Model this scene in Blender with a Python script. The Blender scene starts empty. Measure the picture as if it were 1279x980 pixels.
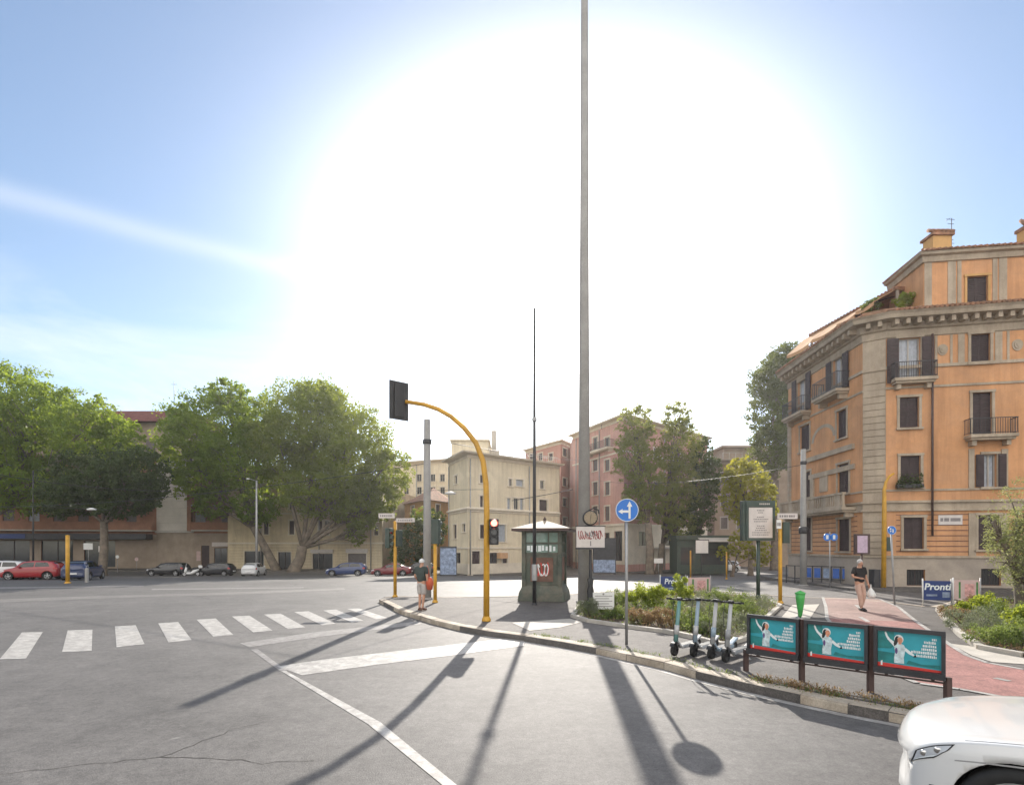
import bpy, bmesh, math, random
import numpy as np
from mathutils import Vector, Matrix, Euler
random.seed(7); rng = np.random.default_rng(7)
R = math.radians
SC = bpy.context.scene
COL = SC.collection
FPX, HY, CH = 660.0, 682.0, 2.3          # focal length and horizon in photo pixels, eye height in metres
KZ = 0.14                                 # pavement height
def G(x, y, z=0.0):
    d = FPX*(CH-z)/(y-HY); return Vector(((x-640)/FPX*d, d, z))
def A(x, y, d):
    return Vector(((x-640)/FPX*d, d, CH+(HY-y)/FPX*d))
GLOW, GY0, GY1 = -1.03, 34.0, 60.0      # the square falls gently away beyond 34 m
def gz(d): return 0.0 if d <= GY0 else max(GLOW, GLOW*(d-GY0)/(GY1-GY0))
def G2(x, y):
    k = (y-HY)/FPX; d = CH/k
    if d > GY0:
        s_ = -GLOW/(GY1-GY0); d = (CH-GY0*s_)/(k-s_) if k > s_ else 1e9
        if d > GY1: d = (CH-GLOW)/k
    return Vector(((x-640)/FPX*d, d, gz(d)))
def X(x, d): return (x-640)/FPX*d
def Z(y, d): return CH+(HY-y)/FPX*d

# ---------------------------------------------------------------- materials
def nt(name):
    m = bpy.data.materials.new(name); m.use_nodes = True
    t = m.node_tree; b = t.nodes['Principled BSDF']; return m, t, b
def node(t, typ, **kw):
    n = t.nodes.new(typ)
    for k, v in kw.items():
        if k.startswith('i_'): n.inputs[k[2:].replace('_', ' ')].default_value = v
        else: setattr(n, k, v)
    return n
def c4(c): return (c[0], c[1], c[2], 1)
def mixc(t, fac, a, b, mode='MIX'):
    m = t.nodes.new('ShaderNodeMix'); m.data_type = 'RGBA'; m.blend_type = mode
    for s, v in ((0, fac), (6, a), (7, b)):
        if hasattr(v, 'links') or hasattr(v, 'is_linked'): t.links.new(v, m.inputs[s])
        elif s == 0: m.inputs[0].default_value = v
        else: m.inputs[s].default_value = c4(v)
    return m.outputs[2]
def ramp(t, src, stops):
    r = t.nodes.new('ShaderNodeValToRGB'); t.links.new(src, r.inputs[0])
    while len(r.color_ramp.elements) < len(stops): r.color_ramp.elements.new(0.5)
    for e, (p, c) in zip(r.color_ramp.elements, stops):
        e.position = p; e.color = c4(c) if not isinstance(c, (int, float)) else (c, c, c, 1)
    return r.outputs[0]
def noise(t, co, scale, detail=4, rough=0.6, dist=0.0):
    n = node(t, 'ShaderNodeTexNoise'); n.inputs['Scale'].default_value = scale
    n.inputs['Detail'].default_value = detail; n.inputs['Roughness'].default_value = rough
    n.inputs['Distortion'].default_value = dist
    t.links.new(co, n.inputs['Vector']); return n.outputs['Fac']
def ocoord(t): return node(t, 'ShaderNodeTexCoord').outputs['Object']
def bump(t, b, src, strength, dist=0.02):
    n = node(t, 'ShaderNodeBump'); n.inputs['Strength'].default_value = strength
    n.inputs['Distance'].default_value = dist
    t.links.new(src, n.inputs['Height']); t.links.new(n.outputs[0], b.inputs['Normal'])
MC = {}
def mat(name, col, rough=0.7, var=0.15, scale=1.5, bmp=0.0, metal=0.0, spec=0.5, fine=0.0, coat=0.0, emit=None, estr=1.0, dirt=None, dirtamt=0.0, streak=0.0):
    if name in MC: return MC[name]
    m, t, b = nt(name); co = ocoord(t)
    b.inputs['Roughness'].default_value = rough; b.inputs['Metallic'].default_value = metal
    b.inputs['Specular IOR Level'].default_value = spec; b.inputs['Coat Weight'].default_value = coat
    lo = tuple(max(0, c*(1-var)) for c in col); hi = tuple(min(1, c*(1+var)) for c in col)
    n1 = noise(t, co, scale, 5, 0.65)
    c = ramp(t, n1, [(0.32, lo), (0.68, hi)])
    if dirt is not None:
        n2 = noise(t, co, scale*0.45, 6, 0.7, 0.4)
        f = ramp(t, n2, [(0.45, 0.0), (0.72, dirtamt)])
        c = mixc(t, f, c, dirt)
    if streak:
        mp_ = node(t, 'ShaderNodeMapping'); mp_.inputs['Scale'].default_value = (2.6, 2.6, 0.16); t.links.new(co, mp_.inputs[0])
        ns = noise(t, mp_.outputs[0], 1.0, 6, 0.7, 0.2)
        c = mixc(t, streak*0.6, c, ramp(t, ns, [(0.36, (0.55, 0.5, 0.46)), (0.56, (1.0, 1.0, 1.0))]), 'MULTIPLY')
        np_ = noise(t, co, 0.33, 3, 0.5)
        c = mixc(t, ramp(t, np_, [(0.60, 0.0), (0.63, 0.3*min(1, streak*2))]), c, tuple(min(1, k*1.18+0.03) for k in col))
    if fine:
        n3 = noise(t, co, scale*18, 3, 0.7)
        c = mixc(t, fine, c, ramp(t, n3, [(0.3, (0.35,)*3), (0.7, (1.0,)*3)]), 'MULTIPLY')
    t.links.new(c, b.inputs['Base Color'])
    if bmp: bump(t, b, noise(t, co, scale*8, 5, 0.7), bmp)
    if emit is not None:
        b.inputs['Emission Color'].default_value = c4(emit); b.inputs['Emission Strength'].default_value = estr
    MC[name] = m; return m
def leafmat(name, c1, c2, ctr, scale=0.6, trans=0.45):
    m, t, b = nt(name); co = ocoord(t)
    n = noise(t, co, scale, 3, 0.6)
    n2 = noise(t, co, scale*9, 2, 0.5)
    a = node(t, 'ShaderNodeMath', operation='ADD'); t.links.new(n, a.inputs[0]); t.links.new(n2, a.inputs[1])
    h = node(t, 'ShaderNodeMath', operation='MULTIPLY'); t.links.new(a.outputs[0], h.inputs[0]); h.inputs[1].default_value = 0.5
    c = ramp(t, h.outputs[0], [(0.38, c1), (0.62, c2)])
    b.inputs['Roughness'].default_value = 0.55; b.inputs['Specular IOR Level'].default_value = 0.3
    t.links.new(c, b.inputs['Base Color'])
    tr = node(t, 'ShaderNodeBsdfTranslucent')
    tc = mixc(t, 0.6, c, ctr); t.links.new(tc, tr.inputs['Color'])
    mx = node(t, 'ShaderNodeMixShader'); mx.inputs[0].default_value = trans
    t.links.new(b.outputs[0], mx.inputs[1]); t.links.new(tr.outputs[0], mx.inputs[2])
    o = [x for x in t.nodes if x.type == 'OUTPUT_MATERIAL'][0]
    t.links.new(mx.outputs[0], o.inputs['Surface'])
    return m
def asphalt(name, base, warm=0.0, rough=0.62, cracks=True):
    m, t, b = nt(name); co = ocoord(t)
    big = noise(t, co, 0.09, 6, 0.62, 0.6)
    c = ramp(t, big, [(0.36, tuple(k*0.78 for k in base)), (0.5, base), (0.64, tuple(k*1.22 for k in base))])
    mid = noise(t, co, 1.1, 6, 0.7, 0.3)
    c = mixc(t, 0.8, c, ramp(t, mid, [(0.32, (0.66,)*3), (0.68, (1.08,)*3)]), 'MULTIPLY')
    m2 = noise(t, co, 5.5, 4, 0.75, 0.2)
    c = mixc(t, 0.7, c, ramp(t, m2, [(0.34, (0.68,)*3), (0.64, (1.1,)*3)]), 'MULTIPLY')
    g = noise(t, co, 55, 3, 0.8)
    c = mixc(t, 0.85, c, ramp(t, g, [(0.34, (0.52,)*3), (0.62, (1.05,)*3)]), 'MULTIPLY')
    g2 = noise(t, co, 17, 3, 0.8)
    c = mixc(t, 0.55, c, ramp(t, g2, [(0.38, (0.6,)*3), (0.62, (1.05,)*3)]), 'MULTIPLY')
    if cracks:
        wn = node(t, 'ShaderNodeTexNoise'); wn.inputs['Scale'].default_value = 0.8; wn.inputs['Detail'].default_value = 6
        t.links.new(co, wn.inputs['Vector'])
        add = node(t, 'ShaderNodeMixRGB', blend_type='ADD'); add.inputs[0].default_value = 1.4
        t.links.new(co, add.inputs[1]); t.links.new(wn.outputs['Color'], add.inputs[2])
        v = node(t, 'ShaderNodeTexVoronoi', feature='DISTANCE_TO_EDGE'); v.inputs['Scale'].default_value = 0.17
        t.links.new(add.outputs[0], v.inputs['Vector'])
        edge = ramp(t, v.outputs['Distance'], [(0.0, 1.0), (0.005, 0.85), (0.010, 0.0)])
        msk = ramp(t, noise(t, co, 0.23, 3), [(0.5, 0.0), (0.6, 0.75)])
        mm = node(t, 'ShaderNodeMath', operation='MULTIPLY'); t.links.new(edge, mm.inputs[0]); t.links.new(msk, mm.inputs[1])
        c = mixc(t, mm.outputs[0], c, tuple(k*0.35 for k in base))
        # pale worn spots
        sp = ramp(t, noise(t, co, 3.1, 2, 0.5), [(0.74, 0.0), (0.78, 0.35)])
        c = mixc(t, sp, c, (0.35, 0.34, 0.32))
    t.links.new(c, b.inputs['Base Color'])
    b.inputs['Roughness'].default_value = rough
    b.inputs['Specular IOR Level'].default_value = 0.35
    bump(t, b, g, 0.6, 0.012)
    return m
def wornpaint(name, col, under, amt=0.45, scale=6):
    m, t, b = nt(name); co = ocoord(t)
    n = noise(t, co, scale, 6, 0.75, 0.3)
    f = ramp(t, n, [(0.42, amt), (0.62, 0.0)])
    f2 = noise(t, co, 60, 2, 0.8)
    f3 = ramp(t, f2, [(0.4, 0.35), (0.6, 0.0)])
    c = mixc(t, f, col, under); c = mixc(t, f3, c, under)
    t.links.new(c, b.inputs['Base Color']); b.inputs['Roughness'].default_value = 0.6
    b.inputs['Specular IOR Level'].default_value = 0.35
    bump(t, b, f2, 0.25, 0.01)
    return m

M = {}
M['asphalt'] = asphalt('asphalt', (0.20, 0.188, 0.178), rough=0.68)
M['pave'] = asphalt('pavement_asphalt', (0.19, 0.172, 0.158), cracks=False, rough=0.8)
M['paint'] = wornpaint('road_paint', (0.54, 0.525, 0.49), (0.24, 0.22, 0.205), 0.75, 4.5)
M['faint'] = wornpaint('faint_road_paint', (0.33, 0.315, 0.30), (0.19, 0.175, 0.165), 0.95)
M['bike'] = asphalt('red_cycle_path', (0.50, 0.24, 0.21), cracks=False, rough=0.75)
M['tar'] = mat('tar', (0.05, 0.045, 0.04), 0.9, 0.3, 3)
M['patch'] = asphalt('old_asphalt_patch', (0.30, 0.28, 0.26), cracks=False)
M['bikefar'] = asphalt('dusty_pink_cycle_path', (0.50, 0.33, 0.285), cracks=False, rough=0.75)  # far stretch of the path, its sunlight put in as a paler pink
M['kerb'] = mat('kerb_stone', (0.55, 0.47, 0.37), 0.8, 0.3, 2.2, 0.5, fine=0.5, dirt=(0.24, 0.17, 0.11), dirtamt=0.7)
M['palestone'] = mat('pale_paving', (0.5, 0.46, 0.4), 0.8, 0.15, 2.0, 0.3, fine=0.3)
M['soil'] = mat('soil', (0.10, 0.07, 0.045), 0.95, 0.4, 3.0, 0.8, fine=0.6)
M['bark'] = mat('plane_bark', (0.19, 0.155, 0.12), 0.9, 0.45, 1.8, 0.8, fine=0.4)
M['concrete'] = mat('grey_concrete_pole', (0.36, 0.35, 0.335), 0.85, 0.12, 1.5, 0.3, fine=0.25, dirt=(0.2, 0.19, 0.17), dirtamt=0.4)
M['yellow'] = mat('yellow_enamel', (0.62, 0.33, 0.03), 0.5, 0.15, 2.5, 0.1, dirt=(0.25, 0.13, 0.03), dirtamt=0.6)
M['black'] = mat('black_plastic', (0.02, 0.02, 0.022), 0.5, 0.2, 4)
M['darkmetal'] = mat('dark_metal', (0.045, 0.045, 0.05), 0.5, 0.2, 3, metal=0.3)
M['galv'] = mat('galvanised_steel', (0.36, 0.36, 0.36), 0.5, 0.15, 4, metal=0.5)
M['brown'] = mat('brown_corten_metal', (0.075, 0.045, 0.04), 0.6, 0.25, 5, 0.1)
M['dkgreen'] = mat('dark_green_paint', (0.035, 0.06, 0.05), 0.5, 0.25, 3, 0.1, dirt=(0.08, 0.07, 0.05), dirtamt=0.5)
M['kioskgreen'] = mat('weathered_kiosk_green', (0.065, 0.08, 0.062), 0.6, 0.3, 2.5, 0.2, dirt=(0.2, 0.16, 0.12), dirtamt=0.7)
M['rust'] = mat('rusty_brown_panel', (0.17, 0.085, 0.06), 0.75, 0.35, 3, 0.2, dirt=(0.08, 0.05, 0.04), dirtamt=0.6)
M['white'] = mat('white_enamel', (0.72, 0.72, 0.70), 0.5, 0.06, 2)
M['cream'] = mat('cream_roof', (0.30, 0.24, 0.165), 0.7, 0.12, 3, 0.1)
M['signblue'] = mat('sign_blue', (0.02, 0.16, 0.55), 0.4, 0.05, 3)
M['navy'] = mat('navy_banner', (0.02, 0.045, 0.17), 0.6, 0.12, 3)
M['teal'] = mat('teal_print', (0.03, 0.33, 0.40), 0.45, 0.12, 4)
M['tealdk'] = mat('dark_teal_print', (0.015, 0.2, 0.2), 0.45, 0.3, 6)
M['redprint'] = mat('red_print', (0.62, 0.045, 0.035), 0.45, 0.1, 5)
M['whiteprint'] = mat('white_print', (0.75, 0.8, 0.8), 0.5, 0.05, 5)
M['palepink'] = mat('pale_pink_print', (0.55, 0.40, 0.38), 0.6, 0.12, 4)
M['paleposter'] = mat('pale_poster', (0.60, 0.55, 0.52), 0.6, 0.08, 4)
M['greyink'] = mat('grey_ink', (0.22, 0.2, 0.2), 0.6, 0.1, 4)
M['darkred'] = mat('dark_red_ink', (0.3, 0.05, 0.05), 0.6, 0.2, 4)
M['glassw'] = mat('window_glass', (0.05, 0.055, 0.06), 0.08, 0.2, 1.2, spec=0.6)
M['glassgreen'] = mat('green_tinted_glass', (0.18, 0.28, 0.24), 0.12, 0.3, 2, spec=0.6)
M['curtain'] = mat('white_curtain', (0.42, 0.45, 0.5), 0.9, 0.2, 6)
M['shutter'] = mat('dark_brown_shutter', (0.05, 0.032, 0.034), 0.65, 0.25, 3)
M['shutterg'] = mat('grey_roller_shutter', (0.14, 0.12, 0.115), 0.65, 0.2, 3)
M['shutterb'] = mat('pale_blue_shutter', (0.33, 0.36, 0.40), 0.65, 0.15, 3)
M['orange'] = mat('orange_stucco', (0.62, 0.32, 0.155), 0.9, 0.16, 0.5, 0.3, fine=0.12, dirt=(0.52, 0.32, 0.20), dirtamt=0.6, streak=0.6)
M['ochre'] = mat('ochre_stucco', (0.56, 0.33, 0.13), 0.9, 0.16, 0.6, 0.3, fine=0.12)
M['trim'] = mat('grey_stone_trim', (0.46, 0.38, 0.29), 0.9, 0.2, 0.9, 0.4, fine=0.25, dirt=(0.30, 0.24, 0.18), dirtamt=0.45, streak=0.6)
M['plinth'] = mat('travertine_plinth', (0.42, 0.355, 0.29), 0.85, 0.15, 0.6, 0.3, fine=0.15, dirt=(0.17, 0.15, 0.14), dirtamt=0.5)
M['tile'] = mat('terracotta_tile', (0.33, 0.17, 0.10), 0.9, 0.4, 3, 0.6, dirt=(0.16, 0.13, 0.09), dirtamt=0.7)
M['villa'] = mat('cream_stucco', (0.74, 0.65, 0.48), 0.9, 0.1, 0.4, 0.2, fine=0.08, dirt=(0.62, 0.54, 0.40), dirtamt=0.4, streak=0.6)
M['villatrim'] = mat('pale_stone', (0.68, 0.61, 0.50), 0.9, 0.12, 0.8, 0.2)
M['beige'] = mat('beige_stucco', (0.66, 0.55, 0.37), 0.9, 0.12, 0.4, 0.2, fine=0.1, dirt=(0.33, 0.27, 0.18), dirtamt=0.5, streak=0.6)
M['salmon'] = mat('salmon_stucco', (0.52, 0.27, 0.21), 0.9, 0.12, 0.4, 0.2, fine=0.1)
M['pink'] = mat('pink_stucco', (0.60, 0.35, 0.29), 0.9, 0.12, 0.4, 0.2, fine=0.1, streak=0.6)
M['brick'] = mat('brown_brick', (0.34, 0.17, 0.11), 0.9, 0.2, 0.8, 0.2, fine=0.3)
M['brickdk'] = mat('dark_red_roof', (0.17, 0.055, 0.045), 0.9, 0.3, 1.5, 0.3, fine=0.2)
M['slab'] = mat('pale_concrete_slab', (0.45, 0.42, 0.38), 0.85, 0.12, 0.8, 0.2)
M['panel'] = mat('pale_cladding', (0.58, 0.53, 0.48), 0.85, 0.1, 0.5, 0.1)
M['greybld'] = mat('grey_brown_stucco', (0.34, 0.27, 0.21), 0.9, 0.2, 0.5, 0.2)
M['awning'] = mat('tan_awning_cloth', (0.55, 0.33, 0.18), 0.9, 0.15, 2)
M['rubber'] = mat('tyre_rubber', (0.018, 0.018, 0.018), 0.85, 0.2, 8)
M['rim'] = mat('alloy_rim', (0.45, 0.45, 0.46), 0.3, 0.08, 4, metal=0.8)
M['carglass'] = mat('car_glass', (0.012, 0.014, 0.016), 0.04, 0.1, 2, spec=0.8)
M['chrome'] = mat('chrome', (0.6, 0.6, 0.6), 0.12, 0.03, 3, metal=1.0)
M['lens'] = mat('clear_lamp_lens', (0.5, 0.52, 0.55), 0.1, 0.1, 5, spec=0.8, coat=0.5)
M['redlens'] = mat('red_lamp_lens', (0.4, 0.02, 0.02), 0.2, 0.1, 5)
M['skin'] = mat('skin', (0.50, 0.27, 0.18), 0.6, 0.08, 10)
M['hair'] = mat('grey_hair', (0.5, 0.48, 0.46), 0.8, 0.2, 20)
M['clothblack'] = mat('black_cloth', (0.02, 0.017, 0.018), 0.9, 0.3, 6)
M['clothtan'] = mat('tan_cloth', (0.50, 0.33, 0.26), 0.9, 0.12, 6)
M['clothgreen'] = mat('dark_green_cloth', (0.045, 0.06, 0.055), 0.9, 0.2, 6)
M['clothshort'] = mat('pale_shorts', (0.45, 0.42, 0.40), 0.9, 0.12, 6)
M['orangebag'] = mat('orange_red_bag', (0.5, 0.09, 0.04), 0.7, 0.15, 6)
M['bag'] = mat('white_plastic', (0.75, 0.75, 0.73), 0.4, 0.06, 8)
M['limegreen'] = mat('bright_green_plastic', (0.06, 0.38, 0.08), 0.45, 0.15, 6)
M['redlit'] = mat('lit_red_lamp', (0.6, 0.05, 0.03), 0.4, 0.0, 1, emit=(1.0, 0.12, 0.08), estr=6.0)
M['bluebox'] = mat('blue_panel', (0.04, 0.12, 0.42), 0.5, 0.2, 3)
M['graf'] = mat('graffiti_blue_white', (0.24, 0.3, 0.42), 0.7, 0.5, 3.5)
def paint(name, c, rough=0.3): return mat(name, c, rough, 0.03, 2, coat=0.8)

# ---------------------------------------------------------------- mesh builder
class MB:
    def __init__(s): s.v = []; s.f = []; s.m = []; s.sm = []
    def add(s, vs, fs, mi=0, smooth=False):
        o = len(s.v); s.v += [tuple(v) for v in vs]
        for f in fs: s.f.append(tuple(i+o for i in f)); s.m.append(mi); s.sm.append(smooth)
        return s
    def hexa(s, p, mi=0):   # 8 points: bottom 4 ccw, top 4 ccw
        return s.add(p, [(0,3,2,1),(4,5,6,7),(0,1,5,4),(1,2,6,5),(2,3,7,6),(3,0,4,7)], mi)
    def box(s, x0, x1, y0, y1, z0, z1, mi=0):
        return s.hexa([(x0,y0,z0),(x1,y0,z0),(x1,y1,z0),(x0,y1,z0),(x0,y0,z1),(x1,y0,z1),(x1,y1,z1),(x0,y1,z1)], mi)
    def tube(s, path, rad, n=8, mi=0, smooth=True, cap=True):
        P = [Vector(p) for p in path]
        if not hasattr(rad, '__len__'): rad = [rad]*len(P)
        vs = []; ref = None
        for i, p in enumerate(P):
            d = (P[min(i+1, len(P)-1)]-P[max(i-1, 0)])
            if d.length < 1e-9: d = Vector((0, 0, 1))
            d.normalize()
            if ref is None:
                ref = Vector((1, 0, 0)) if abs(d.x) < 0.9 else Vector((0, 1, 0))
            a = (ref-d*ref.dot(d)); 
            if a.length < 1e-6: a = d.orthogonal()
            a.normalize(); ref = a; b = d.cross(a)
            for k in range(n):
                t = 2*math.pi*(k+0.5)/n
                vs.append(p+(a*math.cos(t)+b*math.sin(t))*rad[i])
        fs = []
        for i in range(len(P)-1):
            for k in range(n):
                k2 = (k+1) % n
                fs.append((i*n+k, i*n+k2, (i+1)*n+k2, (i+1)*n+k))
        s.add(vs, fs, mi, smooth)
        if cap:
            o = len(s.v)-len(vs)
            s.f.append(tuple(o+k for k in reversed(range(n)))); s.m.append(mi); s.sm.append(False)
            s.f.append(tuple(o+(len(P)-1)*n+k for k in range(n))); s.m.append(mi); s.sm.append(False)
        return s
    def lathe(s, prof, c=(0,0,0), axis='z', n=24, mi=0, smooth=True, closed=False):
        vs = []
        for r, h in prof:
            for k in range(n):
                t = 2*math.pi*k/n; a, b = r*math.cos(t), r*math.sin(t)
                q = (a, b, h) if axis == 'z' else ((a, h, b) if axis == 'y' else (h, a, b))
                vs.append((q[0]+c[0], q[1]+c[1], q[2]+c[2]))
        fs = []
        L = len(prof)
        for i in range(L if closed else L-1):
            j = (i+1) % L
            for k in range(n):
                k2 = (k+1) % n
                fs.append((i*n+k, i*n+k2, j*n+k2, j*n+k))
        return s.add(vs, fs, mi, smooth)
    def disc(s, c, r, n=24, axis='y', mi=0, th=0.01):
        return s.lathe([(0.0001, -th/2), (r, -th/2), (r, th/2), (0.0001, th/2)], c, axis, n, mi, False)
    def poly(s, pts, z0, z1, mi=0):  # vertical prism from plan polygon
        n = len(pts)
        vs = [(p[0], p[1], z0) for p in pts]+[(p[0], p[1], z1) for p in pts]
        fs = [tuple(reversed(range(n))), tuple(range(n, 2*n))]+[(i, (i+1) % n, (i+1) % n+n, i+n) for i in range(n)]
        return s.add(vs, fs, mi)
    def sheet(s, pts, z, mi=0):
        return s.add([(p[0], p[1], z) for p in pts], [tuple(range(len(pts)))], mi)
    def build(s, name, mats, parent=None, bevel=0.0, world=False, fix=True):
        me = bpy.data.meshes.new(name)
        v = s.v
        if world and parent is not None:
            L = parent['_w']; v = [(a[0]-L[0], a[1]-L[1], a[2]-L[2]) for a in v]
        me.from_pydata(v, [], s.f)
        if not isinstance(mats, (list, tuple)): mats = [mats]
        for m_ in mats: me.materials.append(m_)
        me.polygons.foreach_set('material_index', s.m)
        me.polygons.foreach_set('use_smooth', s.sm)
        if fix:
            bm = bmesh.new(); bm.from_mesh(me)
            bmesh.ops.recalc_face_normals(bm, faces=bm.faces)
            bm.to_mesh(me); bm.free()
        me.update()
        o = bpy.data.objects.new(name, me); COL.objects.link(o)
        if parent is not None: o.parent = parent
        if bevel:
            b = o.modifiers.new('bevel', 'BEVEL'); b.width = bevel; b.segments = 2; b.limit_method = 'ANGLE'
        return o
def thing(name, label, cat, loc=(0, 0, 0), rz=0.0, group=None):
    o = bpy.data.objects.new(name, None); COL.objects.link(o)
    o.empty_display_size = 0.1
    o.location = loc; o.rotation_euler = (0, 0, rz); o['label'] = label; o['category'] = cat
    o['_w'] = list(loc)
    if group: o['group'] = group
    return o
def tag(o, label, cat, group=None, kind=None):
    if label: o['label'] = label
    if cat: o['category'] = cat
    if group: o['group'] = group
    if kind: o['kind'] = kind
    return o
def struct(o): o['kind'] = 'structure'; return o
def dup(o, parent=None):
    c = o.copy(); COL.objects.link(c)
    if parent is not None: c.parent = parent
    for ch in list(o.children): dup(ch, c)
    return c
def textmesh(name, s, size, m, parent, loc, rot=(math.pi/2, 0, 0), align='CENTER', bold=0.0, ext=0.002, shear=0.0):
    cu = bpy.data.curves.new(name, 'FONT'); cu.body = s; cu.size = size; cu.align_x = align; cu.align_y = 'CENTER'
    cu.offset = bold; cu.extrude = ext; cu.shear = shear; cu.resolution_u = 3
    ob = bpy.data.objects.new(name, cu); COL.objects.link(ob)
    dg = bpy.context.evaluated_depsgraph_get(); me = bpy.data.meshes.new_from_object(ob.evaluated_get(dg))
    bpy.data.objects.remove(ob); bpy.data.curves.remove(cu)
    me.materials.clear(); me.materials.append(m)
    o = bpy.data.objects.new(name, me); COL.objects.link(o); o.parent = parent; o.location = loc; o.rotation_euler = rot
    return o
def scribble(mb, cx, cz, w, h, n, y, r=0.012, mi=0, seed=1, wob=1.0):
    rd = random.Random(seed); 
    for k in range(n):
        x0 = cx-w/2+w*(k+0.5)/n; pts = []
        ph = rd.random()*6; a = w/n*0.55*wob; q = rd.choice((1, 2, 1.5))
        for i in range(9):
            t = i/8
            pts.append((x0+a*math.sin(ph+t*6.3*q*0.5), y, cz+h*0.5*math.cos(ph*1.7+t*5.2*q*0.6)*rd.uniform(0.8, 1.0)))
        for i in range(8):
            p, q2 = Vector(pts[i]), Vector(pts[i+1]); d = q2-p
            if d.length < 1e-4: continue
            s_ = Vector((-d.z, 0, d.x)).normalized()*r
            mb.add([p-s_, q2-s_, q2+s_, p+s_], [(0, 1, 2, 3)], mi)

# ---------------------------------------------------------------- foliage
def leaves_mesh(name, C, size, m, parent=None, up=0.3, world=True, aspect=0.7, upright=False):
    n = len(C)
    nrm = rng.normal(size=(n, 3)); nrm[:, 2] += up; nrm /= np.linalg.norm(nrm, axis=1)[:, None]
    t = rng.normal(size=(n, 3))
    if upright: t = t*0.45+np.array([0, 0, 1.0])
    t -= nrm*(t*nrm).sum(1)[:, None]; t /= np.linalg.norm(t, axis=1)[:, None]+1e-9
    b = np.cross(nrm, t)
    s = (size*rng.uniform(0.6, 1.35, size=n))[:, None]
    V = np.empty((n, 4, 3))
    V[:, 0] = C-t*s*0.5; V[:, 1] = C+b*s*0.5*aspect-t*s*0.06; V[:, 2] = C+t*s*0.5; V[:, 3] = C-b*s*0.5*aspect-t*s*0.06
    V[:, 1] += nrm*s*0.12; V[:, 3] += nrm*s*0.12
    if parent is not None and world: V -= np.array(parent['_w'])
    me = bpy.data.meshes.new(name)
    me.vertices.add(n*4); me.vertices.foreach_set('co', V.reshape(-1).astype(np.float32))
    me.loops.add(n*4); me.loops.foreach_set('vertex_index', np.arange(n*4, dtype=np.int32))
    me.polygons.add(n); me.polygons.foreach_set('loop_start', np.arange(0, n*4, 4, dtype=np.int32))
    me.polygons.foreach_set('loop_total', np.full(n, 4, dtype=np.int32))
    me.update(calc_edges=True); me.materials.append(m)
    o = bpy.data.objects.new(name, me); COL.objects.link(o)
    if parent is not None: o.parent = parent
    return o
def blob_points(c, r, n, nclump, clump=0.22, shell=0.55, flat=0.75):
    c = np.array(c); r = np.array(r)
    d = rng.normal(size=(nclump, 3)); d /= np.linalg.norm(d, axis=1)[:, None]
    rad = (shell+(1-shell)*rng.random(nclump)**0.6)*rng.uniform(0.8, 1.08, nclump)
    cc = c+d*rad[:, None]*r
    idx = rng.integers(0, nclump, n)
    cs = clump*r.mean()*rng.uniform(0.55, 1.35, nclump)
    off = rng.normal(size=(n, 3)); off /= np.linalg.norm(off, axis=1)[:, None]
    off *= (rng.random(n)**0.45)[:, None]; off[:, 2] *= flat
    P = cc[idx]+off*cs[idx][:, None]
    k = int(n*0.12)
    inner = rng.normal(size=(k, 3)); inner /= np.linalg.norm(inner, axis=1)[:, None]
    inner = c+inner*(rng.random(k)**0.4)[:, None]*r*0.8
    return np.vstack([P, inner]), cc
def tree(label, cat, base, lobes, trunk_r, leafm, leaf=0.2, dens=1.0, bark=None, name='tree', fork=0.35, group=None, lean=0.0, clump=0.165, minz=None, aspect=0.75, shell=0.55, twigs=9):
    """lobes: (px, py, D, rx_px, ry_px[, ry depth m])"""
    root = thing(name, label, cat, tuple(base), 0, group)
    pts = []; br = MB(); bx, by, bz = base
    L = []
    for lb in lobes:
        p = A(lb[0], lb[1], lb[2]); rx = lb[3]*lb[2]/FPX; rz = lb[4]*lb[2]/FPX; ry = lb[5] if len(lb) > 5 else rx
        L.append((p, (rx, ry, rz)))
    low = min(p.z-r[2]*0.75 for p, r in L)
    fz = max(bz+1.2, bz+(low-bz)*0.9)
    cen = sum((p for p, r in L), Vector())/len(L)
    fp = Vector((bx+(cen.x-bx)*fork*0.5+lean, by+(cen.y-by)*fork*0.5, fz))
    mid = Vector((bx, by, bz)).lerp(fp, 0.5)+Vector((trunk_r*0.3, 0, 0))
    br.tube([(bx, by, bz-0.05), (bx, by, bz+0.3), mid, fp], [trunk_r*1.45, trunk_r*1.1, trunk_r*0.95, trunk_r*0.85], 12)
    for p, r in L:
        vol = r[0]*r[1]*r[2]; area = (r[0]*r[1]*r[2])**(2/3)
        n = int(dens*area*4*math.pi*2.6/(leaf*leaf))
        nc = max(14, int(46*area**0.5*1.2))
        P, cc = blob_points(p, r, n, nc, clump, shell)
        if minz is not None: P = P[P[:, 2] > minz]
        pts.append(P)
        rr = trunk_r*0.42
        q = p-Vector((0, 0, r[2]*0.15))
        m1 = fp.lerp(q, 0.5)+Vector((random.uniform(-.3, .3), random.uniform(-.3, .3), random.uniform(0, .5)))*r[2]*0.15
        br.tube([fp-Vector((0, 0, 0.2)), m1, q], [rr, rr*0.75, rr*0.45], 8)
        for k in range(min(twigs, len(cc))):
            e = Vector(cc[k]); st = m1.lerp(q, random.random())
            mm = st.lerp(e, 0.5)+Vector((0, 0, r[2]*0.08))
            br.tube([st, mm, st.lerp(e, 0.95)], [rr*0.38, rr*0.24, rr*0.08], 5)
    br.build('trunk', bark or M['bark'], root, world=True, fix=False)
    leaves_mesh('crown', np.vstack(pts), leaf, leafm, root, aspect=aspect)
    return root
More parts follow.
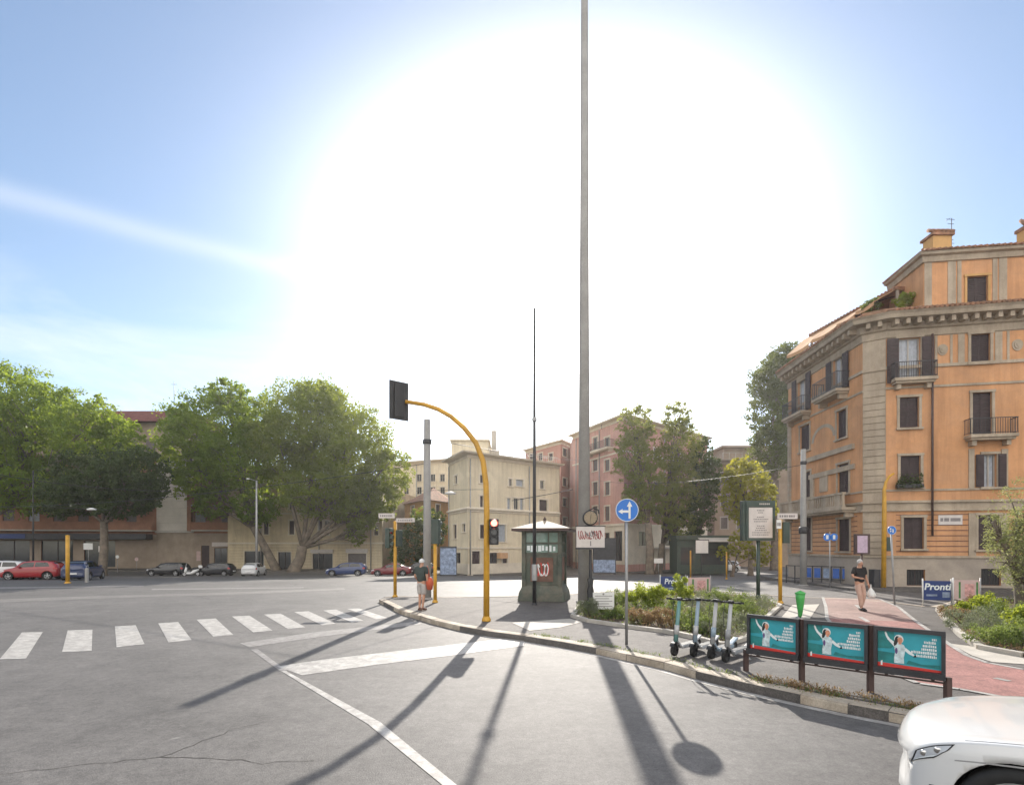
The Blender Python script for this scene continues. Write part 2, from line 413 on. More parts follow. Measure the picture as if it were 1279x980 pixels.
LF = {
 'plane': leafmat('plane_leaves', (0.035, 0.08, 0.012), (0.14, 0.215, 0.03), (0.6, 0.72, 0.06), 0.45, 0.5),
 'planeolive': leafmat('olive_plane_leaves', (0.04, 0.075, 0.015), (0.16, 0.205, 0.04), (0.6, 0.66, 0.07), 0.45, 0.5),
 'deep': leafmat('deep_green_leaves', (0.035, 0.065, 0.015), (0.09, 0.125, 0.03), (0.3, 0.34, 0.05), 0.5, 0.45),
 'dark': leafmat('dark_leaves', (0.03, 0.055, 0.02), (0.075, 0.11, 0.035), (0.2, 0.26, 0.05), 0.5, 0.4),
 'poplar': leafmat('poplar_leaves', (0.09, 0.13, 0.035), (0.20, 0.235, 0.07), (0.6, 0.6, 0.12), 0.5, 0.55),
 'yellow': leafmat('yellow_leaves', (0.14, 0.17, 0.02), (0.29, 0.30, 0.045), (0.75, 0.66, 0.07), 0.7, 0.55),
 'olive': leafmat('olive_tree_leaves', (0.17, 0.20, 0.085), (0.32, 0.34, 0.17), (0.5, 0.52, 0.16), 1.5, 0.5),
 'bright': leafmat('bright_shrub_leaves', (0.15, 0.21, 0.02), (0.29, 0.35, 0.06), (0.6, 0.65, 0.07), 2.0, 0.55),
 'mid': leafmat('green_shrub_leaves', (0.09, 0.14, 0.04), (0.19, 0.24, 0.075), (0.35, 0.42, 0.09), 2.0, 0.5),
 'rosemary': leafmat('grey_green_leaves', (0.14, 0.16, 0.10), (0.27, 0.29, 0.19), (0.3, 0.34, 0.17), 3.0, 0.35),
 'dry': leafmat('dry_brown_leaves', (0.22, 0.13, 0.065), (0.40, 0.28, 0.15), (0.4, 0.28, 0.14), 3.0, 0.4),
}
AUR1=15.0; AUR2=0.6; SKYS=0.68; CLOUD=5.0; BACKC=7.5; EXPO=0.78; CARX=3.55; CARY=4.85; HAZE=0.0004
# ---------------------------------------------------------------- camera, sun, sky
cd = bpy.data.cameras.new('camera'); cam = bpy.data.objects.new('camera', cd); COL.objects.link(cam)
cd.sensor_width = 36; cd.lens = 36*FPX/1279; cd.shift_y = (HY-490)/1279; cd.clip_end = 4000; cd.clip_start = 0.05
cam.location = (0, 0, CH); cam.rotation_euler = (R(90), 0, 0); SC.camera = cam
SUN = Vector((57/FPX, 1, 353/FPX)).normalized()
sl = bpy.data.lights.new('sun', 'SUN'); sl.energy = 3.9; sl.angle = R(0.55); sl.color = (1.0, 0.93, 0.83)
so = bpy.data.objects.new('sun', sl); COL.objects.link(so)
so.rotation_euler = SUN.to_track_quat('Z', 'Y').to_euler(); so.location = (0, 0, 60)
w = bpy.data.worlds.new('World'); SC.world = w; w.use_nodes = True
t = w.node_tree; bg = t.nodes['Background']; wo = [n for n in t.nodes if n.type == 'OUTPUT_WORLD'][0]
sky = node(t, 'ShaderNodeTexSky', sky_type='NISHITA', sun_disc=False)
sky.sun_elevation = math.asin(SUN.z); sky.sun_rotation = math.atan2(SUN.x, SUN.y)
sky.air_density = 1.0; sky.dust_density = 0.35; sky.ozone_density = 2.0; sky.altitude = 50
tc = node(t, 'ShaderNodeTexCoord')
# the bright aureole of low sun in humid air, as a function of the true direction only
dp = node(t, 'ShaderNodeVectorMath', operation='DOT_PRODUCT'); t.links.new(tc.outputs['Generated'], dp.inputs[0]); dp.inputs[1].default_value = SUN
def mth(op, a, b=None):
    n = node(t, 'ShaderNodeMath', operation=op)
    for i, v in enumerate((a, b)):
        if v is None: continue
        if hasattr(v, 'is_linked'): t.links.new(v, n.inputs[i])
        else: n.inputs[i].default_value = v
    return n.outputs[0]
om = mth('SUBTRACT', 1.0, dp.outputs['Value'])
sp0 = node(t, 'ShaderNodeSeparateXYZ'); t.links.new(tc.outputs['Generated'], sp0.inputs[0])
up = mth('MAXIMUM', mth('SUBTRACT', sp0.outputs['Z'], SUN.z), 0.0)   # the moist layer thins out upwards
om = mth('ADD', om, mth('MULTIPLY', mth('MULTIPLY', up, up), 0.8))
g1 = mth('MULTIPLY', mth('EXPONENT', mth('MULTIPLY', om, -31.0)), AUR1)
g2 = mth('MULTIPLY', mth('EXPONENT', mth('MULTIPLY', om, -6.5)), AUR2)
gl = mth('ADD', g1, g2)
# thin cirrus and a low bank of cloud
mp = node(t, 'ShaderNodeMapping'); mp.inputs['Scale'].default_value = (1.0, 1.0, 3.2); t.links.new(tc.outputs['Generated'], mp.inputs[0])
cn = noise(t, mp.outputs[0], 2.6, 7, 0.62, 0.5)
sep = node(t, 'ShaderNodeSeparateXYZ'); t.links.new(tc.outputs['Generated'], sep.inputs[0])
lowm = ramp(t, sep.outputs['Z'], [(0.10, 1.0), (0.42, 0.0)])
cf = mth('MULTIPLY', ramp(t, cn, [(0.46, 0.0), (0.66, 1.0)]), lowm)
# one long thin pale streak on the left
n3 = Vector((-0.70, 0.0, 0.0))
p1 = Vector(((0-640)/FPX, 1, (HY-243)/FPX)); p2 = Vector(((330-640)/FPX, 1, (HY-325)/FPX))
pn = p1.cross(p2).normalized()
d2 = node(t, 'ShaderNodeVectorMath', operation='DOT_PRODUCT'); t.links.new(tc.outputs['Generated'], d2.inputs[0]); d2.inputs[1].default_value = pn
wob = mth('MULTIPLY', mth('SUBTRACT', noise(t, tc.outputs['Generated'], 3.0, 4, 0.5), 0.5), 0.035)
dd = mth('ABSOLUTE', mth('ADD', d2.outputs['Value'], wob))
st = mth('EXPONENT', mth('MULTIPLY', mth('MULTIPLY', dd, dd), -5200.0))
st = mth('MULTIPLY', st, ramp(t, sep.outputs['X'], [(0.0, 1.0), (0.02, 0.0)]))
st = mth('MULTIPLY', st, 0.24)
cf2 = mth('MINIMUM', mth('ADD', mth('MULTIPLY', cf, 0.8), st), 1.0)
skys = node(t, 'ShaderNodeMixRGB', blend_type='MULTIPLY'); skys.inputs[0].default_value = 1.0
t.links.new(sky.outputs[0], skys.inputs[1]); skys.inputs[2].default_value = (SKYS*1.10, SKYS*1.07, SKYS*1.02, 1)
cl = mixc(t, cf2, skys.outputs[0], (0.95*CLOUD, 0.97*CLOUD, 1.0*CLOUD))
# unseen bright clouds opposite the sun, added as fill for camera-facing walls
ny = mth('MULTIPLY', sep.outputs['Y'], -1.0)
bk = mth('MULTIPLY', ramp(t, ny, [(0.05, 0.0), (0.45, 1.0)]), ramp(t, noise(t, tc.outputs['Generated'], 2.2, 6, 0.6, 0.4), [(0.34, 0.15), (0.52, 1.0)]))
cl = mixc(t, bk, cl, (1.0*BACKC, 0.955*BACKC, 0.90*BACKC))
glc = node(t, 'ShaderNodeVectorMath', operation='SCALE'); glc.inputs[0].default_value = (1.0, 0.97, 0.93); t.links.new(gl, glc.inputs['Scale'])
ad = node(t, 'ShaderNodeMixRGB', blend_type='ADD'); ad.inputs[0].default_value = 1.0
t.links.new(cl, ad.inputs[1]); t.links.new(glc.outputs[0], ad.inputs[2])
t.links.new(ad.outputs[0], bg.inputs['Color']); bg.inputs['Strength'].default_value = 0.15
SC.view_settings.view_transform = 'Standard'; SC.view_settings.look = 'None'
SC.view_settings.exposure = EXPO; SC.view_settings.gamma = 1
SC.cycles.use_denoising = True; SC.cycles.max_bounces = 6; SC.cycles.diffuse_bounces = 3; SC.cycles.glossy_bounces = 3
SC.cycles.transmission_bounces = 4; SC.cycles.sample_clamp_indirect = 4; SC.cycles.caustics_reflective = False; SC.cycles.caustics_refractive = False

# ---------------------------------------------------------------- ground
g = MB(); S = 700
for ya, yb in ((-60, GY0), (GY0, GY1), (GY1, S)): g.add([(-S, ya, gz(ya)), (S, ya, gz(ya)), (S, yb, gz(yb)), (-S, yb, gz(yb))], [(0, 1, 2, 3)])
gr = struct(g.build('road', M['asphalt']))
# kerb line of the near side of the island, in photo pixels at pavement height
KL = [(474,748),(500,761),(540,773),(575,781),(608,787),(655,793),(700,800),(745,808),(783,816),(830,826),(870,837),(930,851),(1000,866),(1060,878),(1110,887),(1160,896)]
kern = [G(x, y, KZ) for x, y in KL]
e = (kern[-1]-kern[-3]).normalized(); kern += [kern[-1]+e*2+Vector((.3, .1, 0)), kern[-1]+e*6+Vector((2, 1.2, 0))]
# island outline: front kerb, then the far side back to the tip
BK = [(1330,775),(1230,752),(1200,748),(1160,757),(1120,752),(1060,747),(1000,745),(940,741),(880,737),(820,735),(760,738),(700,742),(640,744),(570,745),(500,744),(480,745)]
back = [G(x, y, KZ) for x, y in BK]
back = [Vector((kern[-1].x+3, kern[-1].y+0.6, KZ)), Vector((22, 12.5, KZ))]+back
def resample(pts, step):
    out = [pts[0].copy()]
    for a, b in zip(pts, pts[1:]):
        n = max(1, int((b-a).length/step))
        for i in range(1, n+1): out.append(a.lerp(b, i/n))
    return out
outline = kern+back
p = MB(); p.poly([(v.x, v.y) for v in outline], -0.02, KZ-0.012)
struct(p.build('pavement', M['pave']))
def kerb(name, line, width, top, jit=0.012, gap=True):
    mb = MB(); L = resample(line, 0.9)
    for a, b in zip(L, L[1:]):
        d = (b-a); d.z = 0
        if d.length < 0.02: continue
        d.normalize(); nrm = Vector((d.y, -d.x, 0))
        g_ = d*0.006
        j = random.uniform(-jit, jit); j2 = random.uniform(-jit, jit)
        a0 = a+g_; b0 = b-g_; segs = 4
        for k in range(segs):
            s0 = a0.lerp(b0, k/segs); s1 = a0.lerp(b0, (k+1)/segs)
            pr = [(0.0, -0.02), (0.0, top-0.035), (0.012, top-0.008), (0.04, top), (width, top+0.001)]
            for (o1, z1), (o2, z2) in zip(pr, pr[1:]):
                jj = j
                mb.add([(s0.x-nrm.x*(o1+jj), s0.y-nrm.y*(o1+jj), z1+j2*0.4), (s1.x-nrm.x*(o1+jj), s1.y-nrm.y*(o1+jj), z1+j2*0.4),
                        (s1.x-nrm.x*(o2+jj), s1.y-nrm.y*(o2+jj), z2+j2*0.4), (s0.x-nrm.x*(o2+jj), s0.y-nrm.y*(o2+jj), z2+j2*0.4)], [(0, 1, 2, 3)])
    o = mb.build(name, M['kerb'], fix=False)
    return struct(o)
kerb('kerb', kern, 0.26, KZ)
kerb('kerb', list(reversed(back[2:])) if False else back[2:], 0.22, KZ)
# gutter line of pale worn paint at the foot of the kerb
def strip(name, line, w, z, m, off=0.0):
    mb = MB(); n = len(line); Ls = []; Rs = []
    for i, p_ in enumerate(line):
        d = line[min(i+1, n-1)]-line[max(i-1, 0)]; d.z = 0; d.normalize(); nr = Vector((d.y, -d.x, 0))
        ww = w[i] if hasattr(w, '__len__') else w
        Ls.append(p_+nr*(off+ww)); Rs.append(p_+nr*off)
    for i in range(n-1):
        mb.add([(Ls[i].x, Ls[i].y, z), (Ls[i+1].x, Ls[i+1].y, z), (Rs[i+1].x, Rs[i+1].y, z), (Rs[i].x, Rs[i].y, z)], [(0, 1, 2, 3)])
    return struct(mb.build(name, m))
kr = resample(kern, 0.4)
strip('road_edge_line', kr[20:], 0.13, 0.004, M['paint'], 0.06)
# zebra crossing, stop line and lane lines
ZB = [[(0,823),(28,789.5),(54,789),(33,822)],[(78,814),(85,787),(116,786),(115,812.5)],[(146,808),(144,782),(170,780.5),(181,804)],
      [(211,802),(198,778),(223,776.5),(240,799)],[(267,795),(246,773.5),(270,772),(292,792.5)],[(317,789.5),(290,769.5),(312,768.5),(341,787)],
      [(360,785),(330,767),(351,766),(382,783)],[(403,780.5),(368,764),(386,763),(420,778.5)],[(440,777),(404,762),(420,761),(455,775)],[(470,773),(434,760),(449,759.5),(485,771.5)]]
mb = MB()
for q in ZB: mb.sheet([G(x, y) for x, y in q], 0.005)
struct(mb.build('road_marking_zebra', M['paint']))
mb = MB(); mb.sheet([G(x, y) for x, y in [(346,832),(400,824),(520,810),(634,797),(655,800),(655,806),(560,819),(470,830),(378,843)]], 0.005)
struct(mb.build('road_marking_stop_line', M['paint']))
mb = MB(); mb.sheet([G(x, y) for x, y in [(352,838),(358,838),(476,902),(572,981),(554,981),(460,904)]], 0.0055)
struct(mb.build('road_marking_lane_line', M['paint']))
mb = MB()
for q in [[(300,803),(395,789),(520,776),(528,779),(400,795),(312,808)], [(314,811),(322,810),(360,838),(352,839)],
          [(0,733),(180,731),(180,732),(0,735)],[(190,735),(380,733),(380,734),(190,736.5)]]:
    mb.sheet([G(x, y) for x, y in q], 0.0045)
struct(mb.build('road_marking_worn', M['faint']))
# red cycle path crossing the island and bending right
L1 = [(1030,745.5),(1034,757),(1036,772),(1060,800),(1105,835),(1150,852),(1200,859),(1279,873),(1360,888)]
L2 = [(1098,748),(1120,757),(1143,776),(1186,806),(1205,818),(1230,827),(1279,836),(1340,842),(1420,850)]
mb = MB()
for i in range(len(L1)-1):
    if i < 2: continue
    mb.sheet([G(*L1[i], KZ), G(*L1[i+1], KZ), G(*L2[i+1], KZ), G(*L2[i], KZ)], KZ-0.004)
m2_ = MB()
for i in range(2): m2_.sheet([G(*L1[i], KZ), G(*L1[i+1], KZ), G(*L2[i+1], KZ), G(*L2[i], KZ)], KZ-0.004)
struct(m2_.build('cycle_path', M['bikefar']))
struct(mb.build('cycle_path', M['bike']))
mb = MB()
for a, b in [(L1, 1), (L2, -1)]:
    for i in range(0, len(a)-1):
        p0, p1 = G(*a[i], KZ), G(*a[i+1], KZ); d = (p1-p0).normalized(); nn = Vector((d.y, -d.x, 0))*0.1*b*-1
        mb.sheet([p0, p1, p1-nn, p0-nn], KZ+0.001)
for x0, y0, x1, y1 in [(1243,846,1262,850),(1290,857,1310,862),(1075,770,1085,776),(1070,755,1076,760)]:
    p0, p1 = G(x0, y0, KZ), G(x1, y1, KZ); d = (p1-p0).normalized(); nn = Vector((d.y, -d.x, 0))*0.06
    mb.sheet([p0-nn, p1-nn, p1+nn, p0+nn], KZ+0.001)
struct(mb.build('cycle_path_marking', M['paint']))
mb = MB(); mb.sheet([G(x, y, KZ) for x, y in [(990,755),(1024,754),(1012,772),(975,772)]], KZ-0.003)
mb.sheet([G(x, y, KZ) for x, y in [(1187,803),(1279,814),(1330,818),(1330,832),(1240,826),(1215,818)]], KZ-0.003)
mb.sheet([G(x, y, KZ) for x, y in [(640,777),(712,772),(728,776),(700,783),(662,787)]], KZ-0.003)
struct(mb.build('pale_paving', M['palestone']))
# planting beds
BED1 = [(716,770),(735,776),(783,783),(830,789),(868,797),(905,806),(935,797),(958,772),(975,757),(950,747),(890,741),(820,738),(760,743),(728,752)]
BED2 = [(1172,762),(1180,772),(1200,793),(1225,810),(1279,820),(1370,828),(1420,790),(1350,760),(1250,748),(1200,752)]
def bed(pts, nm):
    W = [G(x, y, KZ) for x, y in pts]
    m = MB(); m.poly([(v.x, v.y) for v in W], KZ-0.02, KZ+0.05)
    struct(m.build('soil_ground', M['soil']))
    Wc = W+[W[0]]; ms = MB()
    Lr = resample([v.copy() for v in Wc], 0.75)
    for a, b in zip(Lr, Lr[1:]):
        d = b-a; 
        if d.length < 0.05: continue
        d.normalize(); nr = Vector((-d.y, d.x, 0))*0.07; a2 = a+d*0.008; b2 = b-d*0.008
        zt = KZ+0.085+random.uniform(-.012, .012)
        ms.hexa([(a2+nr).to_tuple()[:2]+(KZ-0.02,), (a2-nr).to_tuple()[:2]+(KZ-0.02,), (b2-nr).to_tuple()[:2]+(KZ-0.02,), (b2+nr).to_tuple()[:2]+(KZ-0.02,),
                 (a2+nr).to_tuple()[:2]+(zt,), (a2-nr).to_tuple()[:2]+(zt,), (b2-nr).to_tuple()[:2]+(zt,), (b2+nr).to_tuple()[:2]+(zt,)])
    struct(ms.build('kerb_of_planting_bed', M['palestone']))
bed(BED1, 1); bed(BED2, 2)
# far pavements
mb = MB(); mb.poly([(-200, 70.3), (-2.8, 70.3), (-1.7, 85), (-200, 130)], GLOW-0.02, GLOW+0.13)
struct(mb.build('far_pavement', M['pave']))
mb = MB(); mb.poly([(-13, 60.2), (6.4, 60.2), (17, 64.6), (34, 72.4), (37, 100), (-13, 100)], GLOW-0.02, GLOW+0.13)
struct(mb.build('far_pavement', M['pave']))
mb = MB(); mb.poly([(17.6, 27.5), (20, 26.3), (60, 23.4), (60, 41), (19.0, 41), (18.2, 38)], -0.4, 0.12)
struct(mb.build('corner_pavement', M['pave']))
# open cracks in the asphalt
def crack(pts, w, nm='road_crack'):
    W = resample([G(x, y) for x, y in pts], 0.12); mb = MB()
    W = [v+Vector((random.gauss(0, 0.018), random.gauss(0, 0.018), 0)) for v in W]
    for a_, b_ in zip(W, W[1:]):
        d_ = (b_-a_).normalized(); n_ = Vector((d_.y, -d_.x, 0)); w0 = w*random.uniform(0.3, 1.0)
        mb.sheet([a_-n_*w0, b_-n_*w0, b_+n_*w0, a_+n_*w0], 0.003)
    return struct(mb.build(nm, M['tar']))
for pts in ([(0,966),(75,958),(140,952),(200,945),(240,930),(290,912),(325,903)], [(200,945),(260,946),(330,952),(395,949)]):
    crack(pts, 0.008)
m_ = MB()
for q_ in ([(0,748),(120,744),(300,739),(430,734),(432,736),(300,742),(120,747),(0,752)],): m_.sheet([G(x, y) for x, y in q_], 0.0035)
struct(m_.build('road_patch', M['patch']))
# scattered weeds along the kerb
def weeds(line, n, off, w, m, nm, size, h):
    P = []
    for i in range(n):
        k = random.randrange(len(line)-1); a = line[k].lerp(line[k+1], random.random()); d = (line[k+1]-line[k]).normalized(); nr = Vector((-d.y, d.x, 0))
        q = a+nr*(off+random.random()**1.5*w)
        cl_ = random.random()
        P.append((q.x, q.y, KZ+random.random()**2*h))
    # clumping
    P = np.array(P); cx = rng.integers(0, len(P), len(P)); 
    P[:, :2] = P[:, :2]*0.0+P[(cx//14)*14 % len(P), :2]+rng.normal(size=(len(P), 2))*0.07
    o = leaves_mesh(nm, P, size, m, None, up=0.1, upright=True, aspect=0.35)
    return tag(o, None, None, None, 'stuff')
seg = [v for v in kr if v.x > 3.6 and v.x < 7.5]
weeds(seg, 2600, 0.28, 0.35, LF['dry'], 'grass', 0.045, 0.07)
weeds([v for v in kr if v.x > 0], 2500, 0.26, 0.12, LF['mid'], 'grass', 0.04, 0.05)

# ---------------------------------------------------------------- humid air
if HAZE:
    q = MB(); q.box(-220, 110, -70, 170, -2.1, 40); hz = q.build('haze', bpy.data.materials.new('haze_air')); hz['kind'] = 'stuff'
    hm = hz.data.materials[0]; hm.use_nodes = True; ht = hm.node_tree; ht.nodes.clear(); ho = ht.nodes.new('ShaderNodeOutputMaterial')
    pv = ht.nodes.new('ShaderNodeVolumePrincipled'); pv.inputs['Color'].default_value = (0.98, 0.96, 0.94, 1); pv.inputs['Density'].default_value = HAZE; pv.inputs['Anisotropy'].default_value = 0.6
    ht.links.new(pv.outputs[0], ho.inputs['Volume'])
# ---------------------------------------------------------------- buildings
class Face:
    """a vertical wall between plan points p0 -> p1 (left to right seen from outside)"""
    def __init__(s, p0, p1):
        s.p0 = Vector((p0[0], p0[1], 0)); s.p1 = Vector((p1[0], p1[1], 0))
        s.L = (s.p1-s.p0).length; s.u = (s.p1-s.p0)/s.L; s.n = Vector((s.u.y, -s.u.x, 0))
    def T(s, u, d, z): return s.p0+s.u*u+s.n*d+Vector((0, 0, z))
    def uz(s, x, y):
        r = Vector(((x-640)/FPX, 1, (HY-y)/FPX))
        # p0 + u*a = r*k in plan
        det = s.u.x*r.y-s.u.y*r.x
        a = (-s.p0.x*r.y+s.p0.y*r.x)/det
        k = (s.p0.y+s.u.y*a)/r.y
        return a, CH+r.z*k
    def rect(s, x0, y0, x1, y1):
        yc = (y0+y1)/2; xc = (x0+x1)/2
        u0, u1 = s.uz(x0, yc)[0], s.uz(x1, yc)[0]
        return min(u0, u1), max(u0, u1), s.uz(xc, y1)[1], s.uz(xc, y0)[1]
    def box(s, mb, u0, u1, d0, d1, z0, z1, mi=0):
        T = s.T
        return mb.hexa([T(u0,d1,z0),T(u1,d1,z0),T(u1,d0,z0),T(u0,d0,z0),T(u0,d1,z1),T(u1,d1,z1),T(u1,d0,z1),T(u0,d0,z1)], mi)
    def wall(s, mb, z0, z1, holes, mi=0, dep=0.24, bands=()):
        """holes: (u0,u1,za,zb); bands: (za, zb, material index)"""
        us = sorted({0.0, s.L, *[min(max(h[0], 0), s.L) for h in holes], *[min(max(h[1], 0), s.L) for h in holes]})
        zs = sorted({z0, z1, *[h[2] for h in holes if z0 < h[2] < z1], *[h[3] for h in holes if z0 < h[3] < z1], *[b[0] for b in bands if z0 < b[0] < z1], *[b[1] for b in bands if z0 < b[1] < z1]})
        for a, b in zip(us, us[1:]):
            if b-a < 1e-5: continue
            for c, d in zip(zs, zs[1:]):
                um, zm = (a+b)/2, (c+d)/2
                if any(h[0] < um < h[1] and h[2] < zm < h[3] for h in holes): continue
                k = mi
                for bb in bands:
                    if bb[0] < zm < bb[1]: k = bb[2]
                mb.add([s.T(a,0,c), s.T(b,0,c), s.T(b,0,d), s.T(a,0,d)], [(0,1,2,3)], k)
        for h in holes:
            u0, u1, a, b = h[:4]; T = s.T; e = -dep
            mb.add([T(u0,0,a),T(u0,0,b),T(u0,e,b),T(u0,e,a)], [(0,1,2,3)], mi)
            mb.add([T(u1,0,a),T(u1,e,a),T(u1,e,b),T(u1,0,b)], [(0,1,2,3)], mi)
            mb.add([T(u0,0,b),T(u1,0,b),T(u1,e,b),T(u0,e,b)], [(0,1,2,3)], mi)
            mb.add([T(u0,0,a),T(u0,e,a),T(u1,e,a),T(u1,0,a)], [(0,1,2,3)], mi)
def sub(name, mb, m, par, world=True):
    """a mesh in world coordinates, child of par (any depth); origin is par's root"""
    r = par
    while r.parent: r = r.parent
    par2 = dict(_w=r['_w']); L = r['_w']
    mb.v = [(a[0]-L[0], a[1]-L[1], a[2]-L[2]) for a in mb.v]
    return mb.build(name, m, par)
def window(par, F, h, kind, trimm, sh=None, slats=0, surround=0.12, sill=True, dep=0.2):
    u0, u1, a, b = h; sh = sh or M['shutter']; W = u1-u0; H = b-a
    w_ = MB()
    if surround:
        s_ = surround
        F.box(w_, u0-s_, u0-0.004, 0.001, 0.05, a-0.003, b); F.box(w_, u1+0.004, u1+s_, 0.001, 0.05, a-0.003, b)
        F.box(w_, u0-s_-0.03, u1+s_+0.03, 0.001, 0.075, b+0.002, b+s_)
    fr = 0.05
    F.box(w_, u0, u0+fr, -dep, -dep+0.06, a, b, 1); F.box(w_, u1-fr, u1, -dep, -dep+0.06, a, b, 1)
    F.box(w_, u0+fr, u1-fr, -dep, -dep+0.06, b-fr, b, 1); F.box(w_, u0+fr, u1-fr, -dep, -dep+0.06, a, a+fr, 1)
    F.box(w_, (u0+u1)/2-0.03, (u0+u1)/2+0.03, -dep, -dep+0.06, a+fr, b-fr, 1)
    wo_ = sub('window', w_, [trimm, M['slab'] if kind in ('glass', 'open', 'curtain') else sh], par)
    if sill:
        q = MB(); F.box(q, u0-surround-0.05, u1+surround+0.05, 0.002, 0.13, a-0.11, a-0.004); sub('sill', q, trimm, wo_)
    if kind in ('glass', 'open', 'curtain', 'shop'):
        q = MB(); F.box(q, u0+0.01, u1-0.01, -dep-0.03, -dep-0.01, a, b); sub('pane', q, M['glassw'], wo_)
    if kind in ('open', 'curtain'):
        q = MB(); n = 14
        pts = [(u0+0.06+(W-0.12)*i/n, -dep-0.06+0.02*(i % 2)) for i in range(n+1)]
        q = MB()
        for (ua, da), (ub, db) in zip(pts, pts[1:]):
            q.add([F.T(ua, da+0.055, a+0.05), F.T(ub, db+0.055, a+0.05), F.T(ub, db+0.055, b-0.05), F.T(ua, da+0.055, b-0.05)], [(0,1,2,3)])
        sub('curtain', q, M['curtain'], wo_)
    if kind == 'closed':
        for ua, ub in ((u0+0.015, (u0+u1)/2-0.008), ((u0+u1)/2+0.008, u1-0.015)):
            q = MB(); F.box(q, ua, ub, -0.15, -0.125, a+0.01, b-0.01)
            for i in range(slats):
                z_ = a+0.06+(H-0.12)*i/slats; F.box(q, ua+0.05, ub-0.05, -0.124, -0.09, z_, z_+(H-0.12)/slats*0.55)
            if slats:
                F.box(q, ua, ua+0.045, -0.124, -0.085, a+0.01, b-0.01); F.box(q, ub-0.045, ub, -0.124, -0.085, a+0.01, b-0.01)
            sub('shutter', q, sh, wo_)
    if kind == 'open':
        for ua, ub in ((u0-surround-W*0.46, u0-surround*0.3), (u1+surround*0.3, u1+surround+W*0.46)):
            q = MB(); F.box(q, ua, ub, 0.08, 0.11, a+0.01, b-0.01)
            for i in range(slats):
                z_ = a+0.06+(H-0.12)*i/slats; F.box(q, ua+0.04, ub-0.04, 0.111, 0.135, z_, z_+(H-0.12)/slats*0.55)
            sub('shutter', q, sh, wo_)
    if kind == 'roller':
        q = MB(); F.box(q, u0+0.01, u1-0.01, -0.16, -0.13, a+0.005, b-0.005)
        n = 10
        for i in range(n): F.box(q, u0+0.02, u1-0.02, -0.129, -0.115, a+H*i/n+0.02, a+H*(i+0.8)/n)
        sub('shutter', q, sh, wo_)
    if kind == 'grate':
        q = MB(); F.box(q, u0+0.01, u1-0.01, -0.18, -0.15, a, b); sub('pane', q, M['black'], wo_)
        q = MB(); n = max(4, int(W/0.12))
        for i in range(1, n): F.box(q, u0+W*i/n-0.01, u0+W*i/n+0.01, -0.08, -0.06, a, b)
        sub('grille', q, M['darkmetal'], wo_)
    return wo_
def balcony(par, F, u0, u1, z, depth, rail=1.0, m=None, stone=False, bars=None):
    q = MB(); F.box(q, u0, u1, 0.002, depth, z-0.16, z); F.box(q, u0+0.08, u1-0.08, 0.002, depth-0.1, z-0.28, z-0.163)
    n = 2
    for uc in (u0+0.3, u1-0.3):
        F.box(q, uc-0.1, uc+0.1, 0.002, depth*0.6, z-0.55, z-0.283)
    b = sub('balcony', q, m or M['trim'], par)
    r = MB(); d = depth-0.05
    if stone:
        F.box(r, u0, u1, d-0.16, d, z+0.002, z+0.12); F.box(r, u0, u1, d-0.2, d+0.02, z+rail-0.12, z+rail)
        k = int((u1-u0)/0.24)
        for i in range(k+1):
            uc = u0+0.1+(u1-u0-0.2)*i/k; wd = 0.15 if i % 6 == 0 else 0.055
            F.box(r, uc-wd, uc+wd, d-0.14, d-0.02, z+0.123, z+rail-0.123)
        sub('balustrade', r, m or M['trim'], b)
    else:
        F.box(r, u0, u1, d-0.03, d, z+rail-0.04, z+rail); F.box(r, u0, u1, d-0.03, d, z+0.06, z+0.09)
        for s_ in (u0, u1-0.03):
            F.box(r, s_, s_+0.03, 0.01, d-0.032, z+rail-0.04, z+rail); F.box(r, s_, s_+0.03, 0.01, d-0.032, z+0.06, z+0.09)
            kk = max(2, int(depth/0.11))
            for i in range(kk):
                dd_ = d*(i+0.5)/kk; F.box(r, s_+0.004, s_+0.022, dd_-0.009, dd_+0.009, z+0.093, z+rail-0.043)
        k = max(3, int((u1-u0)/0.11))
        for i in range(k+1):
            uc = u0+0.02+(u1-u0-0.04)*i/k
            F.box(r, uc-0.009, uc+0.009, d-0.024, d-0.006, z+0.001, z+rail-0.043)
        sub('railing', r, M['darkmetal'], b)
    return b
def moulding(mb, faces, prof, mi=0):
    """continuous cornice round a chain of faces; prof = [(outward, z)...] open profile, mitred at the corners"""
    pts = [faces[0].p0]+[f.p1 for f in faces]; N = []
    for i in range(len(pts)):
        if i == 0: n = faces[0].n.copy()
        elif i == len(pts)-1: n = faces[-1].n.copy()
        else:
            a, b = faces[i-1].n, faces[i].n; n = (a+b); n /= max(0.3, n.dot(a))
        N.append(n)
    for i in range(len(pts)-1):
        for (d1, z1), (d2, z2) in zip(prof, prof[1:]):
            a, b = pts[i]+N[i]*d1, pts[i+1]+N[i+1]*d1; c, d = pts[i+1]+N[i+1]*d2, pts[i]+N[i]*d2
            mb.add([(a.x,a.y,z1),(b.x,b.y,z1),(c.x,c.y,z2),(d.x,d.y,z2)], [(0,1,2,3)], mi)
    for i, k in ((0, 0), (len(pts)-1, -1)):
        vs = [(pts[i]+N[i]*d) for d, z in prof]; vs = [(v.x, v.y, z) for v, (d, z) in zip(vs, prof)]
        mb.add(vs, [tuple(range(len(vs)))], mi)
def band(z0, z1, d=0.06): return [(0.0, z0), (d, z0), (d, z1), (0.0, z1)]

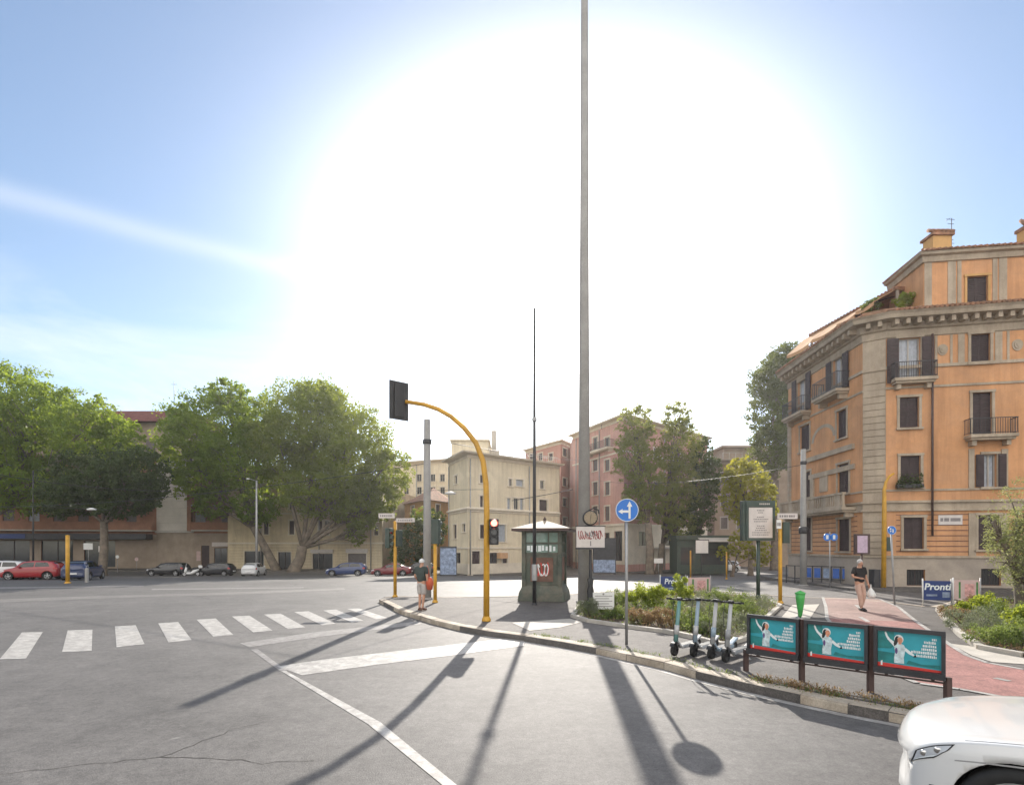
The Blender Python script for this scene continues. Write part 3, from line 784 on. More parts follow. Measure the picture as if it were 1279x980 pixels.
# ===== orange corner building
P0 = (X(985, 38.0), 38.0); P1 = (X(1078, 29.3), 29.3); P2 = (X(1107, 28.7), 28.7); P3 = (X(1278, 27.5), 27.5)
P3b = (P2[0]+(P3[0]-P2[0])*2.4, P2[1]+(P3[1]-P2[1])*2.4)
PB = (P3b[0]+2, P3b[1]+12); PA = (P0[0]+1, P0[1]+1.0)
ob = thing('apartment_building', 'orange stuccoed corner building with dark shutters, iron balconies and roof terrace', 'building', (P1[0], P1[1], 0))
FL, FC, FR = Face(P0, P1), Face(P1, P2), Face(P2, P3b)
zc = 14.4     # top of wall under the cornice
rwins = [('curtainb', (1123,422,1150,478), 'open'), ('w', (1213,417,1237,453), 'closed'), ('w', (1296,412,1322,452), 'closed'), ('w', (1372,408,1398,450), 'closed'),
    ('w', (1124,496,1148,534), 'closed'), ('db', (1215,490,1239,546), 'closed'), ('w', (1300,490,1326,530), 'closed'), ('w', (1378,488,1404,530), 'closed'),
    ('p', (1125,569,1150,608), 'closed'), ('o', (1229,567,1245,608), 'open'), ('w', (1300,565,1327,606), 'closed'), ('w', (1378,564,1404,606), 'closed'),
    ('w', (1129,646,1154,685), 'closed'), ('w', (1222,643,1247,686), 'closed'), ('w', (1300,642,1327,686), 'closed'), ('w', (1380,641,1404,686), 'closed'),
    ('g', (1133,711,1156,731), 'grate'), ('g', (1226,710,1251,731), 'grate'), ('g', (1302,709,1328,730), 'grate')]
lwins = [('b', (997,470,1008,516), 'open'), ('b', (1041,446,1054,490), 'open'), ('w', (1000,531,1012,563), 'closed'), ('w', (1046,512,1058,547), 'closed'),
    ('w', (1003,589,1013,621), 'closed'), ('w', (1047,579,1061,616), 'closed'), ('w', (1004,641,1014,687), 'closed'), ('w', (1047,648,1062,688), 'closed')]
wl = MB()
zpl = FR.uz(1150, 695)[1]; zgb0, zgb1 = FR.uz(1150, 636)[1], FR.uz(1150, 627)[1]; zt3 = FR.uz(1150, 612)[1]
bandsM = [(0, zpl, 1), (zgb0, zgb1, 2)]
hr = [FR.rect(*w_[1]) for w_ in rwins]; hl = [FL.rect(*w_[1]) for w_ in lwins]
FR.wall(wl, 0, zc, hr, 0, bands=bandsM); FL.wall(wl, 0, zc, hl, 0, bands=bandsM); FC.wall(wl, 0, zc, [], 2, bands=[(0, zpl, 1)])
for f in (Face(P3b, PB), Face(PB, (PA[0], PB[1])), Face((PA[0]+0.0, PB[1]), PA), Face(PA, P0)): f.wall(wl, 0, zc, [])
wl.poly([P0, P1, P2, P3b, PB, (PA[0], PB[1]), PA], zc+0.55, zc+0.8, 3)
sub('wall', wl, [M['orange'], M['plinth'], M['trim'], M['tile']], ob)
fs = [FL, FC, FR]
q = MB(); moulding(q, fs, [(0, zc-0.85), (0.06, zc-0.8), (0.08, zc-0.45), (0.2, zc-0.4), (0.22, zc-0.05), (0.75, zc), (0.8, zc+0.18), (0.9, zc+0.3), (0.0, zc+0.52)])
for f in (FL, FC, FR):
    k = int(f.L/0.52)
    for i in range(k):
        uc = (i+0.5)*f.L/k; f.box(q, uc-0.1, uc+0.1, 0.225, 0.62, zc-0.3, zc-0.02)
sub('cornice', q, M['trim'], ob)
for f in (FL, FR):   # tiled edge above the cornice
    q = MB(); k = int(f.L/0.23)
    for i in range(k):
        uc = (i+0.5)*f.L/k; q.tube([f.T(uc, 0.93, zc+0.36), f.T(uc, 0.0, zc+0.62)], 0.085, 6, smooth=True)
    sub('roof_tiles', q, M['tile'], ob)
q = MB()
zA = FR.uz(1150, 458)[1]; zB = FR.uz(1150, 483)[1]
for z0, z1, d in ((zA-0.06, zA+0.1, 0.07), (zB-0.06, zB+0.06, 0.05), (zgb0-0.08, zgb0+0.02, 0.1), (zgb1-0.02, zgb1+0.1, 0.1), (zt3-0.04, zt3+0.06, 0.05), (zpl-0.06, zpl+0.06, 0.07)):
    moulding(q, fs, band(z0, z1, d))
sub('string_course', q, M['trim'], ob)
for fq, ua, ub in ((FC, 0.03, FC.L-0.03), (FL, 0.02, 0.5)):   # rusticated corner pilasters
    q = MB()
    for i in range(30):
        z0 = zpl+0.1+i*0.36
        if z0+0.34 > zA-0.1: break
        if any(z0 < b1 and z0+0.34 > b0 for b0, b1 in ((zgb0-0.1, zgb1+0.1), (zt3-0.05, zt3+0.07))): continue
        fq.box(q, ua, ub, 0.001, 0.07, z0, z0+0.33)
    sub('quoins', q, M['trim'], ob)
q = MB()
for i in range(1, 9):
    z0 = zpl+(zgb0-zpl)*i/9
    for f, H_ in ((FR, hr), (FL, hl)):
        cuts = sorted([(h[0]-0.16, h[1]+0.16) for h in H_ if h[2] < z0 < h[3]+0.12]); u = 0.5
        for a, b in cuts+[(f.L-0.5, f.L)]:
            if a > u: f.box(q, u, a, 0.001, 0.012, z0-0.022, z0+0.022)
            u = max(u, b)
sub('joint_lines', q, M['rust'], ob)
for x0, x1 in ((1112,1120),(1168,1171),(1187,1190),(1197,1205),(1243,1252),(1258,1261),(1282,1290)):
    q = MB(); u0, u1, a, b = FR.rect(x0, 414, x1, 456); FR.box(q, u0, u1, 0.001, 0.035, zA+0.1, zc-0.86); sub('pilaster_strip', q, M['trim'], ob)
for x0, y0, x1, y1 in ((1210,560,1217,612),(1251,560,1259,612),(1210,640,1219,694),(1250,640,1259,694)):
    q = MB(); u0, u1, a, b = FR.rect(x0, y0, x1, y1); FR.box(q, u0, u1, 0.001, 0.05, a, b-0.02); sub('pilaster_strip', q, M['trim'], ob)
for f, x, y in ((FR, 1177.5, 436), (FR, 1271, 430), (FL, 1025, 488)):
    q = MB(); u, z = f.uz(x, y)
    for r_, d_ in ((0.26, 0.07), (0.17, 0.14), (0.08, 0.18)):
        vs = []
        for k in range(20):
            t_ = 2*math.pi*k/20; rr = r_*(1.3 if math.sin(t_) < -0.5 else 1.0); vs.append(f.T(u+r_*math.cos(t_)*0.95, 0.003, z+rr*math.sin(t_)))
        vs2 = [v+f.n*d_*0.5 for v in vs]; q.add(vs+vs2, [tuple(range(20, 40))]+[(k, (k+1) % 20, (k+1) % 20+20, k+20) for k in range(20)])
    sub('medallion', q, M['trim'], ob)
for x0, y0, x1, y1, dd_, nm_ in ((1012,586,1069,592,0.1,'pediment'), (1010,563,1068,569,0.16,'pediment'), (1014,598,1018,632,0.1,'pilaster_strip'), (1025,590,1035,614,0.06,'niche')):
    q = MB(); u0, u1, a, b = FL.rect(x0, y0, x1, y1); FL.box(q, u0, u1, 0.001, dd_, a, b); sub(nm_, q, M['trim'], ob)
q = MB(); uc, zc_ = FL.uz(1029, 549)
for k in range(11):
    t0, t1 = math.pi*k/11, math.pi*(k+1)/11
    for ra, rb in ((0.75, 0.95),):
        q.add([FL.T(uc+ra*math.cos(t0)*1.5, 0.03, zc_+ra*math.sin(t0)), FL.T(uc+rb*math.cos(t0)*1.5, 0.03, zc_+rb*math.sin(t0)), FL.T(uc+rb*math.cos(t1)*1.5, 0.03, zc_+rb*math.sin(t1)), FL.T(uc+ra*math.cos(t1)*1.5, 0.03, zc_+ra*math.sin(t1))], [(0,1,2,3)])
sub('stucco_arch', q, M['trim'], ob)
for (k_, px, kd), h in zip(rwins, hr): window(ob, FR, h, kd, M['trim'], slats=14, surround=0.13 if kd != 'grate' else 0, sill=kd != 'grate')
for (k_, px, kd), h in zip(lwins, hl): window(ob, FL, h, kd, M['trim'], slats=14, surround=0.13)
def bal_px(F, x0, x1, y, dep):
    u0, u1, a, b = F.rect(x0, y-10, x1, y); return u0, u1, F.uz((x0+x1)/2, y)[1], dep
balcony(ob, FR, *bal_px(FR, 1112, 1165, 474, 0.55), rail=0.85); balcony(ob, FR, *bal_px(FR, 1204, 1263, 544, 0.6), rail=0.85)
balcony(ob, FL, *bal_px(FL, 989, 1014, 518, 0.7), rail=1.0); balcony(ob, FL, *bal_px(FL, 1030, 1062, 492, 0.8), rail=1.0)
balcony(ob, FL, 0.3, FL.L-0.6, FL.uz(1060, 634)[1], 0.8, rail=0.85, stone=True)
q = MB(); u, z1 = FR.uz(1163, 418); z0 = FR.uz(1167, 669)[1]
q.tube([FR.T(u+0.02, 0.12, z0), FR.T(u+0.02, 0.12, z1)], 0.055, 8); sub('drainpipe', q, M['brown'], ob)
q = MB(); u0, u1, a, b = FR.rect(1172, 643, 1202, 655); FR.box(q, u0, u1, 0.014, 0.045, a, b); pl = sub('street_name_plaque', q, M['paleposter'], ob)
q = MB()
for i, (a_, b_) in enumerate(((0.08, 0.2), (0.24, 0.45), (0.5, 0.92))): FR.box(q, u0+(u1-u0)*a_, u0+(u1-u0)*b_, 0.046, 0.049, a+(b-a)*0.35, a+(b-a)*0.7)
sub('lettering', q, M['greyink'], pl)
# plants on the sill of the third storey window
P_ = []; u0, u1, a, b = FR.rect(1117, 592, 1150, 609)
for i in range(420): v = FR.T(random.uniform(u0, u1), random.uniform(0.15, 0.4), a+random.random()**1.3*(b-a)*random.choice((0.5, 0.8, 1))); P_.append(v)
wp = leaves_mesh('window_box_plant', np.array([v[:] for v in P_]), 0.12, LF['dark']); tag(wp, 'dark green potted plants on the third floor sill of the orange building', 'plant')
wb = MB(); FR.box(wb, u0, u1, 0.14, 0.36, a-0.02, a+0.16); o_ = wb.build('window_box', M['darkmetal'], wp)
# attic storey set back
za0 = zc+0.8; D2 = 29.0
a0 = (X(1154, D2), D2); a1 = (X(1280, D2)+14, D2-2.6); a0b = (a0[0]+0.4, a0[1]+3.2)
FA = Face(a0, a1); FAL = Face(a0b, a0); zt = FA.uz(1154, 322)[1]
awin = [FA.rect(1208,345,1234,379), FA.rect(1300,343,1326,378), FA.rect(1385,343,1410,378)]
q = MB(); FA.wall(q, za0-0.3, zt, awin, 0); FAL.wall(q, za0-0.3, zt, [FAL.rect(1120,372,1126,398)] if False else []); Face(a1, (a1[0], a1[1]+6)).wall(q, za0-0.3, zt, []); Face((a1[0], a1[1]+6), a0b).wall(q, za0-0.3, zt, [])
for x0, x1 in ((1155,1164),(1184,1194),(1196,1201),(1240,1246),(1248,1258)):
    u0, u1, a, b = FA.rect(x0, 340, x1, 390); FA.box(q, u0, u1, 0.001, 0.03, za0, zt-0.02, 1)
sub('attic', q, [M['orange'], M['trim']], ob)
q = MB(); moulding(q, [FAL, FA], [(0, zt-0.3), (0.1, zt-0.28), (0.14, zt), (0.3, zt+0.05), (0.34, zt+0.2), (0.0, zt+0.22)])
sub('cornice', q, M['trim'], ob)
for h in awin: window(ob, FA, h, 'closed', M['ochre'], slats=12, surround=0.12)
# hipped tile roof over the attic
q = MB(); e0 = [Vector((a0[0]-0.35, a0[1]-0.35, zt+0.2)), Vector((a1[0], a1[1]-0.35, zt+0.2)), Vector((a1[0], a1[1]+6, zt+0.2)), Vector((a0b[0]-0.4, a0b[1], zt+0.2))]
r0 = Vector((a0[0]+3.4, a0[1]+2.4, zt+1.3)); r1 = Vector((a1[0], a1[1]+3, zt+1.3))
q.add([e0[0], e0[1], r1, r0], [(0,1,2,3)]); q.add([e0[0], r0, e0[3]], [(0,1,2)]); q.add([e0[3], r0, r1, e0[2]], [(0,1,2,3)])
n_ = 70
for i in range(n_+1):
    s_ = e0[0].lerp(e0[1], i/n_); e_ = r0.lerp(r1, max(0, (i/n_-0.18)/0.82)) if i/n_ > 0.18 else e0[0].lerp(r0, i/n_/0.18)
    q.tube([s_+Vector((0, -0.06, 0.03)), e_+Vector((0, 0, 0.05))], 0.07, 5)
for i in range(24):
    s_ = e0[3].lerp(e0[0], i/24); e_ = e0[3].lerp(r0, i/24) if i < 24 else r0
    q.tube([s_, s_.lerp(r0, 0.96 if i > 8 else 0.5)], 0.06, 5)
sub('roof', q, M['tile'], ob)
def chimney(par, c, w, h, z):
    q = MB(); q.box(c[0]-w/2, c[0]+w/2, c[1]-w*0.35, c[1]+w*0.35, z-1.2, z+h*0.55, 0); ch = sub('chimney', q, M['ochre'], par)
    q = MB(); q.box(c[0]-w*0.6, c[0]+w*0.6, c[1]-w*0.45, c[1]+w*0.45, z+h*0.55+0.002, z+h*0.68)
    for i in range(5): q.tube([(c[0]-w*0.55+i*w*0.27, c[1]-w*0.45, z+h*0.72), (c[0]-w*0.5+i*w*0.25, c[1], z+h)], 0.1, 5)
    sub('chimney_cap', q, M['tile'], ch)
c = A(1171, 310, 30.2); chimney(ob, (c.x, c.y), 1.05, 1.1, A(0, 312, 30.2).z)
c = A(1283, 295, 30.2); chimney(ob, (c.x, c.y), 0.7, 1.4, A(0, 306, 30.2).z)
q = MB(); c = A(1189, 310, 30); q.tube([(c.x, c.y, c.z-0.5), (c.x, c.y, c.z+1.7)], 0.02, 5)
for dz, wd in ((1.65, 0.3), (1.4, 0.22), (0.5, 0.18), (0.3, 0.25)): q.tube([(c.x-wd, c.y, c.z+dz), (c.x+wd*0.6, c.y, c.z+dz-0.03)], 0.014, 4)
q.tube([(c.x-0.2, c.y-0.15, c.z+1.62), (c.x-0.2, c.y+0.15, c.z+1.62)], 0.012, 4)
o_ = q.build('television_antenna', M['darkmetal']); tag(o_, 'thin television antenna on the roof of the orange building', 'antenna')
# terrace: pergola frame, awnings, parapet plants
q = MB()
tp = [A(x, y, d) for x, y, d in ((985,452,38.5),(1010,425,36.5),(1035,405,34.5),(1062,390,32.5),(1088,376,31.3),(1120,366,30.6))]
for p_ in tp: q.tube([(p_.x+0.8, p_.y+0.6, zc+0.6), (p_.x+0.8, p_.y+0.6, p_.z+0.25)], 0.03, 5)
q.tube([Vector((p_.x+0.8, p_.y+0.6, p_.z+0.25)) for p_ in tp], 0.03, 5)
q.tube([Vector((p_.x+0.8, p_.y+0.6, p_.z-0.7)) for p_ in tp], 0.02, 5)
sub('terrace_frame', q, M['darkmetal'], ob)
CE = Face((21.35, 37.6), (22.45, 30.6)); zcn = 17.15
q = MB(); CE.box(q, 0, CE.L, -2.6, 0.25, zcn, zcn+0.1, 0)
k = int(CE.L/0.26)
for i in range(k): q.tube([CE.T((i+0.5)*CE.L/k, 0.32, zcn+0.12), CE.T((i+0.5)*CE.L/k, -2.4, zcn+0.42)], 0.085, 6)
CE.box(q, 0, CE.L, -2.6, 0.15, zcn+0.101, zcn+0.2, 0); sub('canopy_roof', q, M['tile'], ob)
q = MB(); CE.wall(q, zc+0.6, zcn-0.002, [], 0)
for v in range(len(q.v)): q.v[v] = (q.v[v][0]+2.2, q.v[v][1], q.v[v][2])
sub('terrace_wall', q, M['ochre'], ob)
for i in range(6):
    q = MB(); u = CE.L*i/5*0.98+0.05; CE.box(q, u-0.06, u+0.06, 0.0, 0.12, zc+0.6, zcn-0.003); sub('terrace_post', q, M['plinth'], ob)
for i, (ua, ub, dr) in enumerate(((-0.6, 1.6, 1.15), (1.9, 3.9, 1.0), (4.1, 5.5, 0.85), (5.6, 6.9, 0.7))):
    q = MB(); n_ = 8
    for k in range(n_):
        t0, t1 = ua+(ub-ua)*k/n_, ua+(ub-ua)*(k+1)/n_; s0, s1 = 0.10*math.sin(math.pi*k/n_), 0.10*math.sin(math.pi*(k+1)/n_)
        ins, out = 0.2, 1.55
        p_ = [CE.T(t0, ins, zcn+0.05), CE.T(t1, ins, zcn+0.05), CE.T(t1, out, zcn-dr-s1), CE.T(t0, out, zcn-dr-s0)]
        q.add(p_+[p_[3]-Vector((0, 0, 0.22)), p_[2]-Vector((0, 0, 0.22))], [(0,1,2,3),(3,2,5,4)])
    o_ = sub('awning', q, M['awning'], ob); so_ = o_.modifiers.new('s', 'SOLIDIFY'); so_.thickness = 0.03
q = MB(); moulding(q, [Face((P0[0]+0.9, P0[1]-0.5), (P1[0]+1.0, P1[1]+0.8)), Face((P1[0]+1.0, P1[1]+0.8), (P2[0]+0.6, P2[1]+0.9)), Face((P2[0]+0.6, P2[1]+0.9), (a0[0], a0[1]+0.05))], [(0, zc+0.6), (0, zc+1.0), (-0.2, zc+1.0), (-0.2, zc+0.6)])
sub('parapet', q, M['tile'], ob)
for i, (px, py, dd_) in enumerate(((1130,384,30.0),(1142,382,30.0),(1090,391,31.2))):
    c = A(px, py, dd_); Pp, _ = blob_points((c.x, c.y, c.z+0.3), (0.5, 0.4, 0.75), 800, 14, 0.35)
    o_ = leaves_mesh('terrace_plant', Pp, 0.12, LF['bright' if i < 2 else 'mid'])
    tag(o_, ('leafy green shrub on the roof terrace left of the attic wall', 'yellow-green shrub on the roof terrace touching the attic wall', 'small green plant on the terrace parapet over the building corner')[i], 'plant')

# ===== generic block
def block(label, faces, z1, m, wins, base, roofm=None, cornice=0.35, trimm=None, name='apartment_building', z0=-1.1, back=15, bands=(), mats=None, dep=0.24):
    """faces: plan points left to right; wins: {face index: [(rect px or uz, kind, shutter material)]}"""
    trimm = trimm or M['villatrim']
    root = thing(name, label, 'building', (base[0], base[1], 0))
    FF = [Face(a, b) for a, b in zip(faces, faces[1:])]
    mb = MB()
    for i, f in enumerate(FF):
        hs = [w_[0] for w_ in wins.get(i, [])]; f.wall(mb, z0, z1, hs, 0, bands=bands, dep=dep)
    p0, p1 = faces[0], faces[-1]; yb = max(p0[1], p1[1])+back
    rest = [p1, (p1[0]+1.5, yb), (p0[0]+1.0, yb), p0]
    for a, b in zip(rest, rest[1:]): Face(a, b).wall(mb, z0, z1, [])
    mb.sheet(list(faces)+[rest[1], rest[2]], z1-0.03, 0)
    sub('wall', mb, mats or [m, trimm], root)
    if cornice:
        q = MB(); c_ = cornice*1.35
        moulding(q, FF, [(0, z1-0.45), (0.08, z1-0.42), (0.1, z1-0.12), (c_, z1-0.06), (c_*1.1, z1+0.1), (-0.4, z1+0.12)])
        sub('cornice', q, trimm, root)
    for i, f in enumerate(FF):
        for w_ in wins.get(i, []):
            window(root, f, w_[0], w_[1], w_[3] if len(w_) > 3 else trimm, w_[2] if len(w_) > 2 else None, surround=0.17 if w_[1] not in ('roller', 'shop', 'grate') else 0.1, sill=w_[1] not in ('shop',))
    return root, FF
# ===== cream villa in the middle
c0, c1, c2 = (X(561, 66.46), 66.46), (X(585, 59.92), 59.92), (X(699, 69.15), 69.15)
f0, f1 = Face(c0, c1), Face(c1, c2)
def W(f, lst): return [(f.rect(*r[0]),)+tuple(r[1:]) for r in lst]
vw = {0: W(f0, [((568,594,572,604),'glass'),((567,655,571,672),'closed'),((578,654,582,664),'glass'),((568,690,576,717),'shop')]),
      1: W(f1, [((600,593,604,603),'closed'),((600,619,604,633),'closed'),((636,598,640,607),'glass'),((645,599,654,607),'closed',M['shutterb']),((675,600,680,610),'glass'),
                ((634,622,638,639),'closed',M['shutterb']),((642,622,648,638),'glass'),((650,622,654,639),'closed',M['shutterb']),((674,624,684,641),'closed'),
                ((622,655,632,676),'closed',M['shutterb']),((655,656,662,676),'closed',M['shutterb']),((676,657,684,676),'closed',M['shutterb']),((600,655,606,672),'closed'),
                ((612,690,622,716.5),'shop'),((628,690,634,716),'closed'),((590,688,600,717),'closed'),((668,690,678,714),'shop')])}
vz = Z(566, 59.92)
vb, VF = block('three storey cream villa with roof tower and stone string course in the middle', [c0, c1, c2], vz, M['villa'], vw, (c1[0], c1[1]), cornice=0.7, name='villa')
q = MB(); zs_ = VF[1].uz(590, 636)[1]; moulding(q, VF, [(0, zs_-0.3), (0.1, zs_-0.25), (0.12, zs_-0.05), (0.3, zs_), (0.32, zs_+0.12), (0, zs_+0.3)])
zs2 = VF[1].uz(590, 684)[1]; moulding(q, VF, band(zs2-0.1, zs2+0.1, 0.1)); moulding(q, VF, band(-0.9, 0.3, 0.06)); sub('string_course', q, M['villatrim'], vb)
q = MB(); a_ = A(565, 552, 63.9); b_ = A(611, 554, 63.9)
q.box(a_.x, b_.x, 63.2, 69.5, vz-0.1, a_.z, 0); q.box(a_.x-0.15, b_.x+0.15, 63.0, 69.7, a_.z+0.002, a_.z+0.16, 0); sub('roof_tower', q, M['villa'], vb)
q = MB(); a_ = A(617.5, 538, 66.74); q.box(a_.x-0.3, a_.x+0.3, 66.5, 67.0, vz-0.1, a_.z); q.box(a_.x-0.5, a_.x+0.7, 66.3, 67.3, vz-0.1, vz+1.5); sub('chimney', q, M['slab'], vb)
q = MB(); f = VF[1]
for i in range(40):
    u = 3+i*0.35
    if u > f.L-0.4: break
    f.box(q, u-0.015, u+0.015, 0.1, 0.13, vz+0.11, vz+0.95)
f.box(q, 2.8, f.L-0.3, 0.09, 0.14, vz+0.95, vz+1.02); sub('railing', q, M['slab'], vb)
q = MB(); f = VF[1]; u0, u1, a, b = f.rect(620, 690, 629, 697); f.box(q, u0, u1, 0.2, 0.9, a, b); sub('shop_sign', q, M['awning'], vb)
# ===== salmon building behind the villa
s0, s1, s2 = (X(657, 93.72), 93.72), (X(701, 85.2), 85.2), (X(730, 93.72), 93.72)
f0, f1 = Face(s0, s1), Face(s1, s2)
sw = {0: W(f0, [((x-2,y,x+3,y+9),'closed') for x in (664,675,688) for y in (566,)]), 1: W(f1, [((x-2.5,y,x+2.5,y+10),'closed') for x in (706,716) for y in (560,597,622,646)])}
sb, SF = block('salmon pink block with flat roof partly hidden behind the villa', [s0, s1, s2], Z(551, 85.2), M['salmon'], sw, (s1[0], s1[1]), cornice=0.5)
# ===== pink building behind the poplars
k0, k1, k2 = (X(716, 78.1), 78.1), (X(780, 66.03), 66.03), (X(884, 80), 80)
f0, f1 = Face(k0, k1), Face(k1, k2)
pw = {0: W(f0, [((x-3,y0,x+3,y1),kd,M['shutterg']) for x in (744,759) for y0, y1, kd in ((546,561,'glass'),(574,588,'closed'),(602,618,'closed'),(632,650,'closed'),(665,680,'shop'))]+[((768,663,778,700),'shop')]),
      1: W(f1, [((x-4,y0,x+4,y1),'closed',M['shutterg']) for x in (796,821,846,868) for y0, y1 in ((560,574),(602,616),(632,648))]+[((x-7,664,x+7,681),'shop') for x in (805,838)]+[((x-6,668,x+6,700),'shop') for x in (866,)])}
zpk = Z(520, 66.03); zst = Z(655, 66.03)
pb, PF = block('pink stuccoed block with pale stone ground floor behind the tall poplars', [k0, k1, k2], zpk, M['pink'], pw, (k1[0], k1[1]), cornice=0.6, bands=[(0, zst, 1)])
q = MB(); moulding(q, PF, band(zst-0.1, zst+0.2, 0.15)); zz = PF[0].uz(760, 568)[1]; moulding(q, PF, band(zz-0.15, zz+0.05, 0.12)); sub('string_course', q, M['villatrim'], pb)
u0, u1, a, b = PF[0].rect(738, 545, 768, 562); balcony(pb, PF[0], u0+0.2, u1-0.2, a, 1.0, m=M['villatrim'])
q = MB(); u0, u1, a, b = PF[1].rect(808, 683, 858, 687); PF[1].box(q, u0, u1, 0.1, 2.0, b-0.15, b); 
sub('awning', q, M['paleposter'], pb)
# ===== scaffolded grey-brown block on the right, far
h0, h1 = (X(893, 88.04), 88.04), (X(990, 85.2), 85.2)
f0 = Face(h0, h1); hz = Z(575, 86.62)
hw = {0: W(f0, [((x-4,y,x+4,y+14),'closed',M['shutterg']) for x in (905,925,945,965) for y in (590,618,646)])}
hb, HF = block('grey brown block with roof terraces and thin railings beside the tall tree', [h0, h1], hz, M['greybld'], hw, (h0[0], h0[1]), cornice=1.2, trimm=M['slab'])
q = MB(); a_ = A(905, 560, 90.88); q.box(a_.x, a_.x+12, 91, 97, hz, hz+2.8); q.box(a_.x-0.8, a_.x+12.8, 89.8, 98, hz+2.802, hz+3.1); sub('penthouse', q, M['greybld'], hb)
q = MB()
for i in range(14):
    x_ = a_.x-1+i*1.07; q.tube([(x_, 88.9, hz), (x_, 88.9, hz+(4.0 if i > 4 else 1.7))], 0.045, 4)
q.tube([(a_.x-1, 88.9, hz+1.7), (a_.x+13, 88.9, hz+1.7)], 0.045, 4); q.tube([(a_.x+3.5, 88.9, hz+4), (a_.x+13, 88.9, hz+4)], 0.045, 4); sub('railing', q, M['slab'], hb)
# ===== pale block and small orange house behind, left of the villa
m0, m1 = (X(478, 105.08), 105.08), (X(562, 99.4), 99.4)
f0 = Face(m0, m1)
mw = {0: W(f0, [((x-3,y,x+3,y+9),'glass') for x in (492,508,524,541,553) for y in (592,608,624,642)])}
mb_, MF = block('pale yellow block with flat roof seen between the plane tree and the villa', [m0, m1], Z(577, 102.24), M['villa'], mw, (m0[0], m0[1]), cornice=0.7)
o0, o1, o2 = (X(506, 88.04), 88.04), (X(535, 79.52), 79.52), (X(562, 85.2), 85.2)
f0, f1 = Face(o0, o1), Face(o1, o2)
ow = {0: W(f0, [((514,632,518,644),'closed')]), 1: W(f1, [((545,630,550,645),'closed')])}
oz = Z(625, 80.94)
og, OF = block('small orange house with hipped tile roof behind the concrete pole', [o0, o1, o2], oz, M['ochre'], ow, (o1[0], o1[1]), cornice=0, name='house', back=8)
q = MB(); ap = Vector((o1[0]-0.2, o1[1]+7, oz+2.6)); ring = [Vector((o0[0]-0.5, o0[1], oz)), Vector((o1[0], o1[1]-0.7, oz)), Vector((o2[0]+0.6, o2[1], oz)), Vector((o2[0]+1, o2[1]+9, oz)), Vector((o0[0], o0[1]+9, oz))]
for i in range(5): q.add([ring[i], ring[(i+1) % 5], ap], [(0, 1, 2)])
sub('roof', q, M['tile'], og)
# ===== beige building with shops
b0, b1, b2 = (X(285, 75.97), 75.97), (X(478, 74.55), 74.55), (X(486, 85.2), 85.2)
f0, f1 = Face(b0, b1), Face(b1, b2)
bw = {0: W(f0, [((391,691,416,713),'shop'),((435,691,458,713),'roller',M['shutterg']),((348,689,364,713),'shop'),((306,688,330,712),'shop'),((398,650,403,668),'closed'),((406,650,411,668),'glass'),((468,656,473,668),'closed'),((436,650,442,667),'closed'),
     ((362,650,368,667),'closed'),((330,650,336,667),'closed'),((398,618,405,636),'closed'),((436,618,442,636),'closed'),((466,618,472,636),'closed'),((362,618,368,636),'closed')])}
bz = Z(600, 75.26)
bb, BF = block('beige building with rusticated ground floor and dark shopfronts behind the plane tree', [b0, b1, b2], bz, M['beige'], bw, (b1[0], b1[1]), cornice=0.5)
q = MB(); z_ = Z(678, 75.26); moulding(q, BF, band(z_-0.12, z_+0.12, 0.18)); z_ = Z(641, 75.26); moulding(q, BF, band(z_-0.1, z_+0.1, 0.12)); sub('string_course', q, M['villatrim'], bb)
q = MB(); f = BF[0]
for i in range(1, 9):
    z0 = GLOW+0.13+i*0.4; u = 0.3
    cuts = sorted([(w_[0][0]-0.1, w_[0][1]+0.1) for w_ in bw[0] if w_[0][2] < z0 < w_[0][3]+0.1])
    for a, b in cuts+[(f.L-0.2, f.L)]:
        if a > u: f.box(q, u, a, 0.001, 0.02, z0-0.03, z0+0.03)
        u = max(u, b)
sub('joint_lines', q, M['villa'], bb)
q = MB()
for x0, x1, y0, y1 in ((389,417,686,690),(433,460,685,690)):
    u0, u1, a, b = BF[0].rect(x0, y0, x1, y1); BF[0].box(q, u0, u1, 0.002, 0.25, a, b)
sub('shop_fascia', q, M['paleposter'], bb)
# ===== brick apartment block with long balconies
r0, r1, r2, r3 = (X(-190, 71), 71), (X(196, 78.1), 78.1), (X(242, 76.11), 76.11), (X(342, 78.67), 78.67)
root = thing('apartment_building', 'long brown brick apartment block with balconies and dark red roof storey at left', 'building', (r1[0], r1[1], 0))
F0, F1, F2 = Face(r0, r1), Face(r1, r2), Face(r2, r3)
lev = [4.66, 8.2, 11.7, 15.2]
ww = []
for lz in lev[:3]:
    for i in range(15):
        u = 2.4+i*3.1
        if u < F0.L-1.8: ww.append(((u, u+1.4, lz+0.3, lz+2.8), 'curtain' if (i*7+int(lz)) % 5 == 1 else 'closed', M['shutterg']))
gsh = [((1.0+i*5.4, 1.0+i*5.4+4.0, -0.7, 3.1), 'shop') for i in range(10) if 1.0+i*5.4+4.0 < F0.L-0.3]
w2 = W(F2, [((244,640,257,653),'curtain'),((277,642,297,660),'closed',M['shutterg']),((303,641,315,662),'curtain'),((244,608,257,624),'closed'),((277,610,297,628),'closed',M['shutterg']),((252,681,262,712),'closed'),((268,684,284,712),'shop'),((290,681,300,712),'shop'),((318,682,338,712),'shop')])
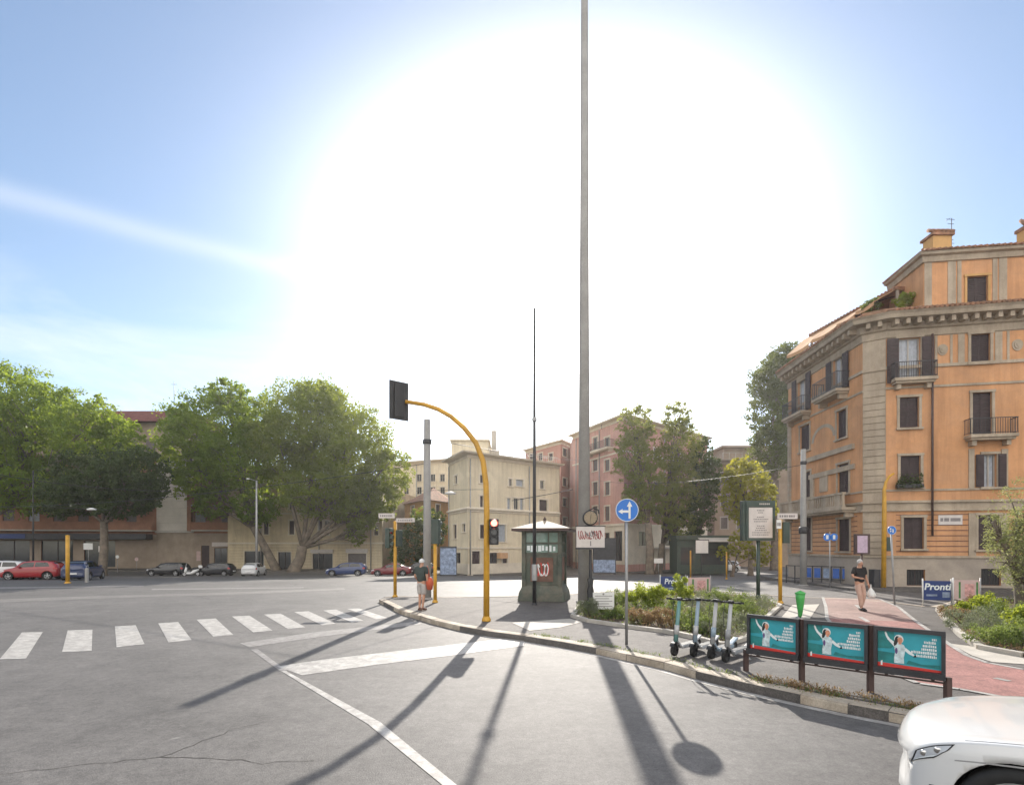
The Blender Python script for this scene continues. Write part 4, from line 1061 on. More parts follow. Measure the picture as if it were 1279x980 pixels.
mbw = MB(); F0.wall(mbw, -1.1, 15.2, [w_[0] for w_ in ww]+[g_[0] for g_ in gsh], 0, bands=[(-1.1, 4.0, 1)]); F1.wall(mbw, 4.5, 15.2, [], 2); F1.wall(mbw, -1.1, 4.5, [], 1); F2.wall(mbw, -1.1, 14.2, [w_[0] for w_ in w2], 0, bands=[(-1.1, 4.2, 1)])
for a, b in ((r3, (r3[0]+1, 98)), ((r3[0]+1, 98), (r0[0], 98)), ((r0[0], 98), r0)): Face(a, b).wall(mbw, -1.1, 14.2, [])
mbw.sheet([r0, r1, r2, r3, (r3[0]+1, 98), (r0[0], 98)], 14.19, 1)
sub('wall', mbw, [M['brick'], M['greybld'], M['panel']], root)
for h in ww+gsh: window(root, F0, h[0], h[1], M['slab'], h[2] if len(h) > 2 else None, surround=0, sill=False)
for h in w2: window(root, F2, h[0], h[1], M['slab'], h[2] if len(h) > 2 else None, surround=0, sill=False)
for lz in lev[:3]:
    q = MB(); F0.box(q, 0, F0.L-0.1, 0.002, 1.3, lz-0.18, lz); b_ = sub('balcony', q, M['slab'], root)
    q = MB(); F0.box(q, 0, F0.L-0.1, 1.2, 1.26, lz+0.02, lz+1.1); F0.box(q, 0, F0.L-0.1, 1.18, 1.29, lz+1.102, lz+1.17); sub('parapet', q, M['brick'], b_)
    if lz < 10:
        u0 = (0.05,); q = MB(); F2.box(q, u0[0], F2.L, 0.002, 1.2, lz-0.18, lz); b_ = sub('balcony', q, M['slab'], root)
        q = MB(); F2.box(q, u0[0], F2.L, 1.1, 1.14, lz+0.02, lz+1.1); F2.box(q, u0[0]-0.5, u0[0]-0.02, 0.002, 1.2, lz-0.2, lz+3.3, 0); sub('parapet', q, M['brick'], b_)
q = MB(); F0.box(q, 0, F0.L-0.5, 0.01, 2.2, 3.3, 4.1); sub('canopy', q, M['darkmetal'], root)
q = MB(); F1.box(q, -0.1, F1.L+0.1, 0.01, 0.2, 4.3, 4.64)
for i in range(9): F1.box(q, 0, F1.L, 0.005, 0.025, 5.7+i*1.05, 5.74+i*1.05)
sub('cladding_joints', q, M['slab'], root)
q = MB(); a_ = A(140, 520, 82.36); b_ = A(232, 520, 82.36); zt_ = Z(512, 82.36)
q.box(r0[0]+4, b_.x, 81, 93, 14.2, zt_-2.3, 1); q.add([(r0[0]+3.4, 79.8, zt_-2.3), (b_.x+0.7, 79.8, zt_-2.3), (b_.x+0.4, 82.9, zt_), (r0[0]+4, 82.9, zt_)], [(0,1,2,3)], 0)
q.box(r0[0]+4, b_.x+0.4, 82.9, 93, zt_-2.3, zt_, 0)
for i in range(7): q.box(b_.x-2.1-i*3, b_.x-0.8-i*3, 80.86, 80.995, 16.2, 18.6, 2)
sub('roof_storey', q, [M['brickdk'], M['greybld'], M['shutterg']], root)
q = MB(); c = A(218, 500, 85.2); q.tube([(c.x, 85.2, zt_-1), (c.x, 85.2, Z(476, 85.2))], 0.045, 4); q.tube([(c.x-0.5, 85.2, Z(480, 85.2)), (c.x+0.5, 85.2, Z(480, 85.2))], 0.03, 4)
tag(q.build('television_antenna', M['darkmetal']), 'tall thin antenna mast on the roof between the two plane trees', 'antenna')
# far left neighbour, mostly behind trees
l0, l1 = (X(-420, 65.32), 65.32), (X(-200, 70.29), 70.29)
block('grey brown block at the far left edge behind the first plane tree', [l0, l1], 18, M['greybld'], {}, l0, cornice=0.4)
# green newsstand under the trees by the pink building
nk = thing('newsstand', 'dark green newsstand with pale awning under the poplar trees', 'kiosk', (X(880, 61.06), 61.06, GLOW))
q = MB(); q.box(-3.1, 2.8, 0, 3, 0.13, 4.1); q.build('body', M['dkgreen'], nk)
q = MB(); q.add([(-0.8, -1.8, 3.9), (3.4, -1.8, 3.9), (3.4, 0.1, 4.4), (-0.8, 0.1, 4.4), (-0.8, -1.8, 3.83), (3.4, -1.8, 3.83), (3.4, 0.1, 4.33), (-0.8, 0.1, 4.33)], [(0,1,2,3),(4,7,6,5),(0,4,5,1),(1,5,6,2),(2,6,7,3),(3,7,4,0)]); q.build('awning', M['slab'], nk)
q = MB(); q.box(-3.3, 3.0, -0.16, 3.2, 4.102, 4.6); q.build('roof', M['dkgreen'], nk)
q = MB(); q.box(-2.7, -1.3, -0.03, -0.003, 1.2, 3.2); q.box(-0.4, 2.4, -0.03, -0.003, 1.2, 3.1); q.build('display_window', M['glassw'], nk)

# drainpipes and roof aerials of the far blocks
for par, F_, us, zt_ in ((vb, VF[1], (0.25, 9.2), vz-0.6), (vb, VF[0], (0.4,), vz-0.6), (pb, PF[0], (1.2, 7.5), zpk-0.6), (pb, PF[1], (9.0, 16.5), zpk-0.6), (bb, BF[0], (5.0, 13.5, 21.0), bz-0.5), (og, OF[1], (0.3,), oz-0.2), (mb_, MF[0], (3.0, 8.0), Z(580, 102))):
    for u in us:
        if u < F_.L: q = MB(); q.tube([F_.T(u, 0.14, GLOW+0.1), F_.T(u, 0.14, zt_)], 0.07, 6); sub('drainpipe', q, M['galv'], par)
for i, (x, y0, y1, D, lab) in enumerate(((640, 572, 556, 66, 'thin aerial on the roof of the cream villa right of its chimney'), (690, 552, 538, 88, 'thin aerial on the salmon block roof'), (752, 530, 512, 70, 'forked aerial on the left end of the pink building roof'), (803, 528, 514, 72, 'small aerial on the pink building roof above the poplars'), (533, 578, 566, 104, 'small aerial on the pale yellow block'))):
    q = MB(); z0, z1 = Z(y0+6, D), Z(y1, D); x_ = X(x, D); q.tube([(x_, D, z0), (x_, D, z1)], 0.035, 4)
    for k in range(3): q.tube([(x_-0.5+0.1*k, D, z1-0.1-0.3*k), (x_+0.5-0.1*k, D, z1-0.1-0.3*k)], 0.02, 4)
    tag(q.build('television_antenna', M['darkmetal']), lab, 'antenna')

q = MB(); u0, u1, a, b = F2.rect(266, 677, 302, 682); F2.box(q, u0, u1, 0.01, 0.3, a, b); sub('shop_fascia', q, M['paleposter'], root)
q = MB(); u0, u1, a, b = F2.rect(316, 676, 340, 681); F2.box(q, u0, u1, 0.01, 0.3, a, b); sub('shop_fascia', q, M['bluebox'], root)
q = MB(); u0, u1, a, b = F2.rect(246, 688, 251, 700); F2.box(q, u0, u1, 0.01, 0.06, a, b); sub('wall_poster', q, M['palepink'], root)
for k, (u, w_, m_) in enumerate(((6, 3.2, 'palepink'), (12, 4.2, 'paleposter'), (19, 3.0, 'navy'), (35, 3.4, 'paleposter'), (43, 4.5, 'bluebox'))):
    if u+w_ < F0.L: q = MB(); F0.box(q, u, u+w_, 2.205, 2.26, 3.4, 4.0); sub('shop_fascia', q, M[m_], root)
# ---------------------------------------------------------------- street furniture
def at(x, y, z=KZ): return G2(x, y) if z == 0 else G(x, y, z)
def signal_head(par, loc, rz, h=0.95, w=0.3, lit=None, board=False, housing=None):
    """three-lamp head, front towards local -y"""
    M4 = Matrix.Translation(loc) @ Matrix.Rotation(rz, 4, 'Z')
    def put(mb): mb.v = [tuple(M4 @ Vector(v)) for v in mb.v]; return mb
    q = MB(); q.box(-w/2, w/2, -0.1, 0.1, 0, h)
    for k in range(3): q.box(-w/2-0.008, w/2+0.008, -0.11, 0.09, h*(k+0.03)/3, h*(k+0.97)/3)
    if board:
        q.box(-w, w, 0.02, 0.045, -0.08, h+0.08)
    o = put(q).build('signal_head', housing or M['black'], par, 0.008)
    for k in range(3):
        zc_ = h*(k+0.5)/3; q = MB(); q.disc((0, -0.116, zc_), w*0.36, 20, 'y', 0, 0.02)
        m = M['redlit'] if (lit == 'red' and k == 2) else (M['redlens'] if k == 2 else M['glassw'])
        put(q).build('lamp', m, o)
        q = MB(); n = 12; r_ = w*0.42
        for i in range(n):
            a0, a1 = math.pi*(-0.05+1.1*i/n), math.pi*(-0.05+1.1*(i+1)/n); L_ = 0.18
            q.add([(r_*math.cos(a0), -0.11, zc_+r_*math.sin(a0)), (r_*math.cos(a1), -0.11, zc_+r_*math.sin(a1)), (r_*math.cos(a1), -0.11-L_, zc_+r_*math.sin(a1)-0.02), (r_*math.cos(a0), -0.11-L_, zc_+r_*math.sin(a0)-0.02)], [(0,1,2,3)])
        put(q).build('visor', housing or M['black'], o, fix=False)
    return o
b = at(608, 775); D_ = b.y
tl = thing('traffic_light', 'tall yellow traffic light with curved arm over the road and a lit red lamp', 'traffic light', b)
arc = [(608,772),(608.5,640),(607.5,604),(604,576),(595,553),(580,534),(564,520),(548,511),(530,505),(507,501.5)]
pts = [A(x, y, D_)-b for x, y in arc]; pts[0] = Vector((0, 0, 0))
q = MB(); q.tube(pts, [0.09,0.085,0.082,0.08,0.076,0.072,0.068,0.064,0.06,0.055], 14); q.lathe([(0.13,0),(0.13,0.05),(0.09,0.14)], n=16); q.build('pole', M['yellow'], tl, fix=False)
signal_head(tl, A(498, 521, D_)-b+Vector((0, 0.0, 0)), R(-142), h=0.95, w=0.3, board=True)
signal_head(tl, A(617.5, 680, D_)-b+Vector((0, -0.12, 0)), R(6), h=0.74, w=0.25, lit='red')
q = MB()
for z_ in (Z(652, D_)-KZ, Z(676, D_)-KZ): q.tube([(0, 0, z_), (0.2, -0.08, z_)], 0.02, 6)
q.build('bracket', M['black'], tl)
# tall floodlight / catenary masts
def mast(name, label, cat, base, top_y, r0, r1, m, n=16, extra=None, lean=0.0):
    t_ = thing(name, label, cat, base); h = Z(top_y, base.y)-base.z
    q = MB(); q.tube([(0, 0, 0), (lean*0.5, 0, h*0.5), (lean, 0, h)], [r0, (r0+r1)/2, r1], n); q.lathe([(r0*1.35, 0), (r0*1.35, 0.06), (r0*1.02, 0.07)], n=n); q.build('pole', m, t_, fix=False)
    if extra: extra(t_, h, base)
    return t_
def lights_top(t_, h, b_):
    q = MB(); q.lathe([(0.5, h-0.5), (0.62, h-0.45), (0.62, h-0.3), (0.2, h-0.25)], n=20); q.build('ring_head', M['galv'], t_)
mast('light_mast', 'very tall tapering grey concrete light mast rising out of the top of the picture', 'mast', at(730, 752), -60, 0.235, 0.125, M['concrete'], 20, lights_top, lean=0.02)
def slim_extra(t_, h, b_):
    q = MB(); q.lathe([(0.09, h*0.62), (0.09, h*0.62+0.12)], n=12); q.build('collar', M['galv'], t_); q = MB(); q.lathe([(0.1, 0.9), (0.105, 1.0), (0.105, 1.45), (0.1, 1.5)], n=12); q.build('collar', M['galv'], t_)
mast('pole', 'slender dark metal pole standing in front of the green booth', 'pole', at(668, 755), 385, 0.075, 0.04, M['darkmetal'], 12, slim_extra)
def conc_extra(t_, h, b_):
    q = MB(); q.lathe([(0.165, h-1.0), (0.18, h-0.97), (0.18, h-0.85), (0.165, h-0.82)], n=12); q.build('collar', M['darkmetal'], t_)
mast('pole', 'pale concrete tram wire pole beside the waiting man', 'pole', at(534, 748), 524, 0.17, 0.13, M['concrete'], 14, conc_extra)
def conc_extra2(t_, h, b_):
    q = MB(); z_ = Z(661, b_.y); q.lathe([(0.2, z_-0.25), (0.25, z_-0.2), (0.25, z_+0.1), (0.2, z_+0.15)], n=12); q.build('collar', M['darkmetal'], t_); q = MB(); q.lathe([(0.16, h-0.9), (0.18, h-0.8), (0.16, h-0.7)], n=12); q.build('collar', M['darkmetal'], t_)
mast('pole', 'pale concrete tram wire pole in front of the left face of the orange building', 'pole', at(1004, 731, 0), 561, 0.19, 0.14, M['concrete'], 14, conc_extra2)
mast('pole', 'thin grey pole in front of the dark balconies behind the red hatchback', 'pole', at(42, 719, 0), 588, 0.10, 0.07, M['darkmetal'], 10)
def lamp_extra(t_, h, b_):
    q = MB(); q.tube([(0, 0, h-0.05), (-0.6, -0.4, h+0.15)], 0.035, 6); q.build('arm', M['galv'], t_)
    q = MB(); q.lathe([(0.02, 0.02), (0.16, 0.0), (0.18, -0.1), (0.1, -0.14)], c=(-0.75, -0.5, h+0.2), n=12); q.build('lamp_head', M['white'], t_)
mast('street_lamp', 'pale grey street lamp behind the white hatchback under the big plane tree', 'street lamp', at(321, 718, 0), 600, 0.15, 0.1, M['galv'], 10, lamp_extra)
# short yellow signal posts
def yellow_post(x, y, ty, label, r=0.07, z=KZ, plates=None, head=None, hz=0.9, nm='signal_post'):
    b = at(x, y, z); t_ = thing(nm, label, 'post', b); h = Z(ty, b.y)-b.z
    q = MB(); q.tube([(0, 0, 0), (0, 0, h)], r, 12); q.lathe([(r*1.6, 0), (r*1.6, 0.04), (r, 0.1)], n=12); q.lathe([(r*1.1, h), (r*1.1, h+0.03), (0.001, h+0.07)], n=12); q.build('pole', M['yellow'], t_, fix=False)
    for x0, y0, x1, y1, m in (plates or []):
        p0, p1 = A(x0, y1, b.y)-b, A(x1, y0, b.y)-b
        q = MB(); q.box(p0.x, p1.x, -0.1, -0.075, p0.z, p1.z); pp = q.build('sign_plate', m, t_, 0.004)
        q = MB(); wd = p1.x-p0.x; hh = p1.z-p0.z; n = 7
        for i in range(n):
            a = p0.x+wd*(0.1+0.8*i/n); q.box(a, a+wd*0.8/n*random.uniform(0.5, 0.85), -0.104, -0.1015, p0.z+hh*0.3, p0.z+hh*0.68)
        q.build('lettering', M['greyink'], pp)
    for hd in (head or []):
        hx, hy, rz, hh = hd[:4]
        signal_head(t_, A(hx, hy, b.y)-b, rz, h=hh, w=hh*0.32, housing=M['dkgreen'], lit=hd[4] if len(hd) > 4 else None)
        p0 = A(hx, hy-hh*200/b.y, b.y)-b; q = MB(); q.tube([(0, 0, p0.z), (p0.x, p0.y, p0.z)], 0.02, 6); q.build('bracket', M['dkgreen'], t_)
    return t_
yellow_post(494, 745, 652, 'yellow post with two pale street name plates on the left tip of the island', plates=[(474,641,494,647,M['paleposter']),(496,647,519,652,M['paleposter'])], head=[(486,684,R(70),0.85),(499,682,R(-120),0.7)])
yellow_post(544, 752, 680, 'short yellow post with dark green signal head right of the waiting man', head=[(545,679,R(160),0.95)])
yellow_post(975, 753, 650, 'yellow post with pale street name plates beside the green information board', plates=[(970,641,995,648,M['paleposter']),(969,649,975,660,M['white'])], head=[(981,678,R(190),0.8)])
yellow_post(85, 728, 669, 'yellow post in front of the dark blue car at far left', r=0.11, z=0)
yellow_post(863, 722, 688, 'thin yellow post behind the flower bed near the white notice board', r=0.06, z=0)
yellow_post(908, 723, 690, 'thin yellow post in front of the white van under the yellow tree', r=0.06, z=0)
# tall yellow post with curved arm near the building corner
b = at(1104, 736, 0); t_ = thing('traffic_light', 'tall plain yellow post with short curved arm against the orange building corner', 'traffic light', b)
q = MB(); pts = [A(x, y, b.y)-b for x, y in ((1104,736),(1105,640),(1105,612),(1107,602),(1111,595),(1117,591))]; pts[0].z = 0
q.tube(pts, [0.12,0.11,0.09,0.07,0.06,0.05], 12); q.build('pole', M['yellow'], t_, fix=False)
signal_head(t_, A(1110, 688, b.y)-b, R(170), h=0.75, w=0.26, housing=M['dkgreen']); q = MB(); q.tube([(0.0, 0, 2.3), (0.3, 0, 2.3)], 0.02, 6); q.build('bracket', M['dkgreen'], t_)
q = MB(); q.box(-0.3, 0.05, 0.25, 0.7, 0, 0.95); o_ = q.build('utility_cabinet', M['darkmetal'], None, 0.02); o_.location = (X(1097, 28.3), 27.9, 0.12); tag(o_, 'dark utility cabinet behind the base of the yellow post at the corner', 'cabinet')
# round blue signs
def disc_sign(x, y, yc, r_px, label, dirs='straightleft', z=KZ, lean=0.0, rz=0.0, pr=0.032):
    b = at(x, y, z); D = b.y; t_ = thing('road_sign', label, 'road sign', b, rz)
    c = A(x+lean, yc, D)-b; r = r_px*D/FPX
    q = MB(); q.tube([(0, 0.0, 0), (c.x, 0.0, c.z+r*0.9)], pr, 10); q.build('pole', M['galv'], t_, fix=False)
    q = MB(); q.disc((c.x, -0.05, c.z), r, 40, 'y', 0, 0.02); d_ = q.build('sign_face', M['signblue'], t_)
    q = MB(); q.lathe([(r*0.94, -0.0625), (r, -0.0625), (r, -0.0605), (r*0.94, -0.0605)], c=(c.x, 0, c.z), axis='y', n=40, closed=True); q.build('rim', M['white'], d_)
    q = MB(); yy = -0.066
    def P(pl): q.add([(c.x+a*r, yy, c.z+b_*r) for a, b_ in pl], [tuple(range(len(pl)))])
    if dirs == 'straightleft':
        P([(0.12,-0.75),(0.3,-0.75),(0.3,0.3),(0.12,0.3)]); P([(0.21,0.78),(-0.03,0.3),(0.45,0.3)])
        P([(0.115,-0.22),(0.115,-0.02),(-0.4,-0.02),(-0.4,-0.22)]); P([(-0.78,-0.12),(-0.4,0.1),(-0.4,-0.34)])
    else:
        P([(-0.45,-0.3),(-0.25,-0.45),(-0.1,-0.1),(-0.3,0.0)]); P([(0.1,-0.55),(0.4,-0.45),(0.35,0.25),(0.1,0.3)]); P([(-0.5,0.1),(-0.1,0.15),(-0.2,0.55),(-0.45,0.5)])
    q.build('arrow', M['white'], d_, fix=False)
    return t_
disc_sign(783, 805, 637, 14.3, 'round blue road sign with white left and straight arrows on a grey pole')
disc_sign(1118, 755, 662, 5.5, 'small round blue cycle sign on a thin leaning pole right of the walking man', 'bike', lean=-5)
b = G(1037, 733, KZ); t_ = thing('road_sign', 'pair of small blue signs on one post above the blue panelled railing', 'road sign', b)
q = MB(); q.tube([(0, 0, 0), (0, 0, Z(664, b.y)-KZ)], 0.03, 8); q.build('pole', M['galv'], t_)
for sx in (-0.24, 0.12):
    q = MB(); q.disc((sx+0.06, -0.06, Z(670.5, b.y)-KZ), 0.2, 20, 'y', 0, 0.02); d_ = q.build('sign_face', M['signblue'], t_)
    q = MB(); q.box(sx, sx+0.12, -0.078, -0.072, Z(673, b.y)-KZ, Z(668, b.y)-KZ); q.build('symbol', M['white'], d_)
# clock and picture board
b = G(737, 747, KZ); b.y = 19.6; b.x = X(738, 19.6); D = 19.6
t_ = thing('clock_post', 'black cast iron post carrying a round clock above a white board with red scrawled drawing', 'clock', b)
q = MB(); q.lathe([(0.17,0),(0.17,0.12),(0.11,0.2),(0.13,0.5),(0.09,0.7),(0.12,0.95),(0.06,1.0),(0.05,2.0),(0.04,Z(686,D)-KZ)], n=12); q.tube([(0, 0, 2.2), (0, 0, Z(656, D)-KZ)], 0.035, 8); q.build('pole', M['black'], t_)
p0, p1 = A(720, 683.5, D)-b, A(755, 657.5, D)-b
q = MB(); q.box(p0.x, p1.x, -0.14, -0.05, p0.z, p1.z); bd = q.build('board', M['paleposter'], t_, 0.01)
for za_, zb_ in ((p0.z-0.06, p0.z-0.002), (p1.z+0.002, p1.z+0.03)):
    q = MB(); q.box(p0.x-0.03, p1.x+0.03, -0.15, -0.04, za_, zb_); q.build('board_frame', M['darkmetal'], bd)
q = MB(); scribble(q, (p0.x+p1.x)/2, (p0.z+p1.z)/2+0.08, (p1.x-p0.x)*0.86, 0.34, 11, -0.143, 0.014, seed=5); q.build('drawing', M['darkred'], bd, fix=False)
q = MB(); scribble(q, (p0.x+p1.x)/2, (p0.z+p1.z)/2+0.12, 0.4, 0.18, 4, -0.1445, 0.014, seed=9); q.box(-0.02+(p0.x+p1.x)/2, 0.02+(p0.x+p1.x)/2, -0.146, -0.1425, p0.z+0.06, p0.z+0.24); q.build('drawing', M['greyink'], bd, fix=False)
c = A(737.5, 646.5, D)-b; q = MB(); q.lathe([(0.001,-0.11),(0.25,-0.11),(0.28,-0.07),(0.28,0.07),(0.25,0.11),(0.001,0.11)], c=(c.x,0,c.z), axis='y', n=28, smooth=False); ck = q.build('clock_case', M['black'], t_)
q = MB(); q.disc((c.x, -0.118, c.z), 0.235, 28, 'y', 0, 0.012); q.build('clock_face', M['cream'], ck)
q = MB()
for k in range(12):
    a = k*math.pi/6; r_ = 0.2; q.box(c.x+r_*math.sin(a)-0.008, c.x+r_*math.sin(a)+0.008, -0.13, -0.126, c.z+r_*math.cos(a)-0.015, c.z+r_*math.cos(a)+0.015)
q.tube([(c.x, -0.13, c.z), (c.x+0.02, -0.13, c.z+0.13)], 0.009, 4); q.tube([(c.x, -0.133, c.z), (c.x-0.01, -0.133, c.z-0.17)], 0.006, 4); q.build('clock_hands', M['black'], ck)
q = MB(); q.tube([(c.x-0.05, 0, c.z+0.27), (c.x+0.12, 0, c.z+0.36), (c.x+0.3, 0, c.z+0.3), (c.x+0.33, 0, c.z+0.15)], 0.025, 6); q.tube([(c.x-0.2, 0, c.z-0.3), (c.x+0.2, 0, c.z-0.3)], 0.03, 6); q.build('bracket', M['black'], t_)
# low white notice board
b = at(754, 768); t_ = thing('notice_board', 'low white notice board among the shrubs left of the blue arrow sign', 'sign', b)
p0, p1 = A(741, 760.5, b.y)-b, A(767.5, 739.5, b.y)-b
q = MB(); q.box(p0.x, p1.x, -0.02, 0.02, p0.z, p1.z); bb_ = q.build('board', M['white'], t_, 0.006)
q = MB()
for i in range(5): q.box(p0.x+0.06, p1.x-0.06-0.1*(i % 2), -0.024, -0.0215, p1.z-0.12-i*0.08, p1.z-0.1-i*0.08)
q.disc((0.0, -0.024, p1.z-0.05), 0.03, 12, 'y', 0, 0.004); q.build('lettering', M['greyink'], bb_)
for sx in (p0.x+0.05, p1.x-0.05): q = MB(); q.tube([(sx, 0.03, 0), (sx, 0.03, p1.z-0.02)], 0.018, 6); q.build('leg', M['galv'], t_)
# ===== green booth
b = at(682, 748); b.y = 21.6; b.x = X(681, 21.6)
kb = thing('booth', 'old green traffic booth with cream pyramid roof and graffiti on its panels', 'booth', b, R(-13))
s = 0.72; zb0, zb1, zt_ = 0.62, Z(692, 21)-KZ, Z(663, 21)-KZ
q = MB(); q.add([(-s-0.22,-s-0.22,0),(s+0.22,-s-0.22,0),(s+0.22,s+0.22,0),(-s-0.22,s+0.22,0),(-s-0.18,-s-0.18,0.32),(s+0.18,-s-0.18,0.32),(s+0.18,s+0.18,0.32),(-s-0.18,s+0.18,0.32),(-s-0.05,-s-0.05,zb0),(s+0.05,-s-0.05,zb0),(s+0.05,s+0.05,zb0),(-s-0.05,s+0.05,zb0)],
  [(0,1,5,4),(1,2,6,5),(2,3,7,6),(3,0,4,7),(4,5,9,8),(5,6,10,9),(6,7,11,10),(7,4,8,11),(8,9,10,11)]); q.build('base', M['plinth'] if False else M['kioskgreen'], kb, 0.02)
q = MB(); q.box(-s, s, -s, s, zb0+0.002, zb1); q.build('lower_wall', M['kioskgreen'], kb)
q = MB()
for sgn in (-1, 1):
    q.box(-0.45, 0.45, sgn*(s+0.012)-0.01, sgn*(s+0.012)+0.01, zb0+0.15, zb1-0.12); q.box(sgn*(s+0.012)-0.01, sgn*(s+0.012)+0.01, -0.45, 0.45, zb0+0.15, zb1-0.12)
q.build('panel', M['rust'], kb)
for sx, sy in ((-1,-1),(1,-1),(1,1),(-1,1)):
    q = MB(); q.box(sx*s-0.08, sx*s+0.08, sy*s-0.08, sy*s+0.08, 0.32, zt_+0.02); q.build('corner_post', M['kioskgreen'], kb, 0.012)
zs_ = (zt_+zb1)/2-0.02
for k, (ax, sg) in enumerate((('y', -1), ('y', 1), ('x', -1), ('x', 1))):
    def bx(q, a0, a1, d0, d1, z0, z1):
        if ax == 'y': q.box(a0, a1, *(sorted((sg*d0, sg*d1))), z0, z1)
        else: q.box(*(sorted((sg*d0, sg*d1))), a0, a1, z0, z1)
    q = MB()
    for a in (zb1, zs_-0.04, zt_-0.07): bx(q, -s+0.081, s-0.081, s-0.05, s+0.03, a+0.001, a+0.08)
    for a in (-0.28, 0.24): bx(q, a, a+0.045, s-0.045, s+0.02, zb1+0.082, zt_-0.071)
    fr_ = q.build('window_frame', M['kioskgreen'], kb)
    q = MB(); bx(q, -s+0.085, s-0.085, s-0.03, s-0.02, zb1+0.08, zt_-0.07); q.build('pane', M['glassgreen'], fr_)
q = MB()   # stickers and lettering on the lower window band
for i in range(8):
    x_ = -0.6+i*0.15; q.box(x_, x_+random.uniform(0.08, 0.13), -s-0.0, -s+0.005, zb1+0.1+random.uniform(0, 0.06), zs_-0.07-random.uniform(0, 0.08))
q.build('stickers', M['whiteprint'], kb)
q = MB(); scribble(q, 0.0, (zb0+zb1)/2+0.05, 0.55, 0.6, 4, -s-0.026, 0.02, seed=3); q.build('graffiti', M['redprint'], kb, fix=False)
q = MB(); scribble(q, 0.05, (zb0+zb1)/2+0.0, 0.4, 0.5, 3, -s-0.028, 0.018, seed=13); q.build('graffiti', M['whiteprint'], kb, fix=False)
e_ = s+0.42; q = MB(); q.add([(-e_,-e_,zt_),(e_,-e_,zt_),(e_,e_,zt_),(-e_,e_,zt_),(-e_,-e_,zt_+0.1),(e_,-e_,zt_+0.1),(e_,e_,zt_+0.1),(-e_,e_,zt_+0.1)], [(0,3,2,1),(0,1,5,4),(1,2,6,5),(2,3,7,6),(3,0,4,7)], 1)
q.add([(-e_-0.02,-e_-0.02,zt_+0.102),(e_+0.02,-e_-0.02,zt_+0.102),(e_+0.02,e_+0.02,zt_+0.102),(-e_-0.02,e_+0.02,zt_+0.102),(0,0,zt_+0.46)], [(0,1,4),(1,2,4),(2,3,4),(3,0,4),(0,3,2,1)], 0)
q.build('roof', [M['cream'], M['brown']], kb)
q = MB(); q.lathe([(0.05, zt_+0.42), (0.07, zt_+0.5), (0.001, zt_+0.62)], n=10); q.build('finial', M['brown'], kb)
# ===== information board with pale poster
b = at(949, 752); D = b.y
ib = thing('information_board', 'dark green framed information board with pale poster on a single post above the planting bed', 'sign', b, R(0))
p0, p1 = A(932, 675, D)-b, A(967, 625, D)-b
q = MB(); q.tube([(0, 0.1, 0), (0, 0.1, p0.z+0.02)], 0.07, 10); q.lathe([(0.12,0),(0.12,0.05),(0.07,0.3)], c=(0,0.1,0), n=12); q.build('pole', M['dkgreen'], ib)
q = MB(); q.box(p0.x-0.12, p1.x+0.03, 0.0, 0.26, p0.z, p1.z); q.box(p0.x, p1.x+0.03, -0.05, -0.001, p0.z, p0.z+0.1); q.box(p0.x, p1.x+0.03, -0.05, -0.001, p1.z-0.25, p1.z)
q.box(p0.x, p0.x+0.1, -0.05, -0.001, p0.z+0.101, p1.z-0.251); q.box(p1.x-0.05, p1.x+0.03, -0.05, -0.001, p0.z+0.101, p1.z-0.251)
cs = q.build('case', M['dkgreen'], ib, 0.01)
q = MB(); q.box(p0.x+0.11, p1.x-0.06, -0.02, -0.002, p0.z+0.11, p1.z-0.26); ps = q.build('poster', M['paleposter'], ib)
q = MB(); xa, xb = p0.x+0.2, p1.x-0.14
for i, (fa, fb) in enumerate(((0.3,0.7),(0.35,0.62),(0.0,0),(0.3,0.66),(0.12,0.9),(0.15,0.82),(0,0),(0.3,0.7),(0.25,0.7),(0.2,0.8),(0.05,0.95),(0.05,0.92))):
    if fb > 0:
        zz = p1.z-0.36-i*0.085; u = fa
        while u < fb: 
            u2 = min(fb, u+random.uniform(0.04, 0.12)); q.box(xa+(xb-xa)*u, xa+(xb-xa)*u2, -0.024, -0.0215, zz-0.035, zz); u = u2+0.025
q.build('lettering', M['greyink'], ps)
q = MB()
for i in range(6): q.box(p0.x+0.5+i*0.07, p0.x+0.55+i*0.07, -0.056, -0.0515, p1.z-0.16, p1.z-0.1)
q.build('lettering', M['slab'], cs)
# white notice on a frame behind the bed
b = at(877, 716, 0); D = 56; b = Vector((X(877, D), D, gz(D))); t_ = thing('notice_board', 'square white notice on a dark frame in the shade below the yellow tree', 'sign', b)
p0, p1 = A(869.5, 690.5, D)-b, A(885, 674.5, D)-b
q = MB(); q.box(p0.x-0.06, p1.x+0.06, 0, 0.06, p0.z-0.06, p1.z+0.08); q.tube([(0, 0.06, 0), (0, 0.06, p0.z)], 0.05, 6); q.build('frame', M['darkmetal'], t_)
q = MB(); q.box(p0.x, p1.x, -0.02, -0.002, p0.z, p1.z); q.build('board', M['white'], t_)
